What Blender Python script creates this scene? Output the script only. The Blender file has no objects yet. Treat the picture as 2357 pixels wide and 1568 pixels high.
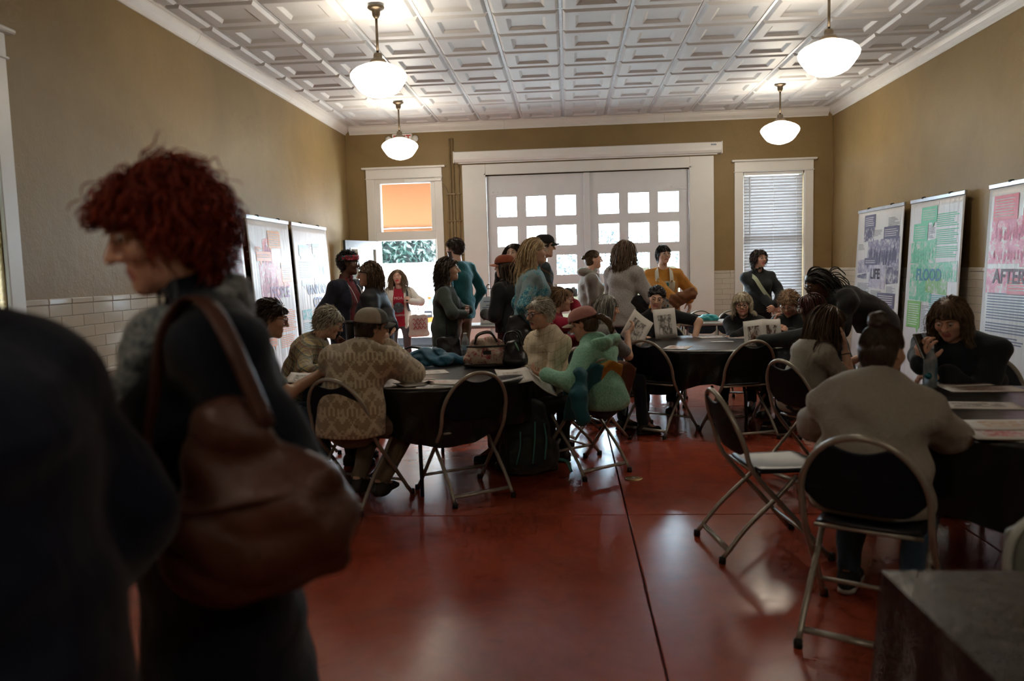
import bpy, bmesh, math, random
import numpy as np
from mathutils import Vector, Matrix
random.seed(7)
rng = np.random.default_rng(7)
PI = math.pi
SC = bpy.context.scene
COL = SC.collection
# ------------------------------------------------------------------ camera
EYE = 1.45
FPX = 1819.145
YAW, PITCH, ROLL = 0.0722957, 0.0898017, -0.0283053
def cam_basis():
    fw = np.array([-math.sin(YAW)*math.cos(PITCH), math.cos(YAW)*math.cos(PITCH), -math.sin(PITCH)])
    ri = np.array([math.cos(YAW), math.sin(YAW), 0.0])
    up = np.cross(ri, fw)
    return (math.cos(ROLL)*ri + math.sin(ROLL)*up, -math.sin(ROLL)*ri + math.cos(ROLL)*up, fw)
CR, CU, CF = cam_basis()
cam_d = bpy.data.cameras.new('camera')
cam = bpy.data.objects.new('camera', cam_d)
COL.objects.link(cam)
cam_d.sensor_width = 36.0
cam_d.lens = FPX/2357*36.0
cam_d.clip_start = 0.05
cam.matrix_world = Matrix([[CR[0], CU[0], -CF[0], 0], [CR[1], CU[1], -CF[1], 0], [CR[2], CU[2], -CF[2], EYE], [0, 0, 0, 1]])
cam_d.dof.use_dof = True
cam_d.dof.focus_distance = 8.2
cam_d.dof.aperture_fstop = 1.9
SC.camera = cam
def at(x, y, Y):
    """room point at depth Y seen at photograph position (x, y)"""
    d = (x-1178.5)/FPX*CR - (y-784)/FPX*CU + CF
    p = d*Y/d[1]
    return np.array([p[0], p[1], p[2]+EYE])
def atz(x, y, z):
    d = (x-1178.5)/FPX*CR - (y-784)/FPX*CU + CF
    p = d*(z-EYE)/d[2]
    return np.array([p[0], p[1], z])
# ------------------------------------------------------------------ world, sun, exposure
W = bpy.data.worlds.new('sky'); SC.world = W
W.use_nodes = True
_n = W.node_tree.nodes; _bg = _n['Background']
_bg.inputs['Color'].default_value = (0.82, 0.90, 1.0, 1)
_bg.inputs['Strength'].default_value = 34.0
sun_d = bpy.data.lights.new('sun', 'SUN'); sun_d.energy = 16.0; sun_d.angle = 0.02; sun_d.color = (1, .95, .86)
sun = bpy.data.objects.new('sun', sun_d); COL.objects.link(sun)
sun.rotation_euler = Vector((0.45, 0.35, -1.0)).to_track_quat('-Z', 'Y').to_euler()
SC.view_settings.view_transform = 'Standard'
SC.view_settings.look = 'None'
SC.view_settings.gamma = 1.0
SC.view_settings.use_curve_mapping = False
SC.view_settings.exposure = 0.72
try:
    SC.cycles.use_denoising = True
    SC.cycles.max_bounces = 6
    SC.cycles.glossy_bounces = 3
    SC.cycles.transmission_bounces = 4
    SC.cycles.use_adaptive_sampling = True
    SC.cycles.adaptive_threshold = 0.04
    SC.cycles.adaptive_min_samples = 12
    SC.cycles.diffuse_bounces = 3
    SC.cycles.transparent_max_bounces = 16
    SC.cycles.sample_clamp_indirect = 6.0
    SC.cycles.caustics_reflective = False
    SC.cycles.caustics_refractive = False
except Exception:
    pass
def portal(name, c, w, h, rot):
    l = bpy.data.lights.new(name, 'AREA'); l.shape = 'RECTANGLE'; l.size = w; l.size_y = h
    l.cycles.is_portal = True
    o = bpy.data.objects.new(name, l); COL.objects.link(o); o.location = c; o.rotation_euler = rot
portal('portal_double_door', (0.31, 12.2, 1.5), 3.1, 2.9, (-PI/2, 0, 0))
portal('portal_door', (-2.42, 12.2, 1.4), .95, 2.8, (-PI/2, 0, 0))
portal('portal_window', (3.03, 12.2, 1.75), .9, 2.1, (-PI/2, 0, 0))
portal('portal_side_window', (-3.5, 3.9, 1.95), 1.1, 1.9, (0, PI/2, 0))
# ------------------------------------------------------------------ materials
MATS = {}
def rgb(r, g, b):
    f = lambda c: ((c/255+.055)/1.055)**2.4 if c > 10 else c/255/12.92
    return (f(r), f(g), f(b))
class NT:
    """tiny node helper"""
    def __init__(s, name):
        s.m = bpy.data.materials.new(name); s.m.use_nodes = True
        s.t = s.m.node_tree; s.n = s.t.nodes; s.b = s.n['Principled BSDF']; s.out = s.n['Material Output']
    def node(s, typ, **kw):
        n = s.n.new(typ)
        for k, v in kw.items():
            if k in n.inputs.keys(): n.inputs[k].default_value = v
            else: setattr(n, k, v)
        return n
    def link(s, a, b): s.t.links.new(a, b); return b
    def co(s, kind='Object', scale=None, rot=None):
        c = s.node('ShaderNodeTexCoord').outputs[kind]
        if scale is None and rot is None: return c
        mp = s.node('ShaderNodeMapping')
        if scale is not None: mp.inputs['Scale'].default_value = scale if hasattr(scale, '__len__') else (scale,)*3
        if rot is not None: mp.inputs['Rotation'].default_value = rot
        s.link(c, mp.inputs['Vector']); return mp.outputs['Vector']
    def noise(s, vec, scale, detail=3, rough=.55, dist=0):
        n = s.node('ShaderNodeTexNoise', Scale=scale, Detail=detail, Roughness=rough, Distortion=dist)
        s.link(vec, n.inputs['Vector']); return n
    def ramp(s, fac, stops, interp='LINEAR'):
        r = s.node('ShaderNodeValToRGB'); r.color_ramp.interpolation = interp
        e = r.color_ramp.elements
        while len(e) < len(stops): e.new(.5)
        for i, (p, c) in enumerate(stops):
            e[i].position = p; e[i].color = (*c, 1) if len(c) == 3 else c
        s.link(fac, r.inputs['Fac']); return r.outputs['Color']
    def mix(s, fac, a, b, mode='MIX'):
        m = s.node('ShaderNodeMix', data_type='RGBA', blend_type=mode)
        for i, v in ((0, fac), (6, a), (7, b)):
            if hasattr(v, 'is_linked') or isinstance(v, bpy.types.NodeSocket): s.link(v, m.inputs[i])
            else: m.inputs[i].default_value = v if i == 0 else (*v, 1)
        return m.outputs[2]
    def math(s, op, a, b=0.0, c=0.0):
        m = s.node('ShaderNodeMath', operation=op)
        for i, v in enumerate((a, b, c)):
            if isinstance(v, bpy.types.NodeSocket): s.link(v, m.inputs[i])
            else: m.inputs[i].default_value = v
        return m.outputs[0]
    def sep(s, v):
        x = s.node('ShaderNodeSeparateXYZ'); s.link(v, x.inputs[0]); return x.outputs
    def bump(s, h, strength=.2, dist=.01):
        b = s.node('ShaderNodeBump', Strength=strength, Distance=dist)
        s.link(h, b.inputs['Height']); s.link(b.outputs['Normal'], s.b.inputs['Normal'])
    def base(s, c):
        if isinstance(c, bpy.types.NodeSocket): s.link(c, s.b.inputs['Base Color'])
        else: s.b.inputs['Base Color'].default_value = (*c, 1)
    def set(s, **kw):
        for k, v in kw.items():
            s.b.inputs[k.replace('_', ' ')].default_value = v
def mat(name, color, rough=.6, metal=0.0, bump=None, vary=None, spec=None, sheen=0, coat=0, emit=None, alpha=None):
    """plain procedural material: colour with noise variation and fine relief"""
    if name in MATS: return MATS[name]
    t = NT(name)
    t.set(Roughness=rough, Metallic=metal)
    if spec is not None: t.b.inputs['Specular IOR Level'].default_value = spec
    if sheen: t.b.inputs['Sheen Weight'].default_value = sheen
    if coat: t.b.inputs['Coat Weight'].default_value = coat; t.b.inputs['Coat Roughness'].default_value = .1
    vs, va = vary or (9.0, .12)
    co = t.co()
    n = t.noise(co, vs, 4)
    lo = tuple(c*(1-va) for c in color); hi = tuple(min(1, c*(1+va)) for c in color)
    t.base(t.ramp(n.outputs['Fac'], [(.3, lo), (.7, hi)]))
    if bump:
        b = t.noise(co, bump[0], 4); t.bump(b.outputs['Fac'], bump[1], bump[2] if len(bump) > 2 else .004)
    if emit: t.b.inputs['Emission Color'].default_value = (*emit[0], 1); t.b.inputs['Emission Strength'].default_value = emit[1]
    MATS[name] = t.m
    return t.m
def fabric(name, color, scale=260, rough=.9, vary=.18, wr=.35, spec=.25):
    """woven cloth: mottled colour, thread relief and soft wrinkles"""
    if name in MATS: return MATS[name]
    t = NT(name); t.set(Roughness=rough, Sheen_Weight=.15)
    t.b.inputs['Specular IOR Level'].default_value = spec
    co = t.co()
    a = t.noise(co, 6, 4); f = t.noise(co, scale, 2)
    c = t.ramp(a.outputs['Fac'], [(.3, tuple(x*(1-vary) for x in color)), (.7, tuple(min(1, x*(1+vary)) for x in color))])
    c = t.mix(.25, c, t.ramp(f.outputs['Fac'], [(.35, tuple(x*.6 for x in color)), (.65, tuple(min(1, x*1.4) for x in color))]))
    t.base(c)
    w = t.noise(t.co(scale=(1, 1, .6)), 14, 3, .6, .8)
    t.bump(t.math('MULTIPLY_ADD', f.outputs['Fac'], .12, w.outputs['Fac']), wr, .02)
    MATS[name] = t.m
    return t.m
# ------------------------------------------------------------------ mesh helpers
def link(o, parent=None):
    COL.objects.link(o)
    if parent is not None: o.parent = parent
    return o
def mesh_np(name, V, F, mats=(), smooth=True, midx=None):
    """mesh from numpy arrays: V (n,3), F (m,3 or 4)"""
    V = np.ascontiguousarray(V, np.float32); F = np.ascontiguousarray(F, np.int32)
    me = bpy.data.meshes.new(name)
    k = F.shape[1]
    me.vertices.add(len(V)); me.vertices.foreach_set('co', V.ravel())
    me.loops.add(F.size); me.loops.foreach_set('vertex_index', F.ravel())
    me.polygons.add(len(F))
    me.polygons.foreach_set('loop_start', np.arange(0, F.size, k, dtype=np.int32))
    me.polygons.foreach_set('loop_total', np.full(len(F), k, np.int32))
    for m in mats: me.materials.append(m)
    if midx is not None: me.polygons.foreach_set('material_index', np.asarray(midx, np.int32))
    me.polygons.foreach_set('use_smooth', np.full(len(F), smooth, bool))
    me.update(calc_edges=True); me.validate()
    return me
class MB:
    """collects simple shapes, then links them as one mesh object"""
    def __init__(s): s.v = []; s.f = []; s.mi = []; s.cur = 0; s.sm = []
    def add(s, vs, fs, smooth=False):
        o = len(s.v); s.v += [tuple(map(float, v)) for v in vs]
        for f in fs: s.f.append(tuple(i+o for i in f)); s.mi.append(s.cur); s.sm.append(smooth)
        return s
    def box(s, lo, hi, M=None):
        x0, y0, z0 = lo; x1, y1, z1 = hi
        vs = [(x0, y0, z0), (x1, y0, z0), (x1, y1, z0), (x0, y1, z0), (x0, y0, z1), (x1, y0, z1), (x1, y1, z1), (x0, y1, z1)]
        if M is not None: vs = [tuple(M @ Vector(v)) for v in vs]
        return s.add(vs, [(3, 2, 1, 0), (4, 5, 6, 7), (0, 1, 5, 4), (1, 2, 6, 5), (2, 3, 7, 6), (3, 0, 4, 7)])
    def bbox(s, lo, hi, b=.004, M=None):
        """box with chamfered edges"""
        bm = bmesh.new(); bmesh.ops.create_cube(bm, size=1)
        for v in bm.verts: v.co = Vector([lo[i]+(v.co[i]+.5)*(hi[i]-lo[i]) for i in range(3)])
        b = min(b, .45*min(hi[i]-lo[i] for i in range(3)))
        bmesh.ops.bevel(bm, geom=bm.edges[:], offset=b, segments=1, affect='EDGES')
        if M is not None: bm.transform(M)
        bm.verts.index_update()
        s.add([v.co for v in bm.verts], [[v.index for v in f.verts] for f in bm.faces]); bm.free(); return s
    def tube(s, pts, r, n=8, closed=False, cap=True, flat=None):
        """round tube along a path; r a number or one per point"""
        P = [Vector(p) for p in pts]; m = len(P)
        rs = r if hasattr(r, '__len__') else [r]*m
        T = []
        for i in range(m):
            a = P[(i-1) % m] if (closed or i > 0) else P[i]; b = P[(i+1) % m] if (closed or i < m-1) else P[i]
            d = b-a; T.append(d.normalized() if d.length > 1e-9 else Vector((0, 0, 1)))
        u = T[0].orthogonal().normalized(); vs = []
        for i in range(m):
            u = (u - T[i]*u.dot(T[i]))
            u = u.normalized() if u.length > 1e-6 else T[i].orthogonal().normalized()
            w = T[i].cross(u)
            for k in range(n):
                a = 2*PI*k/n
                vs.append(P[i] + (u*math.cos(a) + w*math.sin(a)*(flat or 1))*rs[i])
        fs = []
        for i in range(m if closed else m-1):
            j = (i+1) % m
            for k in range(n): fs.append((i*n+k, i*n+(k+1) % n, j*n+(k+1) % n, j*n+k))
        if cap and not closed: fs += [tuple(range(n-1, -1, -1)), tuple((m-1)*n+k for k in range(n))]
        return s.add(vs, fs, True)
    def lathe(s, prof, n=24, c=(0, 0, 0), cap=True):
        """turned shape from (r, z) pairs"""
        vs = []; m = len(prof)
        for r, z in prof:
            for k in range(n):
                a = 2*PI*k/n; vs.append((c[0]+r*math.cos(a), c[1]+r*math.sin(a), c[2]+z))
        fs = [(i*n+k, i*n+(k+1) % n, (i+1)*n+(k+1) % n, (i+1)*n+k) for i in range(m-1) for k in range(n)]
        if cap: fs += [tuple(range(n-1, -1, -1)), tuple((m-1)*n+k for k in range(n))]
        return s.add(vs, fs, True)
    def prism(s, poly, z0, z1, M=None):
        """polygon in xy extruded along z"""
        n = len(poly)
        vs = [(x, y, z0) for x, y in poly] + [(x, y, z1) for x, y in poly]
        if M is not None: vs = [tuple(M @ Vector(v)) for v in vs]
        return s.add(vs, [tuple(range(n-1, -1, -1)), tuple(range(n, 2*n))] + [(i, (i+1) % n, n+(i+1) % n, n+i) for i in range(n)])
    def grid(s, fn, nu, nv, smooth=True, closed_u=False):
        vs = [fn(i/nu, j/nv) for j in range(nv+1) for i in range(nu+(0 if closed_u else 1))]
        w = nu if closed_u else nu+1
        fs = [(j*w+i, j*w+(i+1) % w, (j+1)*w+(i+1) % w, (j+1)*w+i) for j in range(nv) for i in range(nu)]
        return s.add(vs, fs, smooth)
    def use(s, i): s.cur = i; return s
    def mesh(s, name, mats):
        me = bpy.data.meshes.new(name); me.from_pydata(s.v, [], s.f)
        for m in (mats if isinstance(mats, (list, tuple)) else [mats]): me.materials.append(m)
        me.polygons.foreach_set('material_index', s.mi); me.polygons.foreach_set('use_smooth', s.sm)
        me.update(); return me
    def build(s, name, mats, parent=None, loc=None, rz=None, solid=None):
        o = bpy.data.objects.new(name, s.mesh(name, mats)); link(o, parent)
        if loc is not None: o.location = loc
        if rz is not None: o.rotation_euler = (0, 0, rz)
        if solid: md = o.modifiers.new('solid', 'SOLIDIFY'); md.thickness = solid; md.offset = 0
        return o
def tag(o, label=None, cat=None, group=None, kind=None):
    if label: o['label'] = label
    if cat: o['category'] = cat
    if group: o['group'] = group
    if kind: o['kind'] = kind
    return o
def empty(name, loc=(0, 0, 0), rz=0, label=None, cat=None, group=None):
    o = bpy.data.objects.new(name, None); link(o); o.location = loc; o.rotation_euler = (0, 0, rz); o.empty_display_size = .1
    return tag(o, label, cat, group)
def obj(name, me, parent=None, loc=None, rz=None):
    o = bpy.data.objects.new(name, me); link(o, parent)
    if loc is not None: o.location = loc
    if rz is not None: o.rotation_euler = (0, 0, rz)
    return o
def dup(root, loc, rz, label=None, group=None):
    def cp(o, par):
        c = o.copy(); COL.objects.link(c); c.parent = par
        for ch in list(o.children): cp(ch, c)
        return c
    r = cp(root, None); r.location = loc; r.rotation_euler = (0, 0, rz)
    return tag(r, label, None, group)
def text_mesh(body, size, m, align='LEFT', ext=.0006, bold=0.0, sx=1.0, shear=0.0):
    c = bpy.data.curves.new('lettering', 'FONT'); c.body = body; c.size = size; c.align_x = align
    c.extrude = ext; c.offset = bold; c.resolution_u = 3; c.shear = shear
    o = bpy.data.objects.new('lettering', c); COL.objects.link(o)
    bpy.context.view_layer.update()
    me = bpy.data.meshes.new_from_object(o.evaluated_get(bpy.context.evaluated_depsgraph_get()))
    bpy.data.objects.remove(o); bpy.data.curves.remove(c)
    if sx != 1.0: me.transform(Matrix.Diagonal((sx, 1, 1, 1)))
    me.materials.clear(); me.materials.append(m)
    return me
def struct(o): o['kind'] = 'structure'; return o
# ------------------------------------------------------------------ the room
XL, XR, D, YB, HC = -3.30, 3.867, 11.93, -2.6, 3.66
def wall_paint(name, c):
    t = NT(name); t.set(Roughness=.5)
    t.b.inputs['Specular IOR Level'].default_value = .25
    co = t.co()
    a = t.noise(co, 1.3, 5, .6, .5); b = t.noise(co, 7, 4, .65); d = t.noise(co, 60, 3)
    col = t.ramp(a.outputs['Fac'], [(.3, tuple(x*.86 for x in c)), (.7, tuple(x*1.08 for x in c))])
    col = t.mix(t.ramp(b.outputs['Fac'], [(.62, (0, 0, 0)), (.8, (.25,)*3)]), col, tuple(x*.62 for x in c))
    t.base(col)
    h = t.math('MULTIPLY_ADD', d.outputs['Fac'], .25, b.outputs['Fac'])
    t.bump(h, .30, .02); MATS[name] = t.m
    return t.m
M_wall = wall_paint('olive_tan_wall_paint', (.268, .183, .080))
M_white = mat('white_satin_trim_paint', (.80, .80, .78), .38, bump=(30, .05), vary=(4, .025))
M_ceil = mat('white_ceiling_vinyl', (.585, .585, .59), .45, bump=(300, .04), vary=(4, .04))
M_grid = mat('white_grid_metal', (.66, .68, .72), .3)
M_crown = mat('white_crown_paint', (.76, .75, .73), .38, bump=(20, .05), vary=(4, .03))
def tile_mat():
    t = NT('cream_glazed_tile'); t.set(Roughness=.12)
    co = t.co('Object'); inf = t.node('ShaderNodeObjectInfo')
    n = t.noise(co, 3, 3)
    c = t.ramp(n.outputs['Fac'], [(.3, (.56, .515, .43)), (.7, (.66, .61, .52))])
    t.base(t.mix(.12, c, inf.outputs['Random'], 'MULTIPLY'))
    w = t.noise(co, 18, 2); t.bump(w.outputs['Fac'], .08, .004)
    MATS['tile'] = t.m; return t.m
M_tile = tile_mat()
M_grout = mat('grey_grout', (.25, .23, .20), .9)
def floor_mat():
    t = NT('red_stained_polished_concrete')
    co = t.co()
    a = t.noise(co, 1.1, 6, .62, .9); b = t.noise(co, 5.5, 5, .65, 1.2); d = t.noise(co, 38, 3)
    c = t.ramp(a.outputs['Fac'], [(.25, (.230, .036, .017)), (.5, (.345, .058, .026)), (.75, (.42, .085, .042))])
    c = t.mix(t.ramp(b.outputs['Fac'], [(.45, (0, 0, 0)), (.75, (.45,)*3)]), c, (.15, .040, .027))
    c = t.mix(t.ramp(d.outputs['Fac'], [(.6, (0, 0, 0)), (.85, (.15,)*3)]), c, (.28, .09, .055))
    t.base(c)
    r = t.math('MULTIPLY_ADD', b.outputs['Fac'], .20, .11)
    t.link(r, t.b.inputs['Roughness'])
    t.b.inputs['Specular IOR Level'].default_value = .5
    h = t.noise(co, 9, 4); t.bump(h.outputs['Fac'], .06, .01)
    MATS['floor'] = t.m; return t.m
M_floor = floor_mat()
# floor: dark bed with sawn slabs on top
fl = struct(MB().box((XL-.2, YB-.2, -.25), (XR+.2, D+.2, -.012)).build('floor', mat('dark_joint_filler', (.02, .012, .01), .9)))
xs = [XL-.1, -1.455, .32, 2.095, XR+.1]; ys = [YB-.1, 1.0, 4.55, 8.1, D+.12]
for i in range(4):
    for j in range(4):
        MB().bbox((xs[i]+.004, ys[j]+.004, -.02), (xs[i+1]-.004, ys[j+1]-.004, 0), .003).build('floor_slab', M_floor, fl)
# floor outlet cover
t_ = empty('floor_outlet_cover', (.42, 5.34, 0), 0, 'round brass floor outlet cover beside the sawn floor joint', 'outlet')
MB().lathe([(.062, 0), (.062, .003), (.055, .005), (.001, .005)], 28).build('cover_plate', mat('worn_brass', (.42, .28, .12), .35, 1), t_)
MB().lathe([(.012, .005), (.012, .007), (.001, .007)], 12).build('screw', mat('dull_steel', (.35, .34, .32), .4, 1), t_)
# walls (the back wall stands in pieces round its three openings)
wb = struct(MB().box((XL-.25, D, 0), (-2.88, D+.25, HC+.1)).box((-1.96, D, 0), (-1.19, D+.25, HC+.1)).box((1.81, D, 0), (2.59, D+.25, HC+.1))
      .box((3.46, D, 0), (XR+.25, D+.25, HC+.1)).box((-2.88, D, 2.83), (-1.96, D+.25, HC+.1)).box((-1.19, D, 2.86), (1.81, D+.25, HC+.1))
      .box((2.59, D, 2.77), (3.46, D+.25, HC+.1)).box((2.59, D, 0), (3.46, D+.25, .78)).build('wall_back', M_wall))
WY0, WY1, WZ0, WZ1 = 3.36, 4.44, 1.0, 2.77
wl = struct(MB().box((XL-.25, YB-.25, 0), (XL, WY0, HC+.1)).box((XL-.25, WY1, 0), (XL, D+.25, HC+.1)).box((XL-.25, WY0, WZ1), (XL, WY1, HC+.1))
      .box((XL-.25, WY0, 0), (XL, WY1, WZ0)).build('wall_left', M_wall))
wr = struct(MB().box((XR, YB-.25, 0), (XR+.25, D+.25, HC+.1)).build('wall_right', M_wall))
wf = struct(MB().box((XL-.25, YB-.25, 0), (XR+.25, YB, HC+.1)).build('wall_front', M_wall))
# painted-over vertical seam in the back corners
for i, (x, y, s) in enumerate(((XL, D, 1), (XR, D, -1))):
    struct(MB().tube([(x+s*.004, y-.004, 1.34), (x+s*.004, y-.004, 3.55)], .008, 6).build('trim_corner_bead', M_wall))
# ------------------------------------------------------------------ glazed tile wainscot
TW, TH, TZ = .2355, .0775, 1.305
def tile_mesh(w, h, d=.009, b=.003):
    m = MB(); m.bbox((0, -d, 0), (w-.0025, .002, h-.0025), b); return m.mesh('tile', M_tile)
TM = tile_mesh(TW, TH); TMH = tile_mesh(TW/2, TH); TCAP = tile_mesh(TW, .042, .013, .006)
def wainscot(wall, rng_list, P, n_single, single):
    """P(s, z) gives the wall point; rows from the top; pieces outside `single` join one stuff part"""
    singles = []; rest = MB(); gm = MB()
    for (s0, s1) in rng_list:
        z = TZ; row = 0
        while z > 0.02:
            z0 = max(0.0, z-TH); s = s0 - (TW/2 if row % 2 else 0)
            while s < s1-.01:
                a, b = max(s, s0), min(s+TW, s1)
                if b-a > .02: singles.append((a, b, z0, z)) if single((a+b)/2, z) and len(singles) < n_single else rest.box((a+.001, -.009, z0+.001), (b-.001, .002, z-.001))
                s += TW
            z = z0; row += 1
        s = s0
        while s < s1-.01:
            b = min(s+TW, s1)
            if single((s+b)/2, 1.33) and len(singles) < n_single: singles.append((s, b, TZ, TZ+.042))
            else: rest.box((s+.001, -.013, TZ+.001), (b-.001, .002, TZ+.04))
            s += TW
        gm.box((s0, -.005, 0), (s1, .004, TZ+.03))
    for a, b, z0, z1 in singles:
        if z1 > TZ+.01: me = TCAP if abs(b-a-TW) < .004 else tile_mesh(b-a, .042, .013, .006)
        elif abs(b-a-TW) < .004 and z1-z0 > TH-.002: me = TM
        elif abs(b-a-TW/2) < .004 and z1-z0 > TH-.002: me = TMH
        else: me = tile_mesh(b-a, z1-z0)
        o = bpy.data.objects.new('tile', me); link(o, wall); o.matrix_local = P @ Matrix.Translation((a, 0, z0))
    o = rest.build('tile_field', M_tile, wall); o.matrix_local = P.copy(); o['kind'] = 'stuff'
    o = gm.build('grout_bed', M_grout, wall); o.matrix_local = P.copy()
# local frame: x along the wall, -y into the room
ML = Matrix.Translation((XL, 0, 0)) @ Matrix.Rotation(PI/2, 4, 'Z')      # x -> +Y, y -> -X
MR = Matrix.Translation((XR, 0, 0)) @ Matrix.Rotation(-PI/2, 4, 'Z')     # x -> -Y, y -> +X
MK = Matrix.Translation((0, D, 0))
wainscot(wl, [(YB, WY0-.13), (WY1+.13, D-.01)], ML, 290, lambda s, z: 4.6 < s < 11.4 and z > (.8 if s < 6.4 else 1.05))
wainscot(wr, [(-D+.01, -YB)], MR, 290, lambda s, z: -11.95 < s < -7.0 and z > .55 and any(a < -s < b for a, b in ((10.6, 12), (8.9, 9.35), (7.3, 7.95))))
wainscot(wb, [(XL+.01, -3.0), (-1.84, -1.55), (2.165, 2.462), (3.586, XR-.01)], MK, 290, lambda s, z: s > 2.1 and z > .3)
# lower base course left: a wider cream ledge
struct(MB().bbox((XL, 4.45, .80), (XL+.035, 11.9, .835), .008).build('trim_tile_ledge', M_tile))
# ------------------------------------------------------------------ ceiling: lay-in coffered tiles in a T grid
ce = struct(MB().box((XL-.2, YB-.2, HC+.004), (XR+.2, D+.2, HC+.2)).build('ceiling', M_ceil))
GX0, GY0, GS = -.0132, 6.99555, .6096
def coffer(w, l):
    """tile seen from below: bevelled rim dropping under the grid, flat frame, recessed centre"""
    def ring(e, z): return [(e, e, z), (w-e, e, z), (w-e, l-e, z), (e, l-e, z)]
    prof = [(.012, 0), (.018, -.002), (.040, -.024), (.046, -.026)]
    if min(w, l) > .4: prof += [(.128, -.026), (.134, -.024), (.158, -.003), (.164, -.001)]
    vs = []; fs = []
    for e, z in prof: vs += ring(e, z)
    for i in range(len(prof)-1):
        for k in range(4): fs.append((i*4+k, (i+1)*4+k, (i+1)*4+(k+1) % 4, i*4+(k+1) % 4))
    n = (len(prof)-1)*4; fs.append((n+3, n+2, n+1, n)); 
    m = MB(); m.add(vs, fs); return m.mesh('ceiling_tile', M_ceil)
CX = [XL+.07] + [GX0+k*GS for k in range(-5, 7) if XL+.12 < GX0+k*GS < XR-.12] + [XR-.07]
CY = [GY0+k*GS for k in range(-15, 8)] + [D-.10]
CY = [y for y in CY if y > YB]
_tc = {}
for i in range(len(CX)-1):
    for j in range(len(CY)-1):
        w, l = CX[i+1]-CX[i], CY[j+1]-CY[j]
        k = (round(w, 3), round(l, 3))
        if k not in _tc: _tc[k] = coffer(w, l)
        obj('ceiling_tile', _tc[k], ce, (CX[i], CY[j], HC))
for x in CX[1:-1]:
    MB().box((x-.0125, YB, HC-.006), (x+.0125, D-.09, HC+.004)).build('grid_runner', M_grid, ce)
for j, y in enumerate(CY[1:]):
    MB().box((XL+.07, y-.0125, HC-.003), (XR-.07, y+.0125, HC+.004)).build('grid_cross_tee', M_grid, ce)
# crown moulding in lengths
def crown(p0, p1, inward, nseg, n0):
    prof = [(0, -.135), (.012, -.135), (.014, -.118), (.03, -.105), (.052, -.08), (.066, -.05), (.07, -.035), (.084, -.03), (.086, -.012), (.1, -.008), (.1, 0), (0, 0)]
    p0, p1, iw = Vector(p0), Vector(p1), Vector(inward)
    for k in range(nseg):
        a = p0+(p1-p0)*(k/nseg); b = p0+(p1-p0)*((k+1)/nseg); g = (p1-p0).normalized()*.0015
        vs = [a+g+iw*r+Vector((0, 0, z)) for r, z in prof] + [b-g+iw*r+Vector((0, 0, z)) for r, z in prof]
        n = len(prof)
        m = MB(); m.add(vs, [(i, (i+1) % n, n+(i+1) % n, n+i) for i in range(n)] + [tuple(range(n)), tuple(range(2*n-1, n-1, -1))])
        struct(m.build('trim_crown', M_crown))
crown((XL, YB, HC), (XL, D, HC), (1, 0, 0), 6, 0)
crown((XR, YB, HC), (XR, D, HC), (-1, 0, 0), 6, 0)
crown((XL+.07, D, HC), (XR-.07, D, HC), (0, -1, 0), 3, 0)
# ------------------------------------------------------------------ glass
def thin_glass(name, tint=(.93, .97, .98), fres=.12, mesh=False):
    t = NT(name); g = t.node('ShaderNodeBsdfGlossy', Roughness=.02); tr = t.node('ShaderNodeBsdfTransparent')
    tr.inputs['Color'].default_value = (*tint, 1)
    lw = t.node('ShaderNodeLayerWeight', Blend=fres); mx = t.node('ShaderNodeMixShader')
    t.link(lw.outputs['Fresnel'], mx.inputs[0]); t.link(tr.outputs[0], mx.inputs[1]); t.link(g.outputs[0], mx.inputs[2])
    if mesh:      # wire mesh cast in the pane
        c = t.co('Object', 62, (0, 0, PI/4)); s = t.sep(t.co('Object', 58, (0, PI/4, 0)))
        lines = t.math('MAXIMUM', t.math('GREATER_THAN', t.math('FRACT', s[0]), .88), t.math('GREATER_THAN', t.math('FRACT', s[2]), .88))
        df = t.node('ShaderNodeBsdfDiffuse'); df.inputs['Color'].default_value = (.3, .34, .36, 1)
        m2 = t.node('ShaderNodeMixShader'); t.link(t.math('MULTIPLY', lines, .8), m2.inputs[0]); t.link(mx.outputs[0], m2.inputs[1]); t.link(df.outputs[0], m2.inputs[2])
        mx = m2
    t.link(mx.outputs[0], t.out.inputs['Surface']); MATS[name] = t.m; return t.m
M_glass = thin_glass('clear_window_glass'); M_wire = thin_glass('wired_door_glass', (.86, .94, .96), .12, True)
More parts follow.
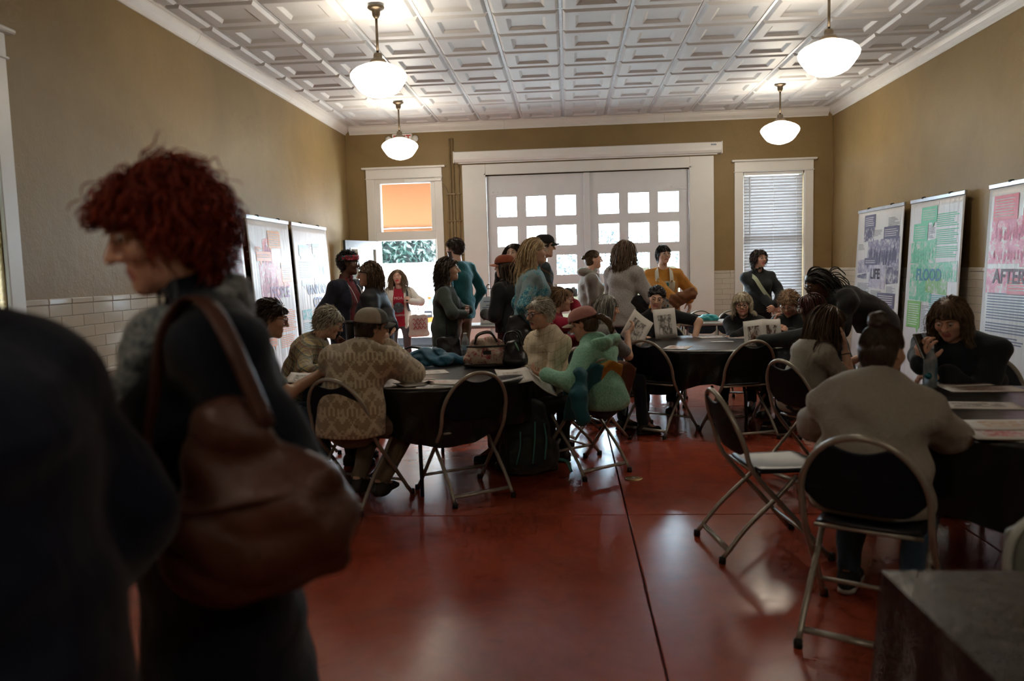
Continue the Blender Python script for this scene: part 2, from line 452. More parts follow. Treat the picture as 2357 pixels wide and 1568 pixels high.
# ------------------------------------------------------------------ double door with thirty panes
dr = struct(empty('door_1', (.31, D, 0)))
def part(m, name, ma, par): 
    o = m.build(name, ma, par); return o
M_door = mat('pale_grey_door_paint', (.76, .78, .82), .4, bump=(40, .05), vary=(4, .03))
RZ = [(2.235-.443*k, 2.532-.443*k) for k in range(5)]
for leaf, (x0, x1, cols) in enumerate(((-1.185, .268, [(-1.037, -.739), (-.596, -.299), (-.156, .144)]), (.352, 1.806, [(.481, .783), (.922, 1.226), (1.361, 1.662)]))):
    lf = empty('door_leaf', (0, 0, 0)); lf.parent = dr; lf.location = (-.31, 0, 0)
    m = MB(); yy0, yy1 = .03, .085
    xsl = [x0] + [v for c in cols for v in c] + [x1]
    for k in range(0, 8, 2): m.box((xsl[k], yy0, .01), (xsl[k+1], yy1, 2.848))
    for c in cols:
        zz = [.01] + [v for z in reversed(RZ) for v in z] + [2.848]
        for k in range(0, len(zz), 2): m.box((c[0], yy0, zz[k]), (c[1], yy1, zz[k+1]))
    m.build('leaf_panel', M_door, lf)
    pn = MB().box((0, -.003, 0), (.305, .003, .300)).mesh('pane', M_wire)
    fr = MB()
    for a in range(2): fr.box((a*.298-.001, -.03, 0), (a*.298+.006, .012, .298)).box((0, -.03, a*.292), (.3, .012, a*.292+.006))
    frm = fr.mesh('glazing_bead', M_door)
    for c in cols:
        for z0, z1 in RZ:
            p = obj('pane', pn, lf, (c[0]-.002, .058, z0-.001))
    # strap hinges
    s = 1 if leaf == 0 else -1; hx = x0 if leaf == 0 else x1
    for hz in (2.60, .35):
        MB().prism([(hx, hz-.05), (hx, hz+.05), (hx+s*.05, hz+.05), (hx+s*.27, hz+.014), (hx+s*.27, hz-.006), (hx+s*.05, hz-.05)][::s], 0, .008,
                   Matrix.Translation((0, yy0, 0)) @ Matrix.Rotation(PI/2, 4, 'X')).build('strap_hinge', M_door, lf)
        for k in range(4): MB().lathe([(.008, 0), (.006, .004), (.001, .005)], 8).build('bolt', M_door, lf).matrix_local = Matrix.Translation((hx+s*(.03+.07*k), yy0-.008, hz+.005)) @ Matrix.Rotation(PI/2, 4, 'X')
MB().bbox((-.045, -.005, .01), (.045, .03, 2.848), .004).build('astragal', M_door, dr, (0, 0, 0))
MB().box((-1.5, .03, 2.849), (1.5, .09, 2.862)).build('head_gap', mat('black_gap', (.01, .01, .01), .9), dr)
# casing round the double door
c1 = struct(MB().bbox((-1.54, D-.035, 0), (-1.19, D, 3.02), .006).bbox((1.81, D-.035, 0), (2.163, D, 3.02), .006).bbox((-1.19, D-.035, 2.862), (1.81, D, 3.02), .006)
       .box((-1.21, D-.042, 0), (-1.19, D, 2.88)).box((1.81, D-.042, 0), (1.83, D, 2.88)).box((-1.21, D-.042, 2.862), (1.83, D, 2.88)).build('trim_double_door', M_white))
# ------------------------------------------------------------------ roll-up projection screen case above it
sc = empty("projection_screen_case", (.31, D-.002, 3.045), 0, 'long white roll-up projection screen case mounted above the double door', 'screen')
pf = [(0, .0), (-.04, -.0), (-.085, .012), (-.108, .045), (-.112, .08), (-.112, .15), (-.10, .16), (0, .163)]
m = MB(); n = len(pf)
m.add([(-1.952, y, z) for y, z in pf] + [(1.952, y, z) for y, z in pf], [(i, n+i, n+(i+1) % n, (i+1) % n) for i in range(n)] + [tuple(range(n)), tuple(range(2*n-1, n-1, -1))])
m.build('case', M_white, sc)
for s in (-1, 1): MB().bbox((s*1.958-.008, -.118, -.004), (s*1.958+.008, 0, .168), .004).build('end_cap', M_white, sc)
MB().box((-1.9, -.06, -.012), (1.9, -.045, .002)).build('screen_hem_bar', M_white, sc)
b_ = MB().bbox((1.80, -.1145, .112), (1.875, -.112, .132), .001).build('badge', mat('navy_badge', (.03, .08, .17), .4), sc)
for k in range(5): MB().box((1.808+.0125*k, -.1155, .117), (1.816+.0125*k, -.1146, .127)).build('badge_letter', mat('badge_white', (.6, .65, .7), .5), b_)
# conduits between the door and the screen
M_cond = mat('tan_painted_conduit', (.24, .165, .08), .45)
for i, (x, z1, r) in enumerate(((-1.718, 3.42, .013), (-1.672, 3.42, .013), (-1.765, 2.80, .011), (-1.60, 3.02, .010))):
    cd = empty('wall_conduit', (x, D-.018, 0), 0, ['tan painted conduit nearest the left door, reaching the crown', 'tan painted conduit second from the left door, reaching the crown', 'tan conduit bending to the left door head', 'thin tan conduit hugging the double door casing'][i], 'conduit')
    pts = [(0, 0, .05), (0, 0, z1)]
    if i == 2: pts = [(0, 0, .05), (0, 0, 2.55), (-.005, 0, 2.62), (-.03, 0, 2.69), (-.06, 0, 2.74), (-.1, 0, 2.77)]
    if i == 3: pts = [(0, 0, .05), (0, 0, 2.75), (.012, 0, 2.85), (.02, 0, 2.95), (.0, 0, 3.05)]
    MB().tube(pts, r, 8).build('pipe', M_cond, cd)
    for z in (1.5, 2.2, 2.6): MB().bbox((-.028, -.014, z-.01), (.028, .018, z+.01), .004).build('strap', M_cond, cd)
# ------------------------------------------------------------------ left door, its transom and casing
dc = struct(MB().bbox((-3.003, D-.03, 0), (-2.88, D, 2.863), .005).bbox((-1.962, D-.03, 0), (-1.845, D, 2.863), .005).bbox((-3.003, D-.034, 2.863), (-1.845, D, 3.0), .005)
       .bbox((-3.012, D-.045, 2.855), (-1.836, D, 2.868), .004).bbox((-3.058, D-.075, 3.0), (-1.79, D, 3.03), .008)
       .bbox((-2.88, D-.01, 2.79), (-1.962, D+.12, 2.865), .004).bbox((-2.88, D-.01, 1.932), (-1.962, D+.12, 2.068), .004)
       .bbox((-2.88, D-.01, 2.068), (-2.80, D+.12, 2.79), .004).bbox((-2.026, D-.01, 2.068), (-1.962, D+.12, 2.79), .004)
       .box((-2.88, D, 0), (-2.855, D+.2, 1.935)).box((-1.985, D, 0), (-1.96, D+.2, 1.935)).build('trim_left_door', M_white))
MB().box((-2.80, D+.06, 2.068), (-2.026, D+.065, 2.79)).build('transom_pane', M_glass, dc)
MB().bbox((-2.42, D-.06, 2.80), (-1.85, D-.03, 2.84), .006).build('door_closer_rail', M_white, dc)
M_slate = mat('slate_blue_door_paint', (.045, .068, .085), .4, bump=(40, .05))
hx, hy, ex, ey = -2.845, D-.02, -3.14, 11.06
ang = math.atan2(ey-hy, ex-hx); LW = math.hypot(ex-hx, ey-hy)
d2 = struct(empty('door_2', (hx, hy, 0), ang))
m = MB(); m.box((0, -.02, .01), (LW, .02, .25)).box((0, -.02, .85), (LW, .02, 1.0)).box((0, -.02, 1.82), (LW, .02, 1.928)).box((0, -.02, .25), (.12, .02, 1.82)).box((LW-.12, -.02, .25), (LW, .02, 1.82)).box((.12, -.008, .25), (LW-.12, .008, .85))
m.build('leaf_frame', M_slate, d2)
MB().box((.12, -.003, 1.0), (LW-.12, .003, 1.82)).build('pane', M_glass, d2)
m = MB()
for z in (1.0, 1.81): m.box((.115, -.026, z-.005), (LW-.115, .026, z+.012))
for x in (.115, LW-.127): m.box((x, -.026, 1.0), (x+.012, .026, 1.82))
m.build('glazing_bead', M_white, d2)
k = MB(); k.lathe([(.02, 0), (.012, .02), (.03, .045), (.028, .065), (.001, .07)], 14); ko = k.build('knob', mat('aged_brass', (.4, .28, .12), .3, 1), d2); ko.matrix_local = Matrix.Translation((LW-.06, .02, .93)) @ Matrix.Rotation(-PI/2, 4, 'X')
MB().bbox((LW-.085, .02, .85), (LW-.035, .026, 1.03), .003).build('knob_plate', MATS['aged_brass'], d2)
# ------------------------------------------------------------------ windows with slatted blinds
M_blind = mat('white_blind_slat', (.54, .54, .55), .45, vary=(4, .03))
def window(name, Mx, w, z0, z1, tilt=64):
    """window in a local frame: x along the wall from 0 to w, y out of the room"""
    r = struct(empty(name)); r.matrix_world = Mx
    m = MB()
    m.bbox((-.13, -.03, z0-.02), (-.005, .0, z1+.005), .005).bbox((w+.005, -.03, z0-.02), (w+.13, .0, z1+.005), .005).bbox((-.13, -.034, z1+.003), (w+.13, 0, z1+.145), .005)
    m.bbox((-.14, -.045, z1-.004), (w+.14, 0, z1+.010), .004).bbox((-.175, -.075, z1+.145), (w+.175, 0, z1+.174), .008)
    m.bbox((-.17, -.07, z0-.05), (w+.17, .10, z0-.015), .006).bbox((-.13, -.03, z0-.13), (w+.13, 0, z0-.05), .005)
    m.build('casing', M_white, r)
    m = MB(); zc = (z0+z1)/2
    for a in ((0, .09, z0, .05, .14, z1), (w-.05, .09, z0, w, .14, z1), (0, .09, z1-.05, w, .14, z1), (0, .09, z0, w, .14, z0+.06), (0, .085, zc-.03, w, .135, zc+.03)): m.box(a[:3], a[3:])
    m.build('sash', M_white, r)
    for a, b in ((z0+.06, zc-.03), (zc+.03, z1-.05)): MB().box((.05, .112, a), (w-.05, .117, b)).build('pane', M_glass, r)
    MB().bbox((.008, .0, z1-.05), (w-.008, .055, z1-.003), .004).build('blind_headrail', M_white, r)
    sl = MB(); P = []
    sl.grid(lambda u, v: (.014+u*(w-.028), (v-.5)*.05, .004*math.sin(PI*v)), 1, 4)
    me = sl.mesh('blind_slat', M_blind)
    z = z1-.085
    while z > z0+.03:
        o = obj('blind_slat', me, r, (0, .03, z)); o.rotation_euler = (math.radians(-tilt), 0, 0); z -= .0436
    MB().bbox((.012, .01, z0+.0), (w-.012, .05, z0+.02), .004).build('blind_bottom_rail', M_white, r)
    for k in (.12, .5, .88):
        for yy in (.006, .054): MB().tube([(w*k, yy, z1-.05), (w*k, yy, z0+.02)], .0015, 4).build('ladder_cord', M_white, r)
    MB().tube([(.085, -.012, z1-.06), (.09, -.014, z1-.9)], .005, 6).build('tilt_wand', mat('grey_wand', (.45, .45, .45), .4), r)
    return r
window('window_1', Matrix.Translation((2.592, D, 0)), .866, .78, 2.768)
window('window_2', Matrix.Translation((XL, WY0, 0)) @ Matrix.Rotation(PI/2, 4, 'Z'), WY1-WY0, WZ0, WZ1, 74)
# ------------------------------------------------------------------ exit sign with emergency lamps on the back wall
ex_ = empty('exit_sign', (-2.42, D, 3.37), 0, 'white exit sign with twin emergency lamps high above the left door', 'sign')
MB().bbox((-.15, -.06, 0), (.15, 0, .14), .008).build('housing', M_white, ex_)
tm = text_mesh('EXIT', .13, mat('exit_red', (.5, .02, .02), .5), 'CENTER', bold=.002); o = obj('lettering', tm, ex_, (0, -.0605, .028)); o.rotation_euler = (PI/2, 0, 0)
for s in (-1, 1):
    h = MB(); h.lathe([(.02, 0), (.045, .03), (.048, .055), (.001, .06)], 16); o = h.build('lamp_head', M_white, ex_); o.matrix_local = Matrix.Translation((s*.20, -.02, .06)) @ Matrix.Rotation(PI/2, 4, 'X')
    MB().tube([(s*.145, -.02, .05), (s*.2, -.02, .06)], .012, 8).build('lamp_arm', M_white, ex_)
# ------------------------------------------------------------------ schoolhouse pendant lamps
M_dark = mat('oiled_bronze', (.10, .075, .05), .4, .7)
def globe_mat():
    t = NT('lit_opal_glass'); e = t.node('ShaderNodeEmission', Strength=14.5); e.inputs['Color'].default_value = (1, .875, .69, 1)
    t.link(e.outputs[0], t.out.inputs['Surface']); return t.m
M_globe = globe_mat()
def pendant():
    r = empty('pendant_lamp', (0, 0, 0))
    MB().lathe([(.068, 0), (.07, -.012), (.058, -.022), (.034, -.034), (.032, -.07), (.02, -.09), (.012, -.098)], 24).build('ceiling_canopy', M_dark, r)
    MB().tube([(0, 0, -.09), (0, 0, -.40)], .011, 10).build('stem', M_dark, r)
    MB().lathe([(.012, -.37), (.03, -.375), (.036, -.39), (.036, -.415), (.055, -.425), (.07, -.445), (.072, -.462)], 24).build('fitter', M_dark, r)
    MB().lathe([(.06, -.455), (.082, -.462), (.135, -.480), (.188, -.505), (.222, -.533), (.235, -.558), (.231, -.580), (.212, -.613), (.180, -.658), (.150, -.690), (.108, -.713), (.060, -.728), (.02, -.736), (.001, -.7375)], 32).build('opal_globe', M_globe, r)
    return r
LP = [(-1.53, 6.65, 'lit opal pendant lamp over the left front table'), (-2.13, 10.30, 'lit opal pendant lamp in front of the exit sign'), (2.10, 6.6, 'lit opal pendant lamp cut by the top of the picture'),
      (2.67, 10.22, 'lit opal pendant lamp in front of the blinded window'), (-1.53, -.4, 'unseen opal pendant lamp added behind the viewer on the left'), (2.10, -.4, 'unseen opal pendant lamp added behind the viewer on the right')]  # rear pair is out of view, added to brighten the foreground
p0 = pendant()
for i, (x, y, lb) in enumerate(LP):
    r = p0 if i == 0 else dup(p0, (0, 0, 0), 0)
    r.location = (x, y, HC-.02); tag(r, lb, 'lamp', 'schoolhouse pendant lamps')
# ------------------------------------------------------------------ outside the doors
struct(MB().box((-16, D+.25, -.2), (18, 40, -.03)).build('ground_forecourt', mat('pale_concrete_forecourt', (.42, .41, .39), .85, vary=(2, .15), bump=(60, .3))))
struct(MB().box((XL-12, -12, -.3), (XL-.26, D+.24, -.05)).build('ground_side_lawn', mat('dry_lawn', (.10, .13, .05), .9, vary=(5, .3), bump=(90, .6))))
# white van parked across the left door
M_van = mat('white_van_paint', (.80, .81, .82), .25, coat=.6)
van = empty('parked_van', (-3.6, 15.0, -.03), 0, 'white van with orange stripe parked outside the open left door', 'van')
def van_side(u):  # section of the body from sill up: (offset towards the door, height)
    return u
sec = [(.10, .20), (.02, .24), (0, .45), (-.015, .75), (-.005, .8), (0, 1.1), (.02, 1.45), (.05, 1.58), (.30, 1.66), (1.5, 1.67), (1.75, 1.58), (1.8, .5), (1.75, .22)]
m = MB(); n = len(sec); L0, L1 = -2.6, 1.9
m.add([(L0, y, z) for y, z in sec] + [(L1, y, z) for y, z in sec], [(i, n+i, n+(i+1) % n, (i+1) % n) for i in range(n)] + [tuple(range(n)), tuple(range(2*n-1, n-1, -1))], True)
m.build('body', M_van, van)
MB().bbox((L0+.05, .06, .06), (L1-.05, 1.7, .24), .02).build('underbody', mat('black_sill_rubber', (.0015, .0016, .002), .8, spec=.1), van)
M_or = mat('orange_vinyl_stripe', (.10, .030, .004), .5, spec=.1)
MB().prism([(.42, .42), (1.6, .62), (1.6, .72), (.42, .51)], 0, .004, Matrix.Translation((0, -.022, 0)) @ Matrix.Rotation(PI/2, 4, 'X')).build('stripe', M_or, van)
lm = MB().bbox((.92, -.03, .955), (.985, 0, 1.005), .006); lm.build('side_marker', mat('amber_marker', (.06, .018, .002), .4, spec=.1), van)
hd = MB().bbox((.84, -.035, .60), (1.0, 0, .74), .015).build('door_handle', mat('black_handle_cup', (.0015, .002, .003), .5, spec=.1), van)
MB().bbox((.86, -.048, .66), (.98, -.03, .69), .006).build('pull', mat('chrome_pull', (.5, .52, .55), .2, 1), hd)
M_teal = mat('pale_teal_lettering', (.035, .075, .095), .5, spec=.1)
for k, pts in enumerate(([(.66, .88), (.74, 1.0), (.88, 1.08), (.80, .96), (.72, .86)], [(.86, .82), (.95, .96), (1.10, 1.05), (1.05, .92), (.95, .80)], [(1.08, .82), (1.2, .98), (1.35, 1.04), (1.28, .9), (1.16, .8)])):
    MB().prism(pts[::-1], 0, .004, Matrix.Translation((0, -.020, 0)) @ Matrix.Rotation(PI/2, 4, 'X')).build('script_swash', M_teal, van)
for x in (-1.7, 1.25):
    w = MB(); w.lathe([(.12, 0), (.30, .01), (.33, .06), (.33, .17), (.30, .22), (.12, .22)], 28); o = w.build('tyre', MATS['black_sill_rubber'], van); o.matrix_local = Matrix.Translation((x, .05, .33)) @ Matrix.Rotation(-PI/2, 4, 'X')
    w = MB(); w.lathe([(.03, -.012), (.06, 0), (.19, .004), (.20, .03)], 20); o2 = w.build('hub', mat('grey_hub', (.4, .4, .42), .35, .8), van); o2.matrix_local = Matrix.Translation((x, .045, .33)) @ Matrix.Rotation(-PI/2, 4, 'X')
# ------------------------------------------------------------------ leaves
def leaf_mat(name, c):
    t = NT(name); t.set(Roughness=.45)
    i = t.noise(t.co(), 2.2, 3); f = t.noise(t.co(), 25, 2)
    col = t.ramp(i.outputs['Fac'], [(.3, tuple(x*.55 for x in c)), (.7, tuple(x*1.5 for x in c))])
    t.base(t.mix(t.ramp(f.outputs['Fac'], [(.62, (0, 0, 0)), (.7, (.6,)*3)]), col, (c[0]*2.4, c[1]*1.1, c[2]*.9)))
    MATS[name] = t.m; return t.m
def leaves(n, fn, size, seed=1):
    """n pointed leaf blades; fn(rng, n) -> centres (n,3)"""
    r = np.random.default_rng(seed); c = fn(r, n)
    a = r.normal(size=(n, 3)); a /= np.linalg.norm(a, axis=1)[:, None]; b = np.cross(a, r.normal(size=(n, 3))); b /= np.linalg.norm(b, axis=1)[:, None]
    nrm = np.cross(a, b); s = size*r.uniform(.6, 1.3, (n, 1))
    V = np.stack([c-a*s, c+b*s*.38+nrm*s*.1, c+a*s, c-b*s*.38+nrm*s*.1], 1).reshape(-1, 3)
    return V, np.arange(4*n).reshape(n, 4)
hg = empty('laurel_hedge', (-3.6, 17.6, -.03), 0, 'dark green leafy hedge seen through the open door above the van', 'hedge')
V, F = leaves(5000, lambda r, n: np.stack([r.uniform(-1.3, .75, n), np.where(r.random(n) < .7, r.uniform(-.6, -.35, n), r.uniform(-.5, .5, n)) + .15*np.sin(r.uniform(0, 6, n)), r.uniform(.1, 3.4, n)], 1), .085, 3)
o = obj('foliage', mesh_np('foliage', V, F, [leaf_mat('laurel_leaf', (.006, .022, .017))], False), hg); o['kind'] = 'stuff'
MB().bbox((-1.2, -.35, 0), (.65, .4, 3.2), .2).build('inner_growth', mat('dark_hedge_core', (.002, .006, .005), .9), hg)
# pale trees far outside the door panes
def crown_tree(name, x, y, h, w, label, seed, c):
    r = empty(name, (x, y, -.03), 0, label, 'tree', 'trees across the forecourt')
    MB().tube([(0, 0, 0), (.05, .03, h*.35), (-.05, .1, h*.7)], [.16, .12, .05], 8).build('trunk', mat('bark', (.05, .035, .025), .9, bump=(30, .6)), r)
    def fn(g, n):
        d = g.normal(size=(n, 3)); d /= np.linalg.norm(d, axis=1)[:, None]
        rad = g.uniform(.75, 1, n)[:, None]*(1+.18*np.sin(7*d[:, :1]+5*d[:, 1:2]+6*d[:, 2:]))
        return d*rad*np.array([w, w*.8, h*.34]) + np.array([0, 0, h*.64])
    V, F = leaves(4200, fn, .075, seed); o = obj('foliage', mesh_np('foliage', V, F, [leaf_mat('tree_leaf_%s' % c[0], c)], False), r); o['kind'] = 'stuff'
crown_tree('street_tree', -3.4, 27, 3.4, 1.9, 'pale leafy tree showing through the left upper door panes', 5, (.014, .024, .026))
crown_tree('street_tree', 1.0, 30, 3.0, 2.0, 'pale leafy tree showing through the middle door panes', 6, (.015, .024, .027))
crown_tree('street_tree', 5.4, 28, 3.2, 1.9, 'pale leafy tree showing through the right door panes', 7, (.014, .023, .025))
# event tent and a cream car beyond the double door
tn = empty('peaked_tent', (-.9, 20, -.03), 0, 'white peaked event tent outside the double door', 'tent')
m = MB()
def tentf(u, v):
    a = 2*PI*u; r = 1.5*(1-v)**1.6+.02; q = 1/max(abs(math.cos(a)), abs(math.sin(a))); q = 1+(q-1)*(1-v)
    return (r*q*math.cos(a), r*q*math.sin(a), 2.0+1.25*v)
m.grid(tentf, 32, 12, True, True); m.build('canopy', mat('white_tent_fabric', (.8, .8, .8), .7), tn)
for sx in (-1, 1):
    for sy in (-1, 1): MB().tube([(sx*1.45, sy*1.45, 0), (sx*1.45, sy*1.45, 2.05)], .025, 8).build('post', mat('tent_pole', (.6, .6, .62), .4), tn)
car = empty('cream_car', (1.6, 17.5, -.03), 0, 'cream coloured car parked outside the right leaf of the double door', 'car')
prof = [(-2.1, .3), (-2.15, .7), (-1.9, .9), (-1.1, 1.0), (-.55, 1.42), (.6, 1.46), (1.35, 1.05), (2.0, .92), (2.1, .6), (2.05, .3)]
m = MB(); n = len(prof)
m.add([(x, -.78, z) for x, z in prof] + [(x, -.85+.0, z*.98) for x, z in prof] + [(x, .8, z) for x, z in prof], [(i, i+1, n+i+1, n+i) for i in range(n-1)][:0] + [tuple(range(n-1, -1, -1)), tuple(range(2*n, 3*n))] + [(i, (i+1) % n, 2*n+(i+1) % n, 2*n+i) for i in range(n)])
m.build('body', mat('cream_car_paint', (.030, .024, .013), .5, spec=.1), car)
for x in (-1.3, 1.3):
    w = MB(); w.lathe([(.1, 0), (.29, .01), (.32, .05), (.32, .2), (.1, .2)], 24); o = w.build('tyre', MATS['black_sill_rubber'], car); o.matrix_local = Matrix.Translation((x, -.82, .32)) @ Matrix.Rotation(-PI/2, 4, 'X')
MB().prism([(-1.0, 1.02), (-.52, 1.36), (.0, 1.38), (.0, 1.02)], 0, .01, Matrix.Translation((0, -.785, 0)) @ Matrix.Rotation(PI/2, 4, 'X')).build('side_window', mat('dark_car_glass', (.006, .008, .010), .3, spec=.2), car)
MB().prism([(.06, 1.02), (.06, 1.38), (.56, 1.38), (1.15, 1.02)], 0, .01, Matrix.Translation((0, -.785, 0)) @ Matrix.Rotation(PI/2, 4, 'X')).build('side_window', MATS['dark_car_glass'], car)
# orange awning over the left door
aw = empty('orange_awning', (-2.42, D+.25, 2.0), 0, 'orange canvas awning outside the transom above the left door', 'awning')
def awn_mat():
    t = NT('orange_awning_canvas'); d = t.node('ShaderNodeBsdfDiffuse'); d.inputs['Color'].default_value = (.20, .105, .058, 1)
    tr = t.node('ShaderNodeBsdfTranslucent'); tr.inputs['Color'].default_value = (.23, .125, .072, 1); mx = t.node('ShaderNodeMixShader'); mx.inputs[0].default_value = .45
    t.link(d.outputs[0], mx.inputs[1]); t.link(tr.outputs[0], mx.inputs[2]); t.link(mx.outputs[0], t.out.inputs['Surface']); return t.m
M_awn = awn_mat()
m = MB(); m.grid(lambda u, v: (-.75+1.5*u, .05+1.15*v, 1.05-.85*v-.05*math.sin(PI*v)), 10, 10); m.build('slope', M_awn, aw, solid=.006)
m = MB(); m.grid(lambda u, v: (-.75+1.5*u, 1.2+.01*math.sin(20*u), .20-.16*v-.02*v*abs(math.sin(6*PI*u))), 48, 3); m.build('valance', M_awn, aw, solid=.006)
M_galv = mat('galvanised_awning_tube', (.4, .4, .42), .4, .8)
MB().tube([(-.75, 1.19, .20), (.75, 1.19, .20)], .015, 8).build('front_bar', M_galv, aw)
MB().tube([(-.75, .06, 1.02), (.75, .06, 1.02)], .018, 8).build('back_bar', M_galv, aw)
for s in (-1, 1): MB().tube([(s*.7, .02, .55), (s*.7, 1.18, .20)], .012, 8).build('arm', M_galv, aw)
# ------------------------------------------------------------------ folding chairs
M_frame = mat('grey_beige_chair_tube', (.34, .32, .27), .3, .35, vary=(20, .06))
M_shell = mat('charcoal_chair_plastic', (.011, .014, .020), .34, bump=(220, .05), spec=.5)
M_cap = mat('black_rubber_cap', (.012, .012, .012), .7)
def smooth_path(pts, n=8):
    """Catmull-Rom through points"""
    P = [Vector(p) for p in pts]; P = [P[0]*2-P[1]] + P + [P[-1]*2-P[-2]]; out = []
    for i in range(1, len(P)-2):
        for k in range(n):
            t = k/n; a, b, c, d = P[i-1:i+3]
            out.append(.5*((2*b)+(c-a)*t+(2*a-5*b+4*c-d)*t*t+(3*b-a-3*c+d)*t**3))
    return out+[P[-2]]
def make_chair():
    r = empty('folding_chair')
    hw = .222
    # arch: from one front foot up round the back and down to the other; y = depth line of the tube at height z
    def yz(z): return (-.245+ (.79-z)*.36) if z > .44 else (-.119+(.44-z)*.86)
    side = [(hw+.012, yz(0.02), .02), (hw+.006, yz(.2), .2), (hw, yz(.44), .44), (hw, yz(.56), .56)]
    arc = [(hw*math.cos(a)*1.0, yz(.56+.258*math.sin(a)), .56+.258*math.sin(a)) for a in [PI*k/14 for k in range(1, 14)]]
    path = side + arc + [(-x, y, z) for x, y, z in reversed(side)]
    MB().tube(smooth_path(path, 3), .0125, 10).build('arch_frame', M_frame, r)
    for s in (-1, 1):
        MB().tube(smooth_path([(s*.198, .10, .415), (s*.198, .0, .31), (s*.2, -.15, .17), (s*.203, -.265, .03)], 5), .0115, 10).build('leg', M_frame, r)
        MB().lathe([(.010, 0), (.017, .002), (.017, .03), (.013, .034)], 12, (s*.204, -.272, 0)).build('rubber_foot', M_cap, r)
        MB().lathe([(.010, 0), (.017, .002), (.017, .03), (.013, .034)], 12, (s*(hw+.012), yz(.0), 0)).build('rubber_foot', M_cap, r)
    MB().tube([(-.2, -.238, .06), (.2, -.238, .06)], .013, 8, flat=.55).build('rear_stretcher', M_frame, r)
    MB().tube([(-hw, yz(.12), .12), (hw, yz(.12), .12)], .010, 8).build('front_stretcher', M_frame, r)
    # seat pan with rolled edge
    def seat(u, v):
        a = (u-.5)*2; b = (v-.5)*2
        sx = .198*(1-.06*(1-v)); x = a*sx; y = -.105+.395*v - .02*(abs(a)**4)*(1 if v > .5 else -1)*abs(b)**3
        z = .448-.012*(1-a*a)*(1-b*b) - .022*max(0, b-.75)/.25 - .014*max(0, abs(a)-.85)/.15
        return (x, y, z)
    MB().grid(seat, 14, 14).build('seat', M_shell, r, solid=.012)
    MB().tube([(-.19, -.095, .43), (.19, -.095, .43)], .009, 6).build('seat_rail', M_frame, r)
    MB().tube([(-.19, .23, .425), (.19, .23, .425)], .009, 6).build('seat_rail', M_frame, r)
    # backrest: curved panel inside the arch, scooped top (hand hold), rounded lower edge, two ribs
    def back(u, v):
        a = (u-.5)*2; zt = .56+.250*math.sqrt(max(0, 1-(a*.96)**2)) - (.052*(1-(a/.46)**2) if abs(a) < .46 else 0)
        zb = .515 + (.075*((abs(a)-.55)/.45)**2 if abs(a) > .55 else 0)
        z = zb+(zt-zb)*v; x = a*.213
        rib = .004*math.exp(-((z-.60)/.006)**2) + .004*math.exp(-((z-.655)/.006)**2)
        return (x, yz(z)-.022*(1-a*a)+.01-rib, z)
    MB().grid(back, 28, 26).build('backrest', mat('charcoal_back_plastic', (.008, .011, .017), .5, bump=(220, .05), spec=.16), r, solid=.010)
    return r
ch0 = make_chair(); ch_used = [False]
def chair(x, y, deg, label, group='folding chairs'):
    rz = math.radians(deg)
    if not ch_used[0]: ch_used[0] = True; r = ch0; r.location = (x, y, 0); r.rotation_euler = (0, 0, rz)
    else: r = dup(ch0, (x, y, 0), rz)
    return tag(r, label, 'chair', group)
chair(-1.36, 4.87, -20.8, 'folding chair under the person in the patterned fleece')
chair(-.695, 5.035, 33, 'empty folding chair tucked against the left front table')
chair(.08, 5.62, 38, 'folding chair with a teal and yellow jacket over its back')
chair(.775, 6.905, -36.5, 'empty folding chair at the middle table nearest the draped jacket')
chair(1.42, 6.72, 18, 'empty folding chair at the middle table nearest the booklet reader')
che = chair(.96, 4.02, -82, 'empty folding chair turned sideways in the aisle')
chair(1.15, 3.06, -30.6, 'folding chair under the person in the grey sweatshirt')
chair(1.585, 5.25, -66, 'folding chair under the person hiding the face')
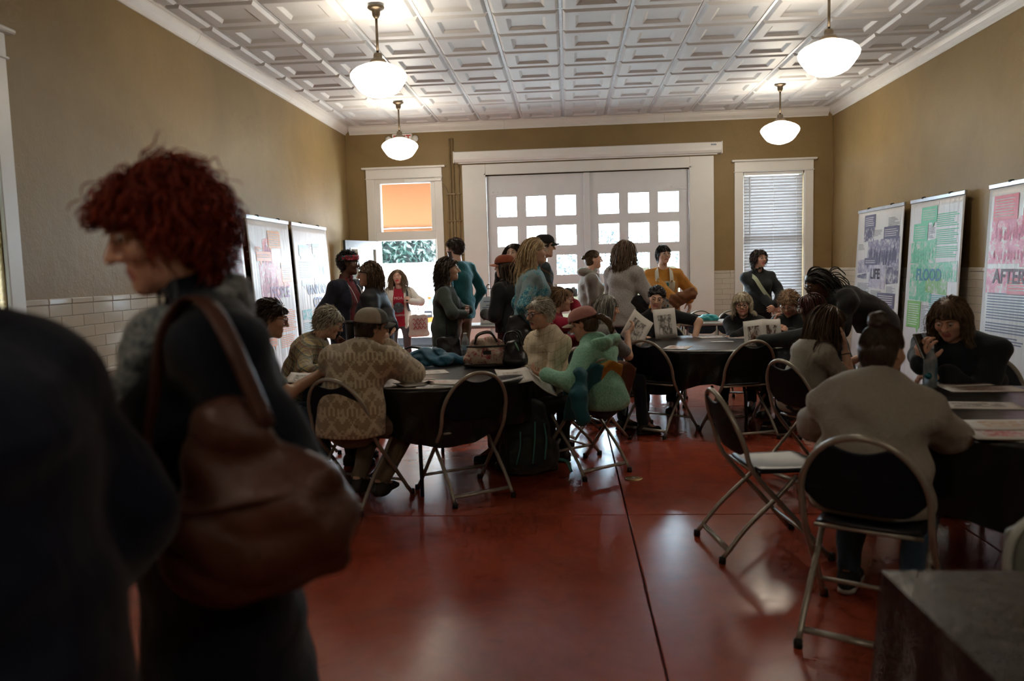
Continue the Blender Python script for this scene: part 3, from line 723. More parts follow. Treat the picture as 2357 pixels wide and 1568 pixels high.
# ------------------------------------------------------------------ tables
M_cloth = None
def cloth_mat():
    t = NT('black_plastic_tablecloth'); t.set(Roughness=.30)
    t.base((.008, .008, .009)); t.b.inputs['Specular IOR Level'].default_value = .38
    a = t.noise(t.co(), 7, 4, .6, 1.0); b = t.noise(t.co(), 40, 2)
    t.bump(t.math('MULTIPLY_ADD', b.outputs['Fac'], .15, a.outputs['Fac']), .25, .02); MATS['cloth'] = t.m; return t.m
M_cloth = cloth_mat()
M_top = mat('grey_blow_moulded_top', (.42, .42, .40), .5, bump=(200, .1))
M_leg = mat('black_table_leg_tube', (.015, .015, .016), .35, .4)
def round_table(x, y, R, ang, label, clabel, drop=.30):
    r = empty('round_table', (x, y, 0), ang, label, 'table', 'round folding tables')
    MB().lathe([(R-.02, .690), (R, .70), (R, .722), (R-.01, .728), (.001, .728)], 64).build('tabletop', M_top, r)
    for s in (-1, 1):
        for q in (-1, 1):
            MB().tube(smooth_path([(q*.30, s*.10, .69), (q*.31, s*.3, .62), (q*.315, s*.48, .45), (q*.32, s*.52, .2), (q*.32, s*.52, .0)], 6), .014, 8).build('leg', M_leg, r)
        MB().tube([(-.32, s*.50, .36), (.32, s*.50, .36)], .012, 8).build('leg_brace', M_leg, r)
        MB().tube([(-.05, s*.48, .38), (-.02, s*.05, .67)], .008, 6).build('folding_strut', M_leg, r)
    m = MB(); N = 160; rg = np.random.default_rng(abs(int(x*100))); ph = rg.uniform(0, 6, 6)
    def cl(u, v):
        a = 2*PI*u
        if v <= .4: rr = (R+.004)*v/.4; return (rr*math.cos(a), rr*math.sin(a), .7315+.0008*math.sin(9*rr*math.cos(a)+ph[0])*math.sin(8*rr*math.sin(a)))
        w = (v-.4)/.6
        fold = .016*math.sin(13*a+ph[1]+1.2*math.sin(2*a)) + .010*math.sin(23*a+ph[2]) + .005*math.sin(41*a+ph[3])
        hem = drop + .09*abs(math.cos(2*a+.4))**3 + .02*math.sin(5*a+ph[4])
        rr = R+.006 + w*(.004+fold) + .008*math.sin(17*a+9*w)*w
        z = .7315 - w*hem - (0 if w > .05 else 0)
        return (rr*math.cos(a), rr*math.sin(a), z)
    m.grid(cl, N, 26, True, True)
    o = m.build('tablecloth', M_cloth); o.location = (x, y, 0); o.rotation_euler = (0, 0, ang)
    tag(o, clabel, 'tablecloth', 'black plastic tablecloths')
    return r
T1, T2, T3 = (-1.0, 5.57, .735), (1.29, 7.38, .745), (2.06, 3.88, .77)
round_table(*T1, .6, 'round folding table at the left front, under bags and papers', 'black plastic cloth on the table with the floral tote bag')
round_table(*T2, .9, 'round folding table in the middle of the room with two empty chairs', 'shiny black plastic cloth on the middle table with the name card')
round_table(*T3, .2, 'round folding table at the right, under the water bottle', 'black plastic cloth on the right table with the water bottle', .36)
def rect_table(name, x, y, ang, w, l, label, top=M_top):
    r = empty(name, (x, y, 0), ang, label, 'table')
    MB().bbox((-w/2, -l/2, .70), (w/2, l/2, .74), .012).build('tabletop', top, r)
    for s in (-1, 1):
        for q in (-1, 1): MB().tube([(s*(w/2-.2), q*(l/2-.08), .70), (s*(w/2-.16), q*(l/2-.06), 0)], .013, 8).build('leg', mat('grey_table_leg', (.3, .31, .32), .35, .5), r)
        MB().tube([(s*(w/2-.18), -(l/2-.07), .3), (s*(w/2-.18), l/2-.07, .3)], .010, 8).build('leg_brace', MATS['grey_table_leg'], r)
    return r
# front right table with a long black cloth
ft = rect_table('rectangular_table', 1.62, 1.40, 0, 1.80, .74, 'rectangular folding table at the lower right corner of the picture')
m = MB()
def skirt(u, v):
    x0, x1, y0, y1 = -.925, .925, -.39, .39
    per = [(x0, y0), (x1, y0), (x1, y1), (x0, y1)]
    t = u*4; k = int(t) % 4; f = t-int(t); a, b = per[k], per[(k+1) % 4]
    px, py = a[0]+(b[0]-a[0])*f, a[1]+(b[1]-a[1])*f
    out = .02*math.sin(9*PI*f)*math.sin(PI*f)*v+.05*v
    nx, ny = [(0, -1), (1, 0), (0, 1), (-1, 0)][k]
    return (px+nx*out, py+ny*out, .746-v*.60)
m.grid(skirt, 160, 8, True, True)
m.box((-.925, -.39, .741), (.925, .39, .746))
o = m.build('tablecloth', M_cloth); o.location = (1.62, 1.40, 0); tag(o, 'black plastic cloth on the table at the lower right corner', 'tablecloth', 'black plastic tablecloths')
# grey chair beside it, cut by the right edge of the picture
gc = empty('plastic_chair', (1.285, 2.30, 0), math.radians(4), 'pale grey plastic chair back cut by the right edge of the picture', 'chair')
M_gpl = mat('pale_grey_green_plastic', (.24, .25, .215), .4, bump=(120, .06))
def gback(u, v):
    a = (u-.5)*2; w = .205*(1-.25*(1-v)**2); zt = .79-.035*abs(a)**4; zb = .52
    return (a*w, -.20-.05*v-.03*(1-a*a), zb+(zt-zb)*v)
MB().grid(gback, 18, 14).build('backrest', M_gpl, gc, solid=.014)
MB().tube(smooth_path([(-.15, -.205, .53), (-.2, -.25, .63), (-.20, -.26, .73), (-.14, -.268, .795), (0, -.29, .803), (.14, -.268, .795), (.20, -.26, .73), (.2, -.25, .63), (.15, -.205, .53)], 4), .011, 8).build('back_rim', mat('light_rim', (.42, .43, .40), .35), gc)
MB().grid(lambda u, v: ((u-.5)*.42, -.2+.42*v, .45-.02*math.sin(PI*u)*math.sin(PI*v)), 12, 12).build('seat', M_gpl, gc, solid=.014)
for s in (-1, 1):
    MB().tube([(s*.18, .18, .44), (s*.21, .22, 0)], .012, 8).build('leg', M_frame, gc)
    MB().tube(smooth_path([(s*.14, -.20, .56), (s*.18, -.19, .44), (s*.21, -.24, 0)], 5), .012, 8).build('leg', M_frame, gc)
# tables against the double door
rt = rect_table('rectangular_table', 1.86, 10.0, 0, 1.22, .62, 'pale folding table with a teal bag behind the middle table')
lt = rect_table('rectangular_table', -1.20, 10.4, math.radians(4), 1.05, .60, 'grey folding table with a sign-up sheet in front of the double door')
ht = rect_table('rectangular_table', .45, 10.75, 0, 1.30, .60, 'folding table with a checked cloth below the right door leaf')
def check_mat():
    t = NT('blue_white_check'); s = t.sep(t.co('Object', 14))
    a = t.math('GREATER_THAN', t.math('FRACT', s[0]), .5); b = t.math('GREATER_THAN', t.math('FRACT', s[2]), .5)
    t.base(t.ramp(t.math('MULTIPLY', t.math('ADD', a, b), .5), [(0, (.5, .55, .58)), (.5, (.12, .2, .27)), (1, (.03, .07, .12))])); t.set(Roughness=.9); return t.m
m = MB()
m.box((-.67, -.32, .741), (.67, .32, .745)); m.grid(lambda u, v: (-.67+1.34*u, -.325-.015*math.sin(40*u)*v, .745-.34*v), 60, 4); m.grid(lambda u, v: (.675+.0*v, -.32+.64*u, .745-.34*v), 10, 4)
o = m.build('tablecloth', check_mat()); o.location = (.45, 10.75, 0); tag(o, 'blue and white checked cloth on the table below the double door', 'tablecloth')
for i, (x, y, a, lb) in enumerate(((1.30, 10.55, 175, 'empty dark folding chair behind the person in the black tee'), (1.75, 10.62, 170, 'empty dark folding chair behind the pale table'), (2.2, 10.5, 185, 'empty dark folding chair at the tiled wall beyond the pale table'))):
    chair(x, y, a, lb)
# ------------------------------------------------------------------ distance fields turned into smooth meshes (for bodies and clothes)
def axis(lo, hi, fine, h, hf):
    x = [lo]
    while x[-1] < hi:
        c = x[-1]; st = h
        for a, b in fine:
            if a-st < c < b: st = hf if c >= a-1e-9 else min(st, max(hf, a-c))
        x.append(c+st)
    return np.array(x, np.float32)
class Field:
    def __init__(s, lo, hi, h, fine=(), hf=.008):
        """fine: list of (lo3, hi3) boxes meshed with step hf"""
        s.ax = [axis(lo[i], hi[i], [(f[0][i], f[1][i]) for f in fine], h, hf) for i in range(3)]
        s.D = np.full([len(a) for a in s.ax], .2, np.float32); s.h = h
    def win(s, lo, hi):
        ix = []
        for i in range(3):
            a = max(0, int(np.searchsorted(s.ax[i], lo[i]))-2); b = min(len(s.ax[i]), int(np.searchsorted(s.ax[i], hi[i]))+2); ix.append(slice(a, b))
        X = s.ax[0][ix[0]][:, None, None]; Y = s.ax[1][ix[1]][None, :, None]; Z = s.ax[2][ix[2]][None, None, :]
        return tuple(ix), X, Y, Z
    def put(s, ix, d, k, op):
        A = s.D[ix]
        if A.size == 0: return
        if op == 'u':
            if k > 0: h = np.maximum(k-np.abs(A-d), 0)/k; s.D[ix] = np.minimum(A, d)-h*h*k*.25
            else: s.D[ix] = np.minimum(A, d)
        elif op == 's':
            d = -d
            if k > 0: h = np.maximum(k-np.abs(A-d), 0)/k; s.D[ix] = np.maximum(A, d)+h*h*k*.25
            else: s.D[ix] = np.maximum(A, d)
        elif op == 'i': s.D[ix] = np.maximum(A, d)
    def cone(s, a, b, ra, rb, k=.02, op='u'):
        a = np.asarray(a, float); b = np.asarray(b, float); m = max(ra, rb)+k+.03
        ix, X, Y, Z = s.win(np.minimum(a, b)-m, np.maximum(a, b)+m)
        v = b-a; L2 = max(float(v@v), 1e-9)
        t = np.clip(((X-a[0])*v[0]+(Y-a[1])*v[1]+(Z-a[2])*v[2])/L2, 0, 1)
        d = np.sqrt((X-a[0]-t*v[0])**2+(Y-a[1]-t*v[1])**2+(Z-a[2]-t*v[2])**2)-(ra+(rb-ra)*t)
        s.put(ix, d.astype(np.float32), k, op)
    def chain(s, pts, rs, k=.02):
        for i in range(len(pts)-1): s.cone(pts[i], pts[i+1], rs[i], rs[i+1], k)
    def ell(s, c, r, R=None, k=.02, op='u'):
        c = np.asarray(c, float); m = max(r)+k+.03
        ix, X, Y, Z = s.win(c-m, c+m); X = X-c[0]; Y = Y-c[1]; Z = Z-c[2]
        if R is None: u, v, w = X, Y, Z
        else: u, v, w = [X*R[0, i]+Y*R[1, i]+Z*R[2, i] for i in range(3)]
        q = np.sqrt((u/r[0])**2+(v/r[1])**2+(w/r[2])**2); g = np.sqrt((u/r[0]**2)**2+(v/r[1]**2)**2+(w/r[2]**2)**2)+1e-6
        s.put(ix, (q*(q-1)/g).astype(np.float32), k, op)
    def ec(s, a, b, wa, wb, xd, k=.03, op='u'):
        """elliptic tapered capsule; wa, wb = (half width along xd, half depth)"""
        a = np.asarray(a, float); b = np.asarray(b, float); v = b-a; L = np.linalg.norm(v)+1e-9; n = v/L
        x = np.asarray(xd, float); x = x-n*(x@n); x /= np.linalg.norm(x); y = np.cross(n, x)
        m = max(*wa, *wb)+k+.03; ix, X, Y, Z = s.win(np.minimum(a, b)-m, np.maximum(a, b)+m)
        X = X-a[0]; Y = Y-a[1]; Z = Z-a[2]
        w = X*n[0]+Y*n[1]+Z*n[2]; t = np.clip(w/L, 0, 1); w = w-t*L
        u = X*x[0]+Y*x[1]+Z*x[2]; q2 = X*y[0]+Y*y[1]+Z*y[2]
        rx = wa[0]+(wb[0]-wa[0])*t; ry = wa[1]+(wb[1]-wa[1])*t; rz = np.minimum(rx, ry)
        q = np.sqrt((u/rx)**2+(q2/ry)**2+(w/rz)**2); g = np.sqrt((u/rx**2)**2+(q2/ry**2)**2+(w/rz**2)**2)+1e-6
        s.put(ix, (q*(q-1)/g).astype(np.float32), k, op)
    def plane(s, p, n):
        """keep the side away from n"""
        n = np.asarray(n, float); n = n/np.linalg.norm(n); X, Y, Z = s.ax[0][:, None, None], s.ax[1][None, :, None], s.ax[2][None, None, :]
        s.D = np.maximum(s.D, ((X-p[0])*n[0]+(Y-p[1])*n[1]+(Z-p[2])*n[2]).astype(np.float32))
    def wrinkle(s, amp, f=1.0, seed=0, axis_z=1.0):
        r = np.random.default_rng(seed); p = r.uniform(0, 6.28, 9)
        X, Y, Z = s.ax[0][:, None, None], s.ax[1][None, :, None], s.ax[2][None, None, :]
        rd = lambda v: 1-2*np.abs(np.sin(v))**.8
        w = rd(f*(15.5*Z*axis_z+4.5*X)+1.1*np.sin(f*(11*X+5*Y)+p[7])+.8*np.sin(f*(8*Y-6*Z)+p[8]))*.55+np.sin(f*(31*Z*axis_z+9*X)+2.2*np.sin(f*(11*X+5*Y)+p[0])+1.6*np.sin(f*(8*Y-6*Z)+p[1])+p[2])*.55
        w = w+np.sin(f*(17*X-22*Z*axis_z)+1.9*np.sin(f*(9*Y+7*Z)+p[3])+p[4])*.3+np.sin(f*(43*Z*axis_z+21*Y)+2*np.sin(f*13*X+p[5])+p[6])*.2
        s.D = s.D+(amp*w).astype(np.float32)
    def noise(s, amp, f, seed=0):
        r = np.random.default_rng(seed); p = r.uniform(0, 6.28, 9)
        X, Y, Z = s.ax[0][:, None, None], s.ax[1][None, :, None], s.ax[2][None, None, :]
        w = np.sin(f*X+2*np.sin(.7*f*Y+p[0])+p[1])*np.sin(f*Y+2*np.sin(.8*f*Z+p[2])+p[3])*np.sin(f*Z+2*np.sin(.6*f*X+p[4])+p[5])
        s.D = s.D+(amp*w).astype(np.float32)
    def mesh(s):
        D = s.D; S = D < 0
        S8 = S.astype(np.int8)
        c = S8[:-1, :-1, :-1]+S8[1:, :-1, :-1]+S8[:-1, 1:, :-1]+S8[1:, 1:, :-1]+S8[:-1, :-1, 1:]+S8[1:, :-1, 1:]+S8[:-1, 1:, 1:]+S8[1:, 1:, 1:]
        act = (c > 0) & (c < 8); I, J, K = np.nonzero(act); n = len(I)
        ids = np.full(act.shape, -1, np.int32); ids[I, J, K] = np.arange(n)
        acc = np.zeros((n, 3)); cnt = np.zeros(n); ax = s.ax
        co = [(i, j, k) for i in (0, 1) for j in (0, 1) for k in (0, 1)]
        for a in co:
            for e in range(3):
                if a[e]: continue
                b = list(a); b[e] = 1
                da = D[I+a[0], J+a[1], K+a[2]]; db = D[I+b[0], J+b[1], K+b[2]]; m = (da < 0) != (db < 0)
                t = np.where(m, da/np.where(m, da-db, 1), 0)
                idx = (I, J, K)
                for q in range(3):
                    pa = ax[q][idx[q]+a[q]]; pb = ax[q][idx[q]+b[q]]
                    acc[:, q] += np.where(m, pa+(pb-pa)*t, 0)
                cnt += m
        V = acc/cnt[:, None]; F = []
        def quads(A, B, order):
            ch = A != B; i, j, k = np.nonzero(ch); fl = A[i, j, k]
            return i, j, k, fl
        # x edges
        i, j, k, fl = quads(S[:-1, 1:-1, 1:-1], S[1:, 1:-1, 1:-1], 0)
        q = np.stack([ids[i, j, k], ids[i, j+1, k], ids[i, j+1, k+1], ids[i, j, k+1]], 1); F.append(np.where(fl[:, None], q, q[:, ::-1]))
        i, j, k, fl = quads(S[1:-1, :-1, 1:-1], S[1:-1, 1:, 1:-1], 1)
        q = np.stack([ids[i, j, k], ids[i, j, k+1], ids[i+1, j, k+1], ids[i+1, j, k]], 1); F.append(np.where(fl[:, None], q, q[:, ::-1]))
        i, j, k, fl = quads(S[1:-1, 1:-1, :-1], S[1:-1, 1:-1, 1:], 2)
        q = np.stack([ids[i, j, k], ids[i+1, j, k], ids[i+1, j+1, k], ids[i, j+1, k]], 1); F.append(np.where(fl[:, None], q, q[:, ::-1]))
        return V.astype(np.float32), np.concatenate(F)
# ------------------------------------------------------------------ skin
SKIN = {}
def skin(name, c, lip):
    t = NT('skin_'+name); t.set(Roughness=.48)
    a = t.noise(t.co(), 22, 4); t.base(t.ramp(a.outputs['Fac'], [(.3, tuple(x*.9 for x in c)), (.7, tuple(min(1, x*1.08) for x in c))]))
    b = t.noise(t.co(), 160, 3); t.bump(b.outputs['Fac'], .06, .002)
    SKIN[name] = (t.m, mat('lips_'+name, lip, .35))
skin('light', (.60, .36, .25), (.42, .14, .12)); skin('rosy', (.62, .34, .24), (.46, .13, .12)); skin('tan', (.48, .27, .17), (.33, .12, .09))
skin('brown', (.115, .052, .030), (.13, .045, .035)); skin('deep', (.10, .046, .028), (.12, .045, .035)); skin('pale', (.62, .40, .30), (.50, .12, .12))
skin('redlip', (.56, .33, .24), (.50, .04, .06))
M_eyew = mat('eye_white', (.62, .60, .57), .25); M_iris = mat('iris', (.05, .03, .02), .15)
# ------------------------------------------------------------------ skeleton
def rotx(a): c, s = math.cos(a), math.sin(a); return np.array([[1, 0, 0], [0, c, -s], [0, s, c]])
def roty(a): c, s = math.cos(a), math.sin(a); return np.array([[c, 0, s], [0, 1, 0], [-s, 0, c]])
def rotz(a): c, s = math.cos(a), math.sin(a); return np.array([[c, -s, 0], [s, c, 0], [0, 0, 1]])
def unit(v): v = np.asarray(v, float); return v/(np.linalg.norm(v)+1e-9)
def ik(a, b, l1, l2, pole):
    """middle joint of a two-bone limb"""
    d = b-a; L = np.linalg.norm(d)
    if L > (l1+l2)*.999: b = a+d*((l1+l2)*.999/L); d = b-a; L = np.linalg.norm(d)
    n = d/L; x = (l1*l1-l2*l2+L*L)/(2*L); h = math.sqrt(max(l1*l1-x*x, 1e-6))
    p = np.asarray(pole, float); p = p-n*(p@n); p = unit(p)
    return a+n*x+p*h, b
def skeleton(H, o):
    s = H/1.70; K = {'s': s}
    dr = math.radians
    hip = (o['seat']+.09) if o.get('sit') else (.53*H-o.get('crouch', 0))
    P = np.array([0, 0, hip])
    T = rotz(dr(o.get('twist', 0))) @ rotx(-dr(o.get('lean', 3))) @ roty(dr(o.get('side', 0)))
    sit = o.get('sit'); ln0 = o.get('lean', 3); sl = o.get('sl', .88) if sit else 1.0
    T0 = rotz(dr(o.get('twist', 0)*.4)) @ rotx(-dr(ln0*.3-5 if sit else ln0*.75)) @ roty(dr(o.get('side', 0)*.5))
    W = P+T0[:, 2]*.19*s*sl
    up = T[:, 2]
    N = W+up*.318*s*sl; sw = (.168 if o.get('fem', 1) else .195)*s*o.get('sw', 1.0)
    sh = W+up*(.236 if o.get('fem', 1) else .248)*s*sl
    K.update(P=P, W=W, N=N, T=T, T0=T0, C=W+up*.15*s, SR=sh+T[:, 0]*sw+T[:, 1]*o.get('hunch', .0), SL=sh-T[:, 0]*sw+T[:, 1]*o.get('hunch', .0))
    nd = unit(up*.6+np.array([0, 0, .55])+T[:, 1]*o.get('poke', .50 if sit else .18))
    hy, hp, hr = [dr(x) for x in o.get('hd', (0, 0, 0))]
    Rh = rotz(hy) @ rotx(-hp) @ roty(hr)
    K['neck_top'] = N+nd*.075*s
    K['hs'] = .97*math.sqrt(s)*o.get('hsize', 1.0)
    K['H'] = N+nd*.085*s+Rh @ (np.array([0, .022, .09])*K['hs']); K['Rh'] = Rh
    return K
def limbs(K, o):
    s = K['s']; T = K['T']
    for sd, sg in (('R', 1), ('L', -1)):
        S = K['S'+sd]; tgt = o.get(sd); 
        if tgt is None: tgt = K['P']+np.array([sg*.24*s, .05, -.02*s])
        tgt = np.asarray(tgt, float)
        pole = o.get('pole'+sd, (sg*.5, -.8, -.35))
        E, Wr = ik(S, tgt, .285*s, .245*s, pole); K['E'+sd] = E; K['W'+sd] = Wr
        hipj = K['P']+K['T0'][:, 0]*sg*.088*s+np.array([0, 0, -.01])
        an = o.get('foot'+sd)
        if an is None: an = (sg*.13, .40+.02*sg, .085) if o.get('sit') else (sg*.10, .0+.03*sg, .085)
        kn, an = ik(hipj, np.asarray(an, float), .415*s, .405*s, (sg*.12, 1, .25))
        K['J'+sd] = hipj; K['K'+sd] = kn; K['A'+sd] = an
def torso(f, K, o, e, k=.045, hem=None, low=True):
    """trunk primitives grown by e"""
    s = K['s']; b = o.get('build', 1.0); P, W, N, T, T0 = K['P'], K['W'], K['N'], K['T'], K['T0']; x = T[:, 0]; x0 = T0[:, 0]; fm = o.get('fem', 1)
    if low: f.ec(P-T0[:, 2]*.03, P+T0[:, 2]*.07*s, (.152*s*b+e, .112*s*b+e), (.150*s*b+e, .108*s*b+e), x0, k)
    ww = .128 if fm else .142
    f.ec(P+T0[:, 2]*.07*s, W, (.146*s*b+e, .108*s*b+e), (ww*s*b+e, .100*s*b+e), x0, k)
    f.ec(W, W+T[:, 2]*.17*s, (ww*s*b+e, .100*s*b+e), (.148*s*b+e, .108*s*b+e), x, k)
    f.ec(W+T[:, 2]*.17*s, W+T[:, 2]*.245*s, (.152*s*b+e, .106*s*b+e), (.125*s+e, .072*s+e), x, k)
    if o.get('belly'): f.ell(P+T0[:, 2]*.12*s+T0[:, 1]*.05, (.13*b*s+e, (.09+o['belly'])*s+e, .13*s+e), T0, k)
    if fm and o.get('bust', 1):
        for sg in (-1, 1): f.ell(W+T[:, 2]*.115*s+x*sg*.068*s+T[:, 1]*.085*s*b, (.062*s+e, .058*s+e, .062*s+e), T, k)
    if o.get('sit') and low: f.ell(P+np.array([0, -.05, -.03]), (.165*s*b+e, .11*s*b+e, .085*s+e), T0, k)
    for sd in 'RL': f.cone(N-T[:, 2]*.048*s, K['S'+sd]-T[:, 2]*.004, .044*s+e, .055*s+e, k)
def arms(f, K, e, upper=1.0, fore=1.0, k=.03, b=1.0):
    s = K['s']
    for sd in 'RL':
        S, E, Wr = K['S'+sd], K['E'+sd], K['W'+sd]
        f.cone(S, S+(E-S)*min(1, upper), .049*s*b+e, (.049+(.039-.049)*upper)*s*b+e, k)
        if fore > 0: f.cone(E, E+(Wr-E)*fore, .039*s*b+e, (.039+(.027-.039)*fore)*s*b+e, k)
def legs(f, K, e, frac=1.0, k=.03, b=1.0, flare=0):
    s = K['s']
    for sd in 'RL':
        J, Kn, A = K['J'+sd], K['K'+sd], K['A'+sd]
        f.cone(J, Kn, .082*s*b+e, .053*s*b+e, k)
        if frac > 0: f.cone(Kn, Kn+(A-Kn)*frac, .053*s*b+e, .038*s+e+flare, k)
def hand(f, w, fd, pn, sg, sc, curl=.5, spread=1.0):
    """palm, four fingers, thumb; fd finger direction, pn palm normal, sg thumb side"""
    fd = unit(fd); pn = np.asarray(pn, float); pn = unit(pn-fd*(pn@fd)); sx = np.cross(fd, pn)*sg
    f.ec(w+fd*.012*sc, w+fd*.082*sc, (.026*sc, .017*sc), (.039*sc, .0135*sc), sx, .012)
    L = [(.030, .040, .024, .019), (.010, .045, .027, .021), (-.011, .042, .025, .020), (-.031, .032, .020, .017)]
    for q, (off, a, b, c) in enumerate(L):
        p = w+fd*(.088-.006*(abs(off) > .025))*sc+sx*off*1.08*sc; ang = curl*.55*(1+.1*q); d0 = unit(fd+sx*off*2.2*spread)
        r = [.0098, .0090, .0082, .0068]
        for j, ln in enumerate((a, b, c)):
            d = d0*math.cos(ang)+pn*math.sin(ang); n = p+d*ln*sc; f.cone(p, n, r[j]*sc, r[j+1]*sc, .005); p = n; ang += curl*(.75 if j == 0 else .5)
    p = w+fd*.030*sc+sx*.030*sc; d = unit(fd*.62+sx*.62+pn*(.25+.35*curl))
    for j, (ln, r0, r1) in enumerate(((.040, .0145, .0115), (.030, .0112, .010), (.024, .010, .0078))):
        n = p+d*ln*sc; f.cone(p, n, r0*sc, r1*sc, .006); p = n; d = unit(d+fd*.35+pn*.18*curl)
def headprims(f, C, R, hs, fm=1, o={}):
    def P(x, y, z): return C+R @ (np.array([x, y, z])*hs)
    E = lambda x, y, z, a, b, c, k=.015, op='u': f.ell(P(x, y, z), (a*hs, b*hs, c*hs), R, k, op)
    jw = 1.0 if fm else 1.1; fw = o.get('fat', 1.0)
    E(0, -.012, .030, .074, .095, .085); E(0, .020, -.030, .062*fw, .070, .082, .03); E(0, .034, -.074, .046*jw*fw, .050, .040, .025)
    f.ell(P(0, .074, -.097), (.019*hs*jw,)*3, R, .02)
    for sg in (-1, 1):
        E(sg*.041*fw, .060, -.022, .025, .026, .026, .02); E(sg*.031, .099, .008, .0165, .0125, .0105, .010, 's')
        f.cone(P(sg*.012, .089, .026), P(sg*.048, .074, .026), .0085*hs, .007*hs, .012)
        E(sg*.0125, .095, -.030, .009, .010, .008, .006)
        E(sg*.0765, -.006, -.004, .0085, .019, .031, .008); E(sg*.084, .002, -.004, .005, .010, .018, .006, 's')
    f.cone(P(0, .090, .016), P(0, .114, -.024), .0085*hs, .0125*hs, .008)
    f.cone(P(-.019, .086, -.0575), P(.019, .086, -.0575), .0062*hs, .0062*hs, .004); f.cone(P(0, .0915, -.0560), P(0, .0915, -.057), .006*hs, .006*hs, .006)
    f.cone(P(-.015, .0865, -.0695), P(.015, .0865, -.0695), .0072*hs, .0072*hs, .004)
    if o.get('smile'): 
        for sg in (-1, 1): E(sg*.034, .074, -.045, .012, .012, .012, .01)
def bmx(V): return np.asarray(V)
def to_head(K, V): return (np.asarray(V)*K['hs']) @ K['Rh'].T+K['H']
def mb_head(m, K):
    m.v = [tuple(v) for v in to_head(K, np.array(m.v))]; return m
# ------------------------------------------------------------------ hair
def hair_mat(name, c, c2=None):
    if 'hair_'+name in MATS: return MATS['hair_'+name]
    t = NT('hair_'+name); t.set(Roughness=.42); t.b.inputs['Specular IOR Level'].default_value = .4
    c2 = c2 or tuple(min(1, x*1.6+.003) for x in c)
    a = t.noise(t.co('Object', (60, 60, 14)), 1.6, 4, .6); 
    t.base(t.ramp(a.outputs['Fac'], [(.32, tuple(x*.7 for x in c)), (.68, c2)])); t.bump(a.outputs['Fac'], .35, .004)
    MATS['hair_'+name] = t.m; return t.m
def strand_mesh(P, r0, r1, taper=.35, rib=False):
    """P (n, m, 3) paths -> triangular tubes"""
    n, m, _ = P.shape
    T = np.gradient(P, axis=1); T /= np.linalg.norm(T, axis=2, keepdims=True)+1e-9
    ref = np.zeros_like(T); ref[..., 0] = .83; ref[..., 1] = .5; ref[..., 2] = .2
    U = np.cross(T, ref); U /= np.linalg.norm(U, axis=2, keepdims=True)+1e-9; Wd = np.cross(T, U)
    t = np.linspace(0, 1, m); rad = (r0*(1-t**3*(1-taper)))[None, :, None] if r1 is None else (r0+(r1-r0)*t)[None, :, None]
    if rib:
        n_, m_ = n, m; U = U*np.cos(np.arange(n)*2.4)[:, None, None]+Wd*np.sin(np.arange(n)*2.4)[:, None, None]
        V = np.stack([P+rad*1.5*U, P-rad*1.5*U], 2).reshape(-1, 3); b_ = ((np.arange(n)[:, None]*m+np.arange(m-1)[None])*2).reshape(-1)
        return V, np.stack([b_, b_+1, b_+3, b_+2], 1)
    rings = [P+rad*(U*math.cos(a)+Wd*math.sin(a)) for a in (0, 2.094, 4.189)]
    V = np.stack(rings, 2).reshape(-1, 3)
    base = (np.arange(n)[:, None, None]*m+np.arange(m-1)[None, :, None])*3; k = np.arange(3)[None, None, :]; k2 = (k+1) % 3
    F = np.stack([base+k, base+k2, base+3+k2, base+3+k], -1).reshape(-1, 4)
    return V, F
def unit_rows(a): return a/(np.linalg.norm(a, axis=1)[:, None]+1e-9)
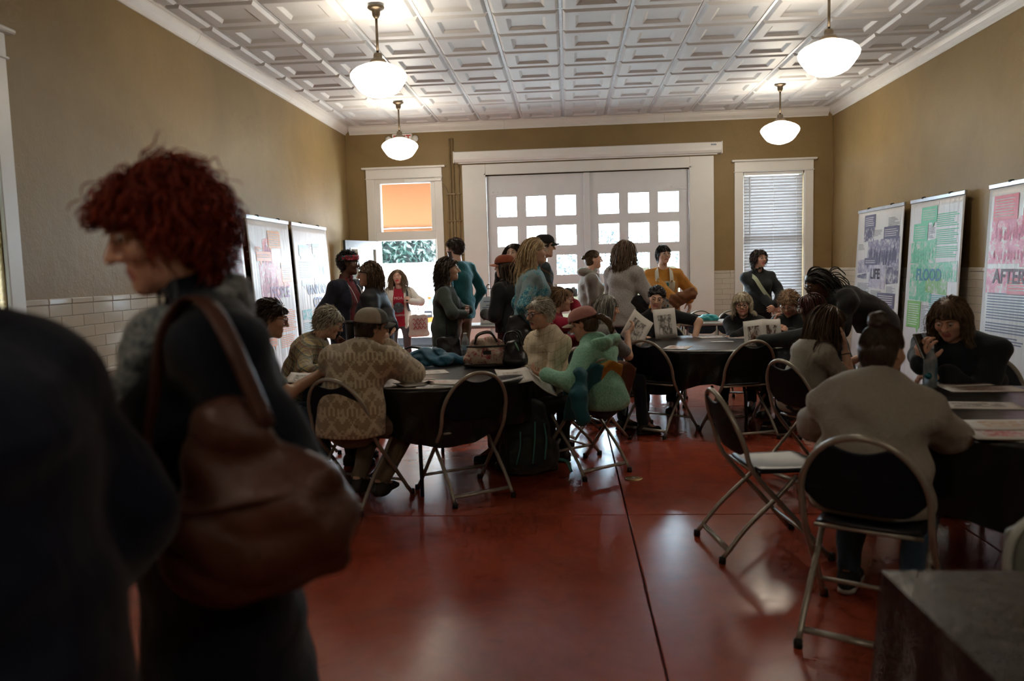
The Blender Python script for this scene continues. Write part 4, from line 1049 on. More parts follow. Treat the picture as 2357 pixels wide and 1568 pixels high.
def hair(K, o, hm, st):
    """hair in person space. st: n, len, vol, curl (amp, freq), part, fringe, grav, r, back (combed back), up"""
    rg = np.random.default_rng(st.get('seed', 1)); hs = K['hs']; n = st.get('n', 700); m = st.get('m', 11); L = st.get('len', .3)
    # roots on the scalp (head space)
    d = rg.normal(size=(n*6, 3)); d /= np.linalg.norm(d, axis=1)[:, None]
    p = d*np.array([.076, .097, .087])+np.array([0, -.012, .030])
    line = np.where(p[:, 1] > .035, .058+st.get('line', 0), np.where(p[:, 1] > -.02, .012, -.052+st.get('nape', 0)))
    ok = (p[:, 2] > line) & (p[:, 2] < st.get('zmax', 9))
    p = p[ok][:n]; d = d[ok][:n]; n = len(p)
    px = st.get('part', 0.0); to = st.get('to')
    if to is not None: flow = np.asarray(to)-p
    else:
        flow = p-np.array([px, .02, .11]); flow[:, 1] *= st.get('fb', .8); flow += np.array([0, -st.get('back', .0), 0])
    flow -= d*(flow*d).sum(1)[:, None]; flow /= np.linalg.norm(flow, axis=1)[:, None]+1e-9
    lay = rg.uniform(0, 1, n)[:, None]; vol = st.get('vol', .012)
    dirv = flow*(1-st.get('up', .05))+d*st.get('up', .05)+rg.normal(size=(n, 3))*st.get('mess', .07)
    dirv /= np.linalg.norm(dirv, axis=1)[:, None]
    ln = L*rg.uniform(st.get('lmin', .75), 1.0, n)[:, None]*np.where((p[:, 1] > .03)[:, None], st.get('fringe', 1.0), 1.0)
    if to is not None: ln = np.linalg.norm(np.asarray(to)-p, axis=1)[:, None]*1.12+.01
    ds = ln/(m-1); side = np.where(p[:, 0] > px, 1.0, -1.0); fz = st.get('fz', .062); fxw = st.get('fxw', .064)
    # work in person space from here
    Rh = K['Rh']; q = p*hs @ Rh.T+K['H']; dv = dirv @ Rh.T; g = np.array([0, st.get('gy', 0), -1.0]); out = [q.copy()]
    ce = K['H']+Rh @ (np.array([0, -.012, .025])*hs); rad = np.array([.076, .098, .088])*hs
    lob = K['H']+Rh @ (np.array([0, .015, -.035])*hs); rl = np.array([.070, .074, .088])*hs
    s = K['s']; caps = [(K['N']-K['T'][:, 2]*.02, K['SR'], .075*s), (K['N']-K['T'][:, 2]*.02, K['SL'], .075*s), (K['neck_top']-np.array([0, 0, .03]), K['N'], .062*s)]
    b = o.get('build', 1.0)
    for j in range(m-1):
        gr = st.get('grav', .5)*(.35+j/m)
        if to is not None: dv = unit_rows(K['H']+Rh @ (np.asarray(to)*hs)-q)*.6+dv*.4
        else: dv = dv+g*gr
        dv = dv+rg.normal(size=(n, 3))*st.get('jit', .05); dv /= np.linalg.norm(dv, axis=1)[:, None]
        q = q+dv*ds*hs
        for cc, rr in ((ce, rad), (lob, rl)):
            u = (q-cc) @ Rh; k = np.sqrt(((u/(rr+.004+vol*lay*hs))**2).sum(1))[:, None]
            u = np.where(k < 1, u/np.maximum(k, .05), u); q = u @ Rh.T+cc
        for a, bb, r in caps:
            v = bb-a; t = np.clip(((q-a) @ v)/(v @ v), 0, 1)[:, None]; w = q-a-t*v; dd = np.linalg.norm(w, axis=1)[:, None]; r_ = r+.004+.4*vol*lay
            q = np.where(dd < r_, a+t*v+w/np.maximum(dd, 1e-4)*r_, q)
        if not st.get('veil'):
            u = ((q-K['H']) @ Rh)/hs; mk = (u[:, 1] > .015) & (u[:, 2] < fz) & (np.abs(u[:, 0]) < fxw) & (u[:, 2] > -.16)
            u[:, 0] = np.where(mk, side*fxw, u[:, 0]); u[:, 1] = np.where(mk, np.minimum(u[:, 1], .062), u[:, 1]); q = (u*hs) @ Rh.T+K['H']
        ym = st.get('ymax', .05)
        u = ((q-K['H']) @ Rh)/hs; mk = (u[:, 1] > ym) & (u[:, 2] < .03); u[:, 1] = np.where(mk, ym-.5*lay[:, 0]*.02, u[:, 1]); q = (u*hs) @ Rh.T+K['H']
        # trunk
        w = (q-K['C']) @ K['T']; rx, ry = .135*s*b, .105*s*b; k = np.sqrt((w[:, 0]/rx)**2+(w[:, 1]/ry)**2)[:, None]; inz = (np.abs(w[:, 2]) < .16*s)[:, None]
        w2 = np.concatenate([w[:, :2]/np.maximum(k, .05), w[:, 2:]], 1); w = np.where((k < 1) & inz, w2, w); q = w @ K['T'].T+K['C']
        out.append(q.copy())
    Pth = np.stack(out, 1)
    ca, cf = st.get('curl', (0, 0))
    if ca:
        t = np.linspace(0, 1, m)[None, :, None]; ph = rg.uniform(0, 6.28, (n, 1, 1)); am = ca*(.35+.65*t)
        Tt = np.gradient(Pth, axis=1); Tt /= np.linalg.norm(Tt, axis=2, keepdims=True)+1e-9
        U = np.cross(Tt, np.array([.3, .9, .2])); U /= np.linalg.norm(U, axis=2, keepdims=True)+1e-9; Wd = np.cross(Tt, U)
        dist = t*ln[:, :, None]; Pth = Pth+am*(U*np.cos(cf*dist+ph)+Wd*np.sin(cf*dist+ph))
    V1, F1 = strand_mesh(Pth, st.get('r', .0030)*(.62 if o.get('rib') else 1), None, st.get('taper', .35), o.get('rib', False))
    # close-fitting cap underneath
    f = Field((-.12, -.15, -.13), (.12, .12, .16), .010)
    c = st.get('cap', .005)
    f.ell((0, -.012, .030), (.076+c, .097+c, .087+c), None, 0); f.ell((0, -.035, -.02), (.070+c, .075+c, .075+c), None, .03)
    if 'zmax' in st: f.plane((0, 0, st['zmax']+.03), (0, 0, 1))
    f.ell((0, .075, -.065), (.080, .085, .125), None, .02, 's')
    for sg in (-1, 1): f.ell((sg*.09, .028, -.04), (.04, .045, .06), None, .015, 's')
    if st.get('line'): pass
    f.noise(.002, 70, 3)
    V2, F2 = f.mesh(); V2 = to_head(K, V2)
    V = np.concatenate([V2, V1]); F = np.concatenate([F2, F1+len(V2)])
    return mesh_np('hair', V, F, [hm])
def bun(K, hm, c, r, seed=1):
    f = Field((-.1, -.22, -.06), (.1, .06, .22), .006); c = np.array(c)
    for k in range(5):
        a = 2*PI*k/5; f.ell(c+np.array([math.cos(a)*r*.45, -.004*k, math.sin(a)*r*.45]), (r*.62, r*.6, r*.55), None, .01)
    f.noise(.003, 120, seed)
    V, F = f.mesh(); return mesh_np('hair_bun', to_head(K, V), F, [hm])
# ------------------------------------------------------------------ a person
NP = [0]; PEOPLE = {}; DEBUG = False
def person(key, label, head, face, skin_, hairst, top, bottom, shoes, **o):
    """head = (x, y, depth) of the head centre in the photograph; face = facing angle as the viewer sees it (0 turned straight away, 90 to the left, 180 towards)"""
    NP[0] += 1
    if o.get('sit'): o['seat'] = o.get('seat', .455)
    tgt = at(*head); lo, hi = 1.15, 2.3
    for _ in range(26):
        md = (lo+hi)/2; z = skeleton(md, o)['H'][2]
        if z < tgt[2]: lo = md
        else: hi = md
    H = (lo+hi)/2
    if o.get('sit'):      # a seated person keeps a real size and leans as far as the head height asks
        hn = o.get('ht', 1.60 if o.get('fem', 1) else 1.72)
        if H < hn:
            H = hn; lo, hi = o.get('lean', 5), 58
            for _ in range(26):
                o['lean'] = (lo+hi)/2
                if skeleton(H, o)['H'][2] > tgt[2]: lo = o['lean']
                else: hi = o['lean']
    K = skeleton(H, o); th = math.radians(face)-math.atan2(tgt[0], tgt[1]); Rz = rotz(th)
    loc = tgt-Rz @ K['H']; loc[2] = 0
    o['Hgt'] = H; o['rib'] = head[2] > 3.6 and not (hairst or {}).get('thick')
    def tol(w): return Rz.T @ (np.asarray(w, float)-loc)
    for sd in 'RL':
        v = o.get(sd)
        if v is not None and len(v) == 3 and v[2] > 1.3 and v[0] > 40: o[sd] = tol(at(*v))      # photograph position with depth
    limbs(K, o)
    s = K['s']; hs = K['hs']; C, R = K['H'], K['Rh']
    near = o.get('fine', .0092 if head[2] > 7.0 else .0080)
    J = [K[a+b] for a in 'SEWJKA' for b in 'RL']+[K['P'], C]
    lo = np.min(J, 0)-.24; hi = np.max(J, 0)+.24; lo[2] = -.03
    fz = [(C-np.array([.125, .135, .15])*hs, C+np.array([.125, .135, .15])*hs)]
    HD = {}
    for sd, sg in (('R', 1), ('L', -1)):
        w = K['W'+sd]; fd = o.get('fd'+sd); fd = unit(w-K['E'+sd]) if fd is None else unit(fd)
        pn = o.get('pn'+sd); pn = np.array([-sg*1.0, .15, -.1]) if pn is None else np.asarray(pn, float)
        HD[sd] = (w, fd, pn, -sg)
        if o.get('hands', 1): c = w+fd*.10*s; fz.append((c-.105, c+.105))
    f = Field(lo, hi, .026, fz, near)
    torso(f, K, o, -.008); arms(f, K, 0, b=o.get('armb', 1)); legs(f, K, -.005)
    f.cone(K['N']-K['T'][:, 2]*.02*s, C+R @ (np.array([0, -.02, -.05])*hs), .054*s*o.get('neckb', 1), .050*hs*o.get('neckb', 1), .025)
    for sd in 'RL':
        A = K['A'+sd]; f.cone(A, A+np.array([0, .14, -.05]), .036*s, .022*s, .02)
        w, fd, pn, sg = HD[sd]
        if o.get('hands', 1): hand(f, w, fd, pn, sg*(1), .98*s if o.get('fem', 1) else 1.08*s, o.get('curl'+sd, .45))
        else: f.cone(w, w+fd*.09, .026*s, .03*s, .02)
    headprims(f, C, R, hs, o.get('fem', 1), o)
    V, F = f.mesh()
    ctr = V[F].mean(1); u = ((ctr-C) @ R)/hs
    lipm = (np.abs(u[:, 0]) < .024) & (u[:, 2] < -.0525) & (u[:, 2] > -.0765) & (u[:, 1] > .080)
    mi = lipm.astype(int)
    sm, lm = SKIN[skin_]
    mats = [sm, lm]
    if o.get('beard'):
        bd = (u[:, 2] < -.035) & (u[:, 2] > -.13) & (u[:, 1] > .015) & ~lipm & (np.abs(u[:, 0]) < .09); mi = np.where(bd, 2, mi); mats.append(hair_mat(*o['beard']))
    body = obj('person', mesh_np('person', V, F, mats, True, mi), None, tuple(loc), th)
    tag(body, label, 'person', o.get('group'))
    body['kind'] = 'thing'
    par = body
    def addm(name, me): 
        x = bpy.data.objects.new(name, me); link(x, par); return x
    # eyes and brows
    if o.get('eyes', 1):
        for sg in (-1, 1):
            m = MB(); rr = .0128; c = np.array([sg*.031, .0825, .0075])
            nn = 12
            m.use(0); m.lathe([(rr*math.sin(a), -rr*math.cos(a)) for a in np.linspace(.05, PI*.83, 8)], nn, cap=True)
            m.use(1); m.lathe([(rr*math.sin(a), -rr*math.cos(a)) for a in np.linspace(PI*.83, PI*.985, 4)], nn, cap=True)
            lk = o.get('look', (0, 0)); A = rotz(math.radians(lk[0])) @ rotx(math.radians(-90+lk[1]))
            m.v = [tuple(A @ np.array(v)+c) for v in m.v]; mb_head(m, K)
            addm('eye', m.mesh('eye', [M_eyew, M_iris]))
            m = MB(); m.tube([np.array([sg*x, y, z]) for x, y, z in ((.013, .0985, .027), (.028, .0965, .0325), (.044, .085, .030), (.052, .074, .025))], [.0028, .0036, .003, .0015], 6, flat=.8)
            mb_head(m, K); addm('eyebrow', m.mesh('eyebrow', hairst['brow'] if hairst and 'brow' in hairst else hair_mat('darkbrown', (.03, .018, .01))))
            # upper lid
            m = MB(); m.tube([np.array([sg*(.031+.0155*math.cos(a)), .0835+.0125-.006*abs(math.cos(a))**2, .0075+.0065*math.sin(a)]) for a in np.linspace(.05, PI-.05, 7)], .0026, 5)
            mb_head(m, K); addm('eyelid', m.mesh('eyelid', sm if not o.get('lash') else mat('lash', (.02, .012, .01), .6)))
    # clothes
    def cloth(name, e, mt, sl=(1, 1), hem=None, h=.017, wr=.0045, low=True, k=.045, opn=None, neck=.052, collar=None, fl=0, seed=0, slb=1.0, quilt=0):
        f = Field(lo, hi, h)
        torso(f, K, o, e, k, low=low)
        arms(f, K, e*.9, sl[0], sl[1], b=slb)
        if sl[1] >= .95:
            for sd in 'RL': f.cone(K['W'+sd]-(K['W'+sd]-K['E'+sd])*.12, K['W'+sd], .030*s+e, .030*s+e, .01)
        if hem:
            b = o.get('build', 1.0)
            if o.get('sit'):
                f.ec(K['P']+K['T0'][:, 2]*.06, K['P']+K['T0'][:, 2]*(.06-hem), (.155*s*b+e, .115*s*b+e), (.165*s*b+e+fl, .125*s*b+e+fl), K['T0'][:, 0], k)
            else: f.ec(K['P']+K['T0'][:, 2]*.06, K['P']+np.array([0, 0, -hem]), (.152*s*b+e, .112*s*b+e), (.165*s*b+e+fl, .12*s*b+e+fl), K['T0'][:, 0], k)
        if wr: f.wrinkle(wr, 1.0, NP[0]*7+seed)
        if quilt: f.D = f.D-(quilt*np.abs(np.sin(PI*f.ax[2]/.075))**.6)[None, None, :].astype(np.float32)
        if hem is not None and not o.get('sit'): f.plane(K['P']+np.array([0, 0, -hem]), (0, 0, -1))
        if o.get('sit'): f.plane((0, 0, o['seat']+.004), (0, 0, -1))
        # neck opening
        f.cone(K['N']-K['T'][:, 2]*.012*s+K['T'][:, 1]*.01, K['N']+K['T'][:, 2]*.2*s+K['T'][:, 1]*.05, neck*s, neck*s*1.25, .012, 's')
        if collar:
            f.ec(K['N']-K['T'][:, 2]*.02, K['N']+K['T'][:, 2]*collar*s+K['T'][:, 1]*.012, (.075*s, .075*s), (.070*s, .074*s), K['T'][:, 0], .01)
            f.ec(K['N']-K['T'][:, 2]*.0+K['T'][:, 1]*.012, K['N']+K['T'][:, 2]*(collar+.12)*s+K['T'][:, 1]*.02, (.058*s, .058*s), (.062*s, .066*s), K['T'][:, 0], .006, 's')
        # cuffs open at wrist
        if opn:
            # front opening: wedge from neck to hem
            a = K['N']+K['T'][:, 1]*.14*s; bq = K['P']+K['T0'][:, 1]*.20*s+np.array([0, 0, -(hem or .1)-.05])
            f.ec(a, bq, (opn[0]*s, .16*s), (opn[1]*s, .16*s), K['T'][:, 0], .02, 's')
        V, F = f.mesh(); me = mesh_np(name, V, F, [mt]); return addm(name, me)
    for i, c in enumerate(top if isinstance(top, list) else [top]):
        c = dict(c); nm = c.pop('name'); e = c.pop('e', .012); mt = c.pop('mat'); cloth(nm, e, mt, seed=i, **c)
    if bottom:
        f = Field(lo, hi, .020); b = o.get('build', 1.0); e = bottom.get('e', .008)
        f.ec(K['P']-K['T0'][:, 2]*.05, K['P']+K['T0'][:, 2]*.12*s, (.152*s*b+e, .112*s*b+e), (.142*s*b+e, .106*s*b+e), K['T0'][:, 0], .03)
        if o.get('sit'): f.ell(K['P']+np.array([0, -.05, -.03]), (.165*s*b+e, .11*s*b+e, .085*s+e), K['T0'], .03)
        legs(f, K, e, bottom.get('frac', .93), b=b*bottom.get('lb', 1), flare=bottom.get('flare', .006)); f.wrinkle(.0045, 1.1, NP[0]*3+1)
        f.plane((0, 0, .05), (0, 0, -1))
        V, F = f.mesh(); addm(bottom.get('name', 'trousers'), mesh_np('trousers', V, F, [bottom['mat']]))
    if shoes:
        for sd in 'RL':
            A = K['A'+sd]; fd = np.array([0, 1, 0]) if o.get('toe'+sd) is None else unit(o['toe'+sd])
            f = Field(A-np.array([.22, .22, .14]), A+np.array([.22, .28, .12]), .016)
            f.ec(A+np.array([0, 0, -.045])-fd*.035, A+np.array([0, 0, -.052])+fd*.155, (.038*s, .036), (.042*s, .026), np.cross(fd, (0, 0, 1)), .03)
            f.cone(A+np.array([0, 0, .0]), A+np.array([0, 0, -.05])+fd*.03, .046*s, .04*s, .04)
            f.cone(A+np.array([0, 0, .02]), A+np.array([0, 0, .15]), .036*s, .036*s, .0, 's')
            f.plane((0, 0, .014), (0, 0, -1))
            V, F = f.mesh(); so = addm('shoe', mesh_np('shoe', V, F, [shoes[0]]))
            f2 = Field(A-np.array([.22, .22, .14]), A+np.array([.22, .28, .12]), .016)
            f2.ec(A+np.array([0, 0, -.070])-fd*.035, A+np.array([0, 0, -.070])+fd*.155, (.043*s, .036), (.046*s, .026), np.cross(fd, (0, 0, 1)), .0)
            f2.plane((0, 0, .030), (0, 0, 1)); f2.plane((0, 0, .001), (0, 0, -1))
            V, F = f2.mesh()
            if len(F): x = bpy.data.objects.new('sole', mesh_np('sole', V, F, [shoes[1]])); link(x, so)
    if hairst:
        st = dict(hairst)
        addm('hair', hair(K, o, st['mat'], st))
        if 'bun' in st: addm('hair_bun', bun(K, st['mat'], st['bun'][0], st['bun'][1]))
    if DEBUG: print('PERSON', key, 'H %.2f' % H, 'loc', np.round(loc[:2], 2), 'deg', round(math.degrees(th)), 'lean', round(o.get('lean', 3)), 'headloc', np.round(tgt, 2))
    PEOPLE[key] = (body, K, o, tol, loc, Rz)
    return body, K, addm
# ------------------------------------------------------------------ things people wear
def glasses(K, addm, mt, w=.0245, h=.019, r=.0016, round_=.5):
    m = MB()
    for sg in (-1, 1):
        pts = []
        for k in range(20):
            a = 2*PI*k/20; c, s_ = math.cos(a), math.sin(a); q = (abs(c)**(2/round_)+abs(s_)**(2/round_))**(-round_/2) if round_ else 1
            pts.append(np.array([sg*.0325+w*c*q, .1065-.16*(abs(sg*.0325+w*c*q)-.0325)**1*.6, .004+h*s_*q]))
        m.tube(pts, r, 6, closed=True)
    m.tube([np.array([x, .109, .008]) for x in (-.009, 0, .009)], r*1.1, 6)
    for sg in (-1, 1): m.tube([np.array([sg*x, y, z]) for x, y, z in ((.056, .100, .010), (.072, .075, .012), (.079, .02, .010), (.080, -.015, .004), (.078, -.03, -.012))], r, 6)
    mb_head(m, K); g = addm('glasses', m.mesh('glasses', mt))
    for sg in (-1, 1):
        l = MB(); l.add([np.array([sg*.0325+w*.95*math.cos(a), .1065, .004+h*.95*math.sin(a)]) for a in [2*PI*k/16 for k in range(16)]], [tuple(range(16))])
        mb_head(l, K); x = bpy.data.objects.new('lens', l.mesh('lens', M_glass)); link(x, g)
    return g
def cap(K, addm, mt, brim_mt, rot=0, tilt=0, strap=None, mesh_back=None):
    """baseball cap; rot turns the brim (180 = worn backwards)"""
    A = rotz(math.radians(rot)) @ rotx(math.radians(tilt)); 
    def tr(m): m.v = [tuple(A @ np.array(v)+np.array([0, -.008, .032])) for v in m.v]; return mb_head(m, K)
    m = MB()
    def dome(u, v):
        a = 2*PI*u; r = math.cos(v*PI/2)**.72; z = .088*math.sin(v*PI/2)**.9; seam = 1+.012*abs(math.cos(3*a))**8
        return (.089*r*math.sin(a)*seam, .110*r*math.cos(a)*seam, z+.002)
    m.grid(dome, 48, 12, True, True)
    if mesh_back:      # rear panels in another cloth, front panels plain
        for i in range(len(m.f)):
            u = (i % 48)/48
            if .2 < u < .8: m.mi[i] = 1
    tr(m); c = addm('cap', m.mesh('cap', [mt, mesh_back or mt]))
    md = c.modifiers.new('solid', 'SOLIDIFY'); md.thickness = .004
    b = MB(); b.grid(lambda u, v: ((u-.5)*2*(.078-.012*v*abs(u-.5)*2), .085*math.sqrt(max(0, 1-((u-.5)*1.72)**2))+.012+.078*v*math.sqrt(max(.0, 1-((u-.5)*1.9)**2)), .004-.030*((u-.5)*2)**2-.012*v), 20, 6)
    tr(b); x = bpy.data.objects.new('brim', b.mesh('brim', brim_mt)); link(x, c); md = x.modifiers.new('solid', 'SOLIDIFY'); md.thickness = .005
    t = MB(); t.lathe([(.007, 0), (.006, .004), (.001, .006)], 10, (0, 0, .089)); tr(t); x = bpy.data.objects.new('button', t.mesh('button', brim_mt)); link(x, c)
    if strap:
        q = MB(); q.tube([(.045*math.sin(a), -.112*math.cos(a), .012) for a in np.linspace(-.45, .45, 7)], .009, 6, flat=.4); tr(q); x = bpy.data.objects.new('strap', q.mesh('strap', strap)); link(x, c)
    return c
def mustache(K, addm, mt):
    m = MB()
    for sg in (-1, 1): m.tube([np.array([sg*x, y, z]) for x, y, z in ((.001, .098, -.046), (.014, .096, -.049), (.027, .087, -.058), (.031, .081, -.066))], [.006, .0075, .005, .002], 8, flat=.8)
    mb_head(m, K); addm('moustache', m.mesh('moustache', mt))
def band(pts, axis_pt, w, t, name, mt, addm, n=6):
    """flat strap lying on the body: pts path, axis_pt a point inside the trunk"""
    P = smooth_path(pts, n); m = MB(); V = []; A = Vector(axis_pt)
    for i, p in enumerate(P):
        T = (P[min(i+1, len(P)-1)]-P[max(i-1, 0)]).normalized(); N = p-A; N.z *= .25; N = (N-T*N.dot(T)).normalized(); S = T.cross(N)
        V += [p-S*w-N*t, p+S*w-N*t, p+S*w+N*t, p-S*w+N*t]
    F = [(4*i+k, 4*i+(k+1) % 4, 4*i+4+(k+1) % 4, 4*i+4+k) for i in range(len(P)-1) for k in range(4)]+[(3, 2, 1, 0), tuple(4*(len(P)-1)+k for k in range(4))]
    m.add(V, F); return addm(name, m.mesh(name, mt))
def strap_path(pts, w, t, mt, name, addm):
    """flat band along a path"""
    m = MB(); m.tube(smooth_path(pts, 6), w, 8, flat=t/w); return addm(name, m.mesh(name, mt))
# ------------------------------------------------------------------ patterned cloths
def plaid(name, base, bands, scale=1.0, rough=.85):
    """bands: list of (period m, width share, colour, strength)"""
    t = NT(name); t.set(Roughness=rough); s = t.sep(t.co('Object'))
    a = t.math('ADD', s[0], t.math('MULTIPLY', s[1], .8)); col = base
    first = True
    for per, wd, c, st in bands:
        for ax in (a, t.math('ADD', t.math('MULTIPLY', s[2], .88), t.math('MULTIPLY', s[1], .5))):
            l = t.math('MULTIPLY', t.math('LESS_THAN', t.math('FRACT', t.math('MULTIPLY', t.math('ADD', ax, 10+per*.37), 1/per)), wd), st)
            col = t.mix(l, col, c)
    t.base(col); w = t.noise(t.co(), 16, 3, .6, .6); t.bump(w.outputs['Fac'], .35, .02); MATS[name] = t.m; return t.m
def heather(name, c, c2, sc=160, stretch=(1, 1, .35)):
    t = NT(name); t.set(Roughness=.92, Sheen_Weight=.2); n = t.noise(t.co('Object', stretch), sc, 3, .7)
    t.base(t.ramp(n.outputs['Fac'], [(.36, c), (.64, c2)])); w = t.noise(t.co(), 15, 3, .6, .6); t.bump(t.math('MULTIPLY_ADD', n.outputs['Fac'], .15, w.outputs['Fac']), .35, .02); MATS[name] = t.m; return t.m
def fleece_mat():
    t = NT('tan_patterned_fleece'); t.set(Roughness=.95, Sheen_Weight=.4)
    s = t.sep(t.co('Object')); x = t.math('ADD', s[0], t.math('MULTIPLY', s[1], .7)); z = s[2]
    qx = t.math('MULTIPLY', t.math('FLOOR', t.math('MULTIPLY', x, 90)), 1/90); qz = t.math('MULTIPLY', t.math('FLOOR', t.math('MULTIPLY', z, 75)), 1/75)
    tri = t.math('PINGPONG', qx, .075); d1 = t.math('FRACT', t.math('MULTIPLY', t.math('ADD', qz, tri), 9.0))
    d2 = t.math('FRACT', t.math('MULTIPLY', t.math('SUBTRACT', qz, tri), 9.0))
    m1 = t.math('GREATER_THAN', d1, .62); m2 = t.math('LESS_THAN', t.math('FRACT', t.math('MULTIPLY', x, 30)), .45)
    band = t.math('GREATER_THAN', t.math('FRACT', t.math('MULTIPLY', z, 6.2)), .72); m3 = t.math('MULTIPLY', m2, band)
    m = t.math('MAXIMUM', t.math('MULTIPLY', m1, t.math('SUBTRACT', 1, band)), m3)
    m = t.math('MAXIMUM', m, t.math('MULTIPLY', t.math('GREATER_THAN', d2, .86), .8))
    n = t.noise(t.co(), 220, 3); c = t.mix(m, (.30, .21, .11), (.66, .56, .38)); t.base(t.mix(.35, c, t.ramp(n.outputs['Fac'], [(.3, (.12, .09, .05)), (.7, (.6, .52, .38))])))
    t.bump(t.math('MULTIPLY_ADD', n.outputs['Fac'], .5, t.noise(t.co(), 14, 3).outputs['Fac']), .4, .02); return t.m
def denim_embroidered():
    t = NT('embroidered_denim'); t.set(Roughness=.9); v = t.node('ShaderNodeTexVoronoi', Scale=38); co = t.co(); t.link(co, v.inputs['Vector'])
    n = t.noise(co, 5.5, 3, .6, .5); reg = t.ramp(n.outputs['Fac'], [(.46, (0, 0, 0)), (.52, (1, 1, 1))])
    fl = t.ramp(v.outputs['Distance'], [(.0, (.45, .50, .42)), (.18, (.02, .13, .21)), (.35, (.20, .42, .42)), (.5, (.03, .17, .25))], 'CONSTANT')
    t.base(t.mix(reg, (.17, .24, .255), fl)); w = t.noise(co, 16, 3); t.bump(w.outputs['Fac'], .35, .02); return t.m
def overall_mat():
    t = NT('printed_cream_overalls'); t.set(Roughness=.9); co = t.co('Object', (1, 1, .7)); v = t.node('ShaderNodeTexVoronoi', Scale=17, Randomness=.8); t.link(co, v.inputs['Vector'])
    m = t.math('LESS_THAN', v.outputs['Distance'], .30); c = t.mix(t.math('GREATER_THAN', t.sep(v.outputs['Color'])[0], .35), (.42, .25, .10), (.05, .17, .19))
    t.base(t.mix(m, (.52, .48, .38), c)); w = t.noise(t.co(), 16, 3); t.bump(w.outputs['Fac'], .35, .02); return t.m
def puffer_mat(): return mat('black_quilted_nylon', (.012, .013, .017), .62, vary=(8, .2), spec=.3)
C_navy = fabric('navy_knit', (.012, .014, .026)); C_black = fabric('black_jersey', (.010, .010, .012)); C_black2 = fabric('black_softshell', (.012, .015, .017), 200, .7)
C_maroon = fabric('maroon_polo', (.11, .012, .016)); C_jean = fabric('blue_denim', (.035, .065, .105), 300); C_djean = fabric('dark_denim', (.014, .02, .034), 300)
C_red = fabric('red_tee', (.30, .012, .03)); C_white = fabric('white_fleece', (.60, .57, .51), 200); C_grey = fabric('grey_denim', (.085, .082, .088), 300)
C_olive = fabric('olive_green_knit', (.042, .058, .050), 220); C_teal = fabric('teal_sweater', (.012, .095, .105), 220); C_marp = fabric('maroon_corduroy', (.045, .013, .014), 300)
C_taupe = fabric('taupe_raincoat', (.22, .20, .17), 200, .7); C_gsw = heather('grey_flecked_wool', (.22, .21, .20), (.44, .42, .40), 140, (1, 1, 1)); C_must = fabric('mustard_knit', (.46, .20, .03), 160)
C_sage = fabric('sage_grey_tee', (.19, .235, .215), 260); C_mint = heather('mint_heather_hoodie', (.12, .36, .26), (.34, .64, .47)); C_crim = fabric('crimson_jacket', (.27, .008, .03))
C_gtee = heather('grey_flecked_tee', (.10, .105, .105), (.22, .22, .215), 120, (1, 1, .5)); C_khaki = fabric('khaki_trouser', (.16, .12, .08), 300); C_ggrn = fabric('warm_grey_tee', (.30, .28, .235), 260)
C_sweat = heather('grey_sweatshirt', (.25, .225, .185), (.33, .30, .25), 300, (1, 1, 1)); C_dnav = fabric('dark_navy_hoodie', (.014, .018, .026), 240); C_coat = fabric('navy_wool_coat', (.006, .009, .017), 220, spec=.12)
C_fg = fabric('navy_jacket', (.005, .009, .022), 220, spec=.12)
C_fleece = fleece_mat(); C_denim = denim_embroidered(); C_over = overall_mat(); C_puff = puffer_mat()
C_plaid = plaid('multi_plaid_shirt', (.29, .25, .18), [(.060, .40, (.46, .33, .10), .6), (.060, .16, (.045, .11, .13), .7), (.030, .14, (.42, .39, .31), .5), (.12, .12, (.15, .05, .03), .6)])
C_plaid2 = plaid('cream_windowpane_shirt', (.62, .53, .38), [(.05, .07, (.13, .12, .10), .55), (.025, .05, (.46, .38, .27), .5)]); C_plaid3 = plaid('dark_plaid_flannel', (.03, .045, .05), [(.10, .4, (.01, .015, .02), .6), (.10, .12, (.2, .09, .04), .6)])
SH_BLK = (mat('black_shoe', (.012, .012, .013), .5), mat('dark_sole', (.02, .02, .02), .7)); SH_WHT = (mat('dark_sneaker', (.03, .032, .032), .7), mat('pale_sole', (.45, .40, .32), .7)); SH_VAN = (mat('black_canvas_shoe', (.014, .014, .016), .8), mat('white_sole', (.5, .48, .44), .6)); SH_RED = (mat('brown_boot', (.07, .03, .02), .5), SH_BLK[1])
Hm = hair_mat
H_black = Hm('black', (.007, .006, .006), (.02, .017, .016)); H_dbr = Hm('darkbrown', (.020, .012, .008), (.06, .035, .022)); H_br = Hm('brown', (.05, .027, .014), (.13, .075, .04)); H_lbr = Hm('lightbrown', (.11, .065, .036), (.24, .16, .10))
H_bl = Hm('blond', (.33, .21, .095), (.62, .46, .27)); H_pbl = Hm('paleblond', (.50, .41, .27), (.78, .70, .54)); H_gry = Hm('grey', (.20, .19, .17), (.46, .44, .40)); H_gry2 = Hm('silver', (.30, .28, .23), (.62, .57, .46)); H_red = Hm('red', (.085, .007, .003), (.30, .032, .010)); H_aub = Hm('auburn', (.030, .005, .005), (.085, .016, .012)); H_gin = Hm('strawberry', (.22, .12, .06), (.42, .27, .15))
M_blkf = mat('black_frame', (.012, .012, .013), .3); M_redf = mat('red_frame', (.35, .01, .03), .3); M_clrf = mat('pale_metal_frame', (.5, .45, .38), .3, .6)
def long_(ma, L=.40, **k): return dict(dict(mat=ma, n=1250, len=L, vol=.012, brow=ma, r=.0025, mess=.05, jit=.03), **k)
def curly(ma, L=.30, **k): return dict(dict(mat=ma, n=1000, len=L, vol=.022, curl=(.009, 95), up=.12, r=.0030, m=16, brow=ma, grav=.42), **k)
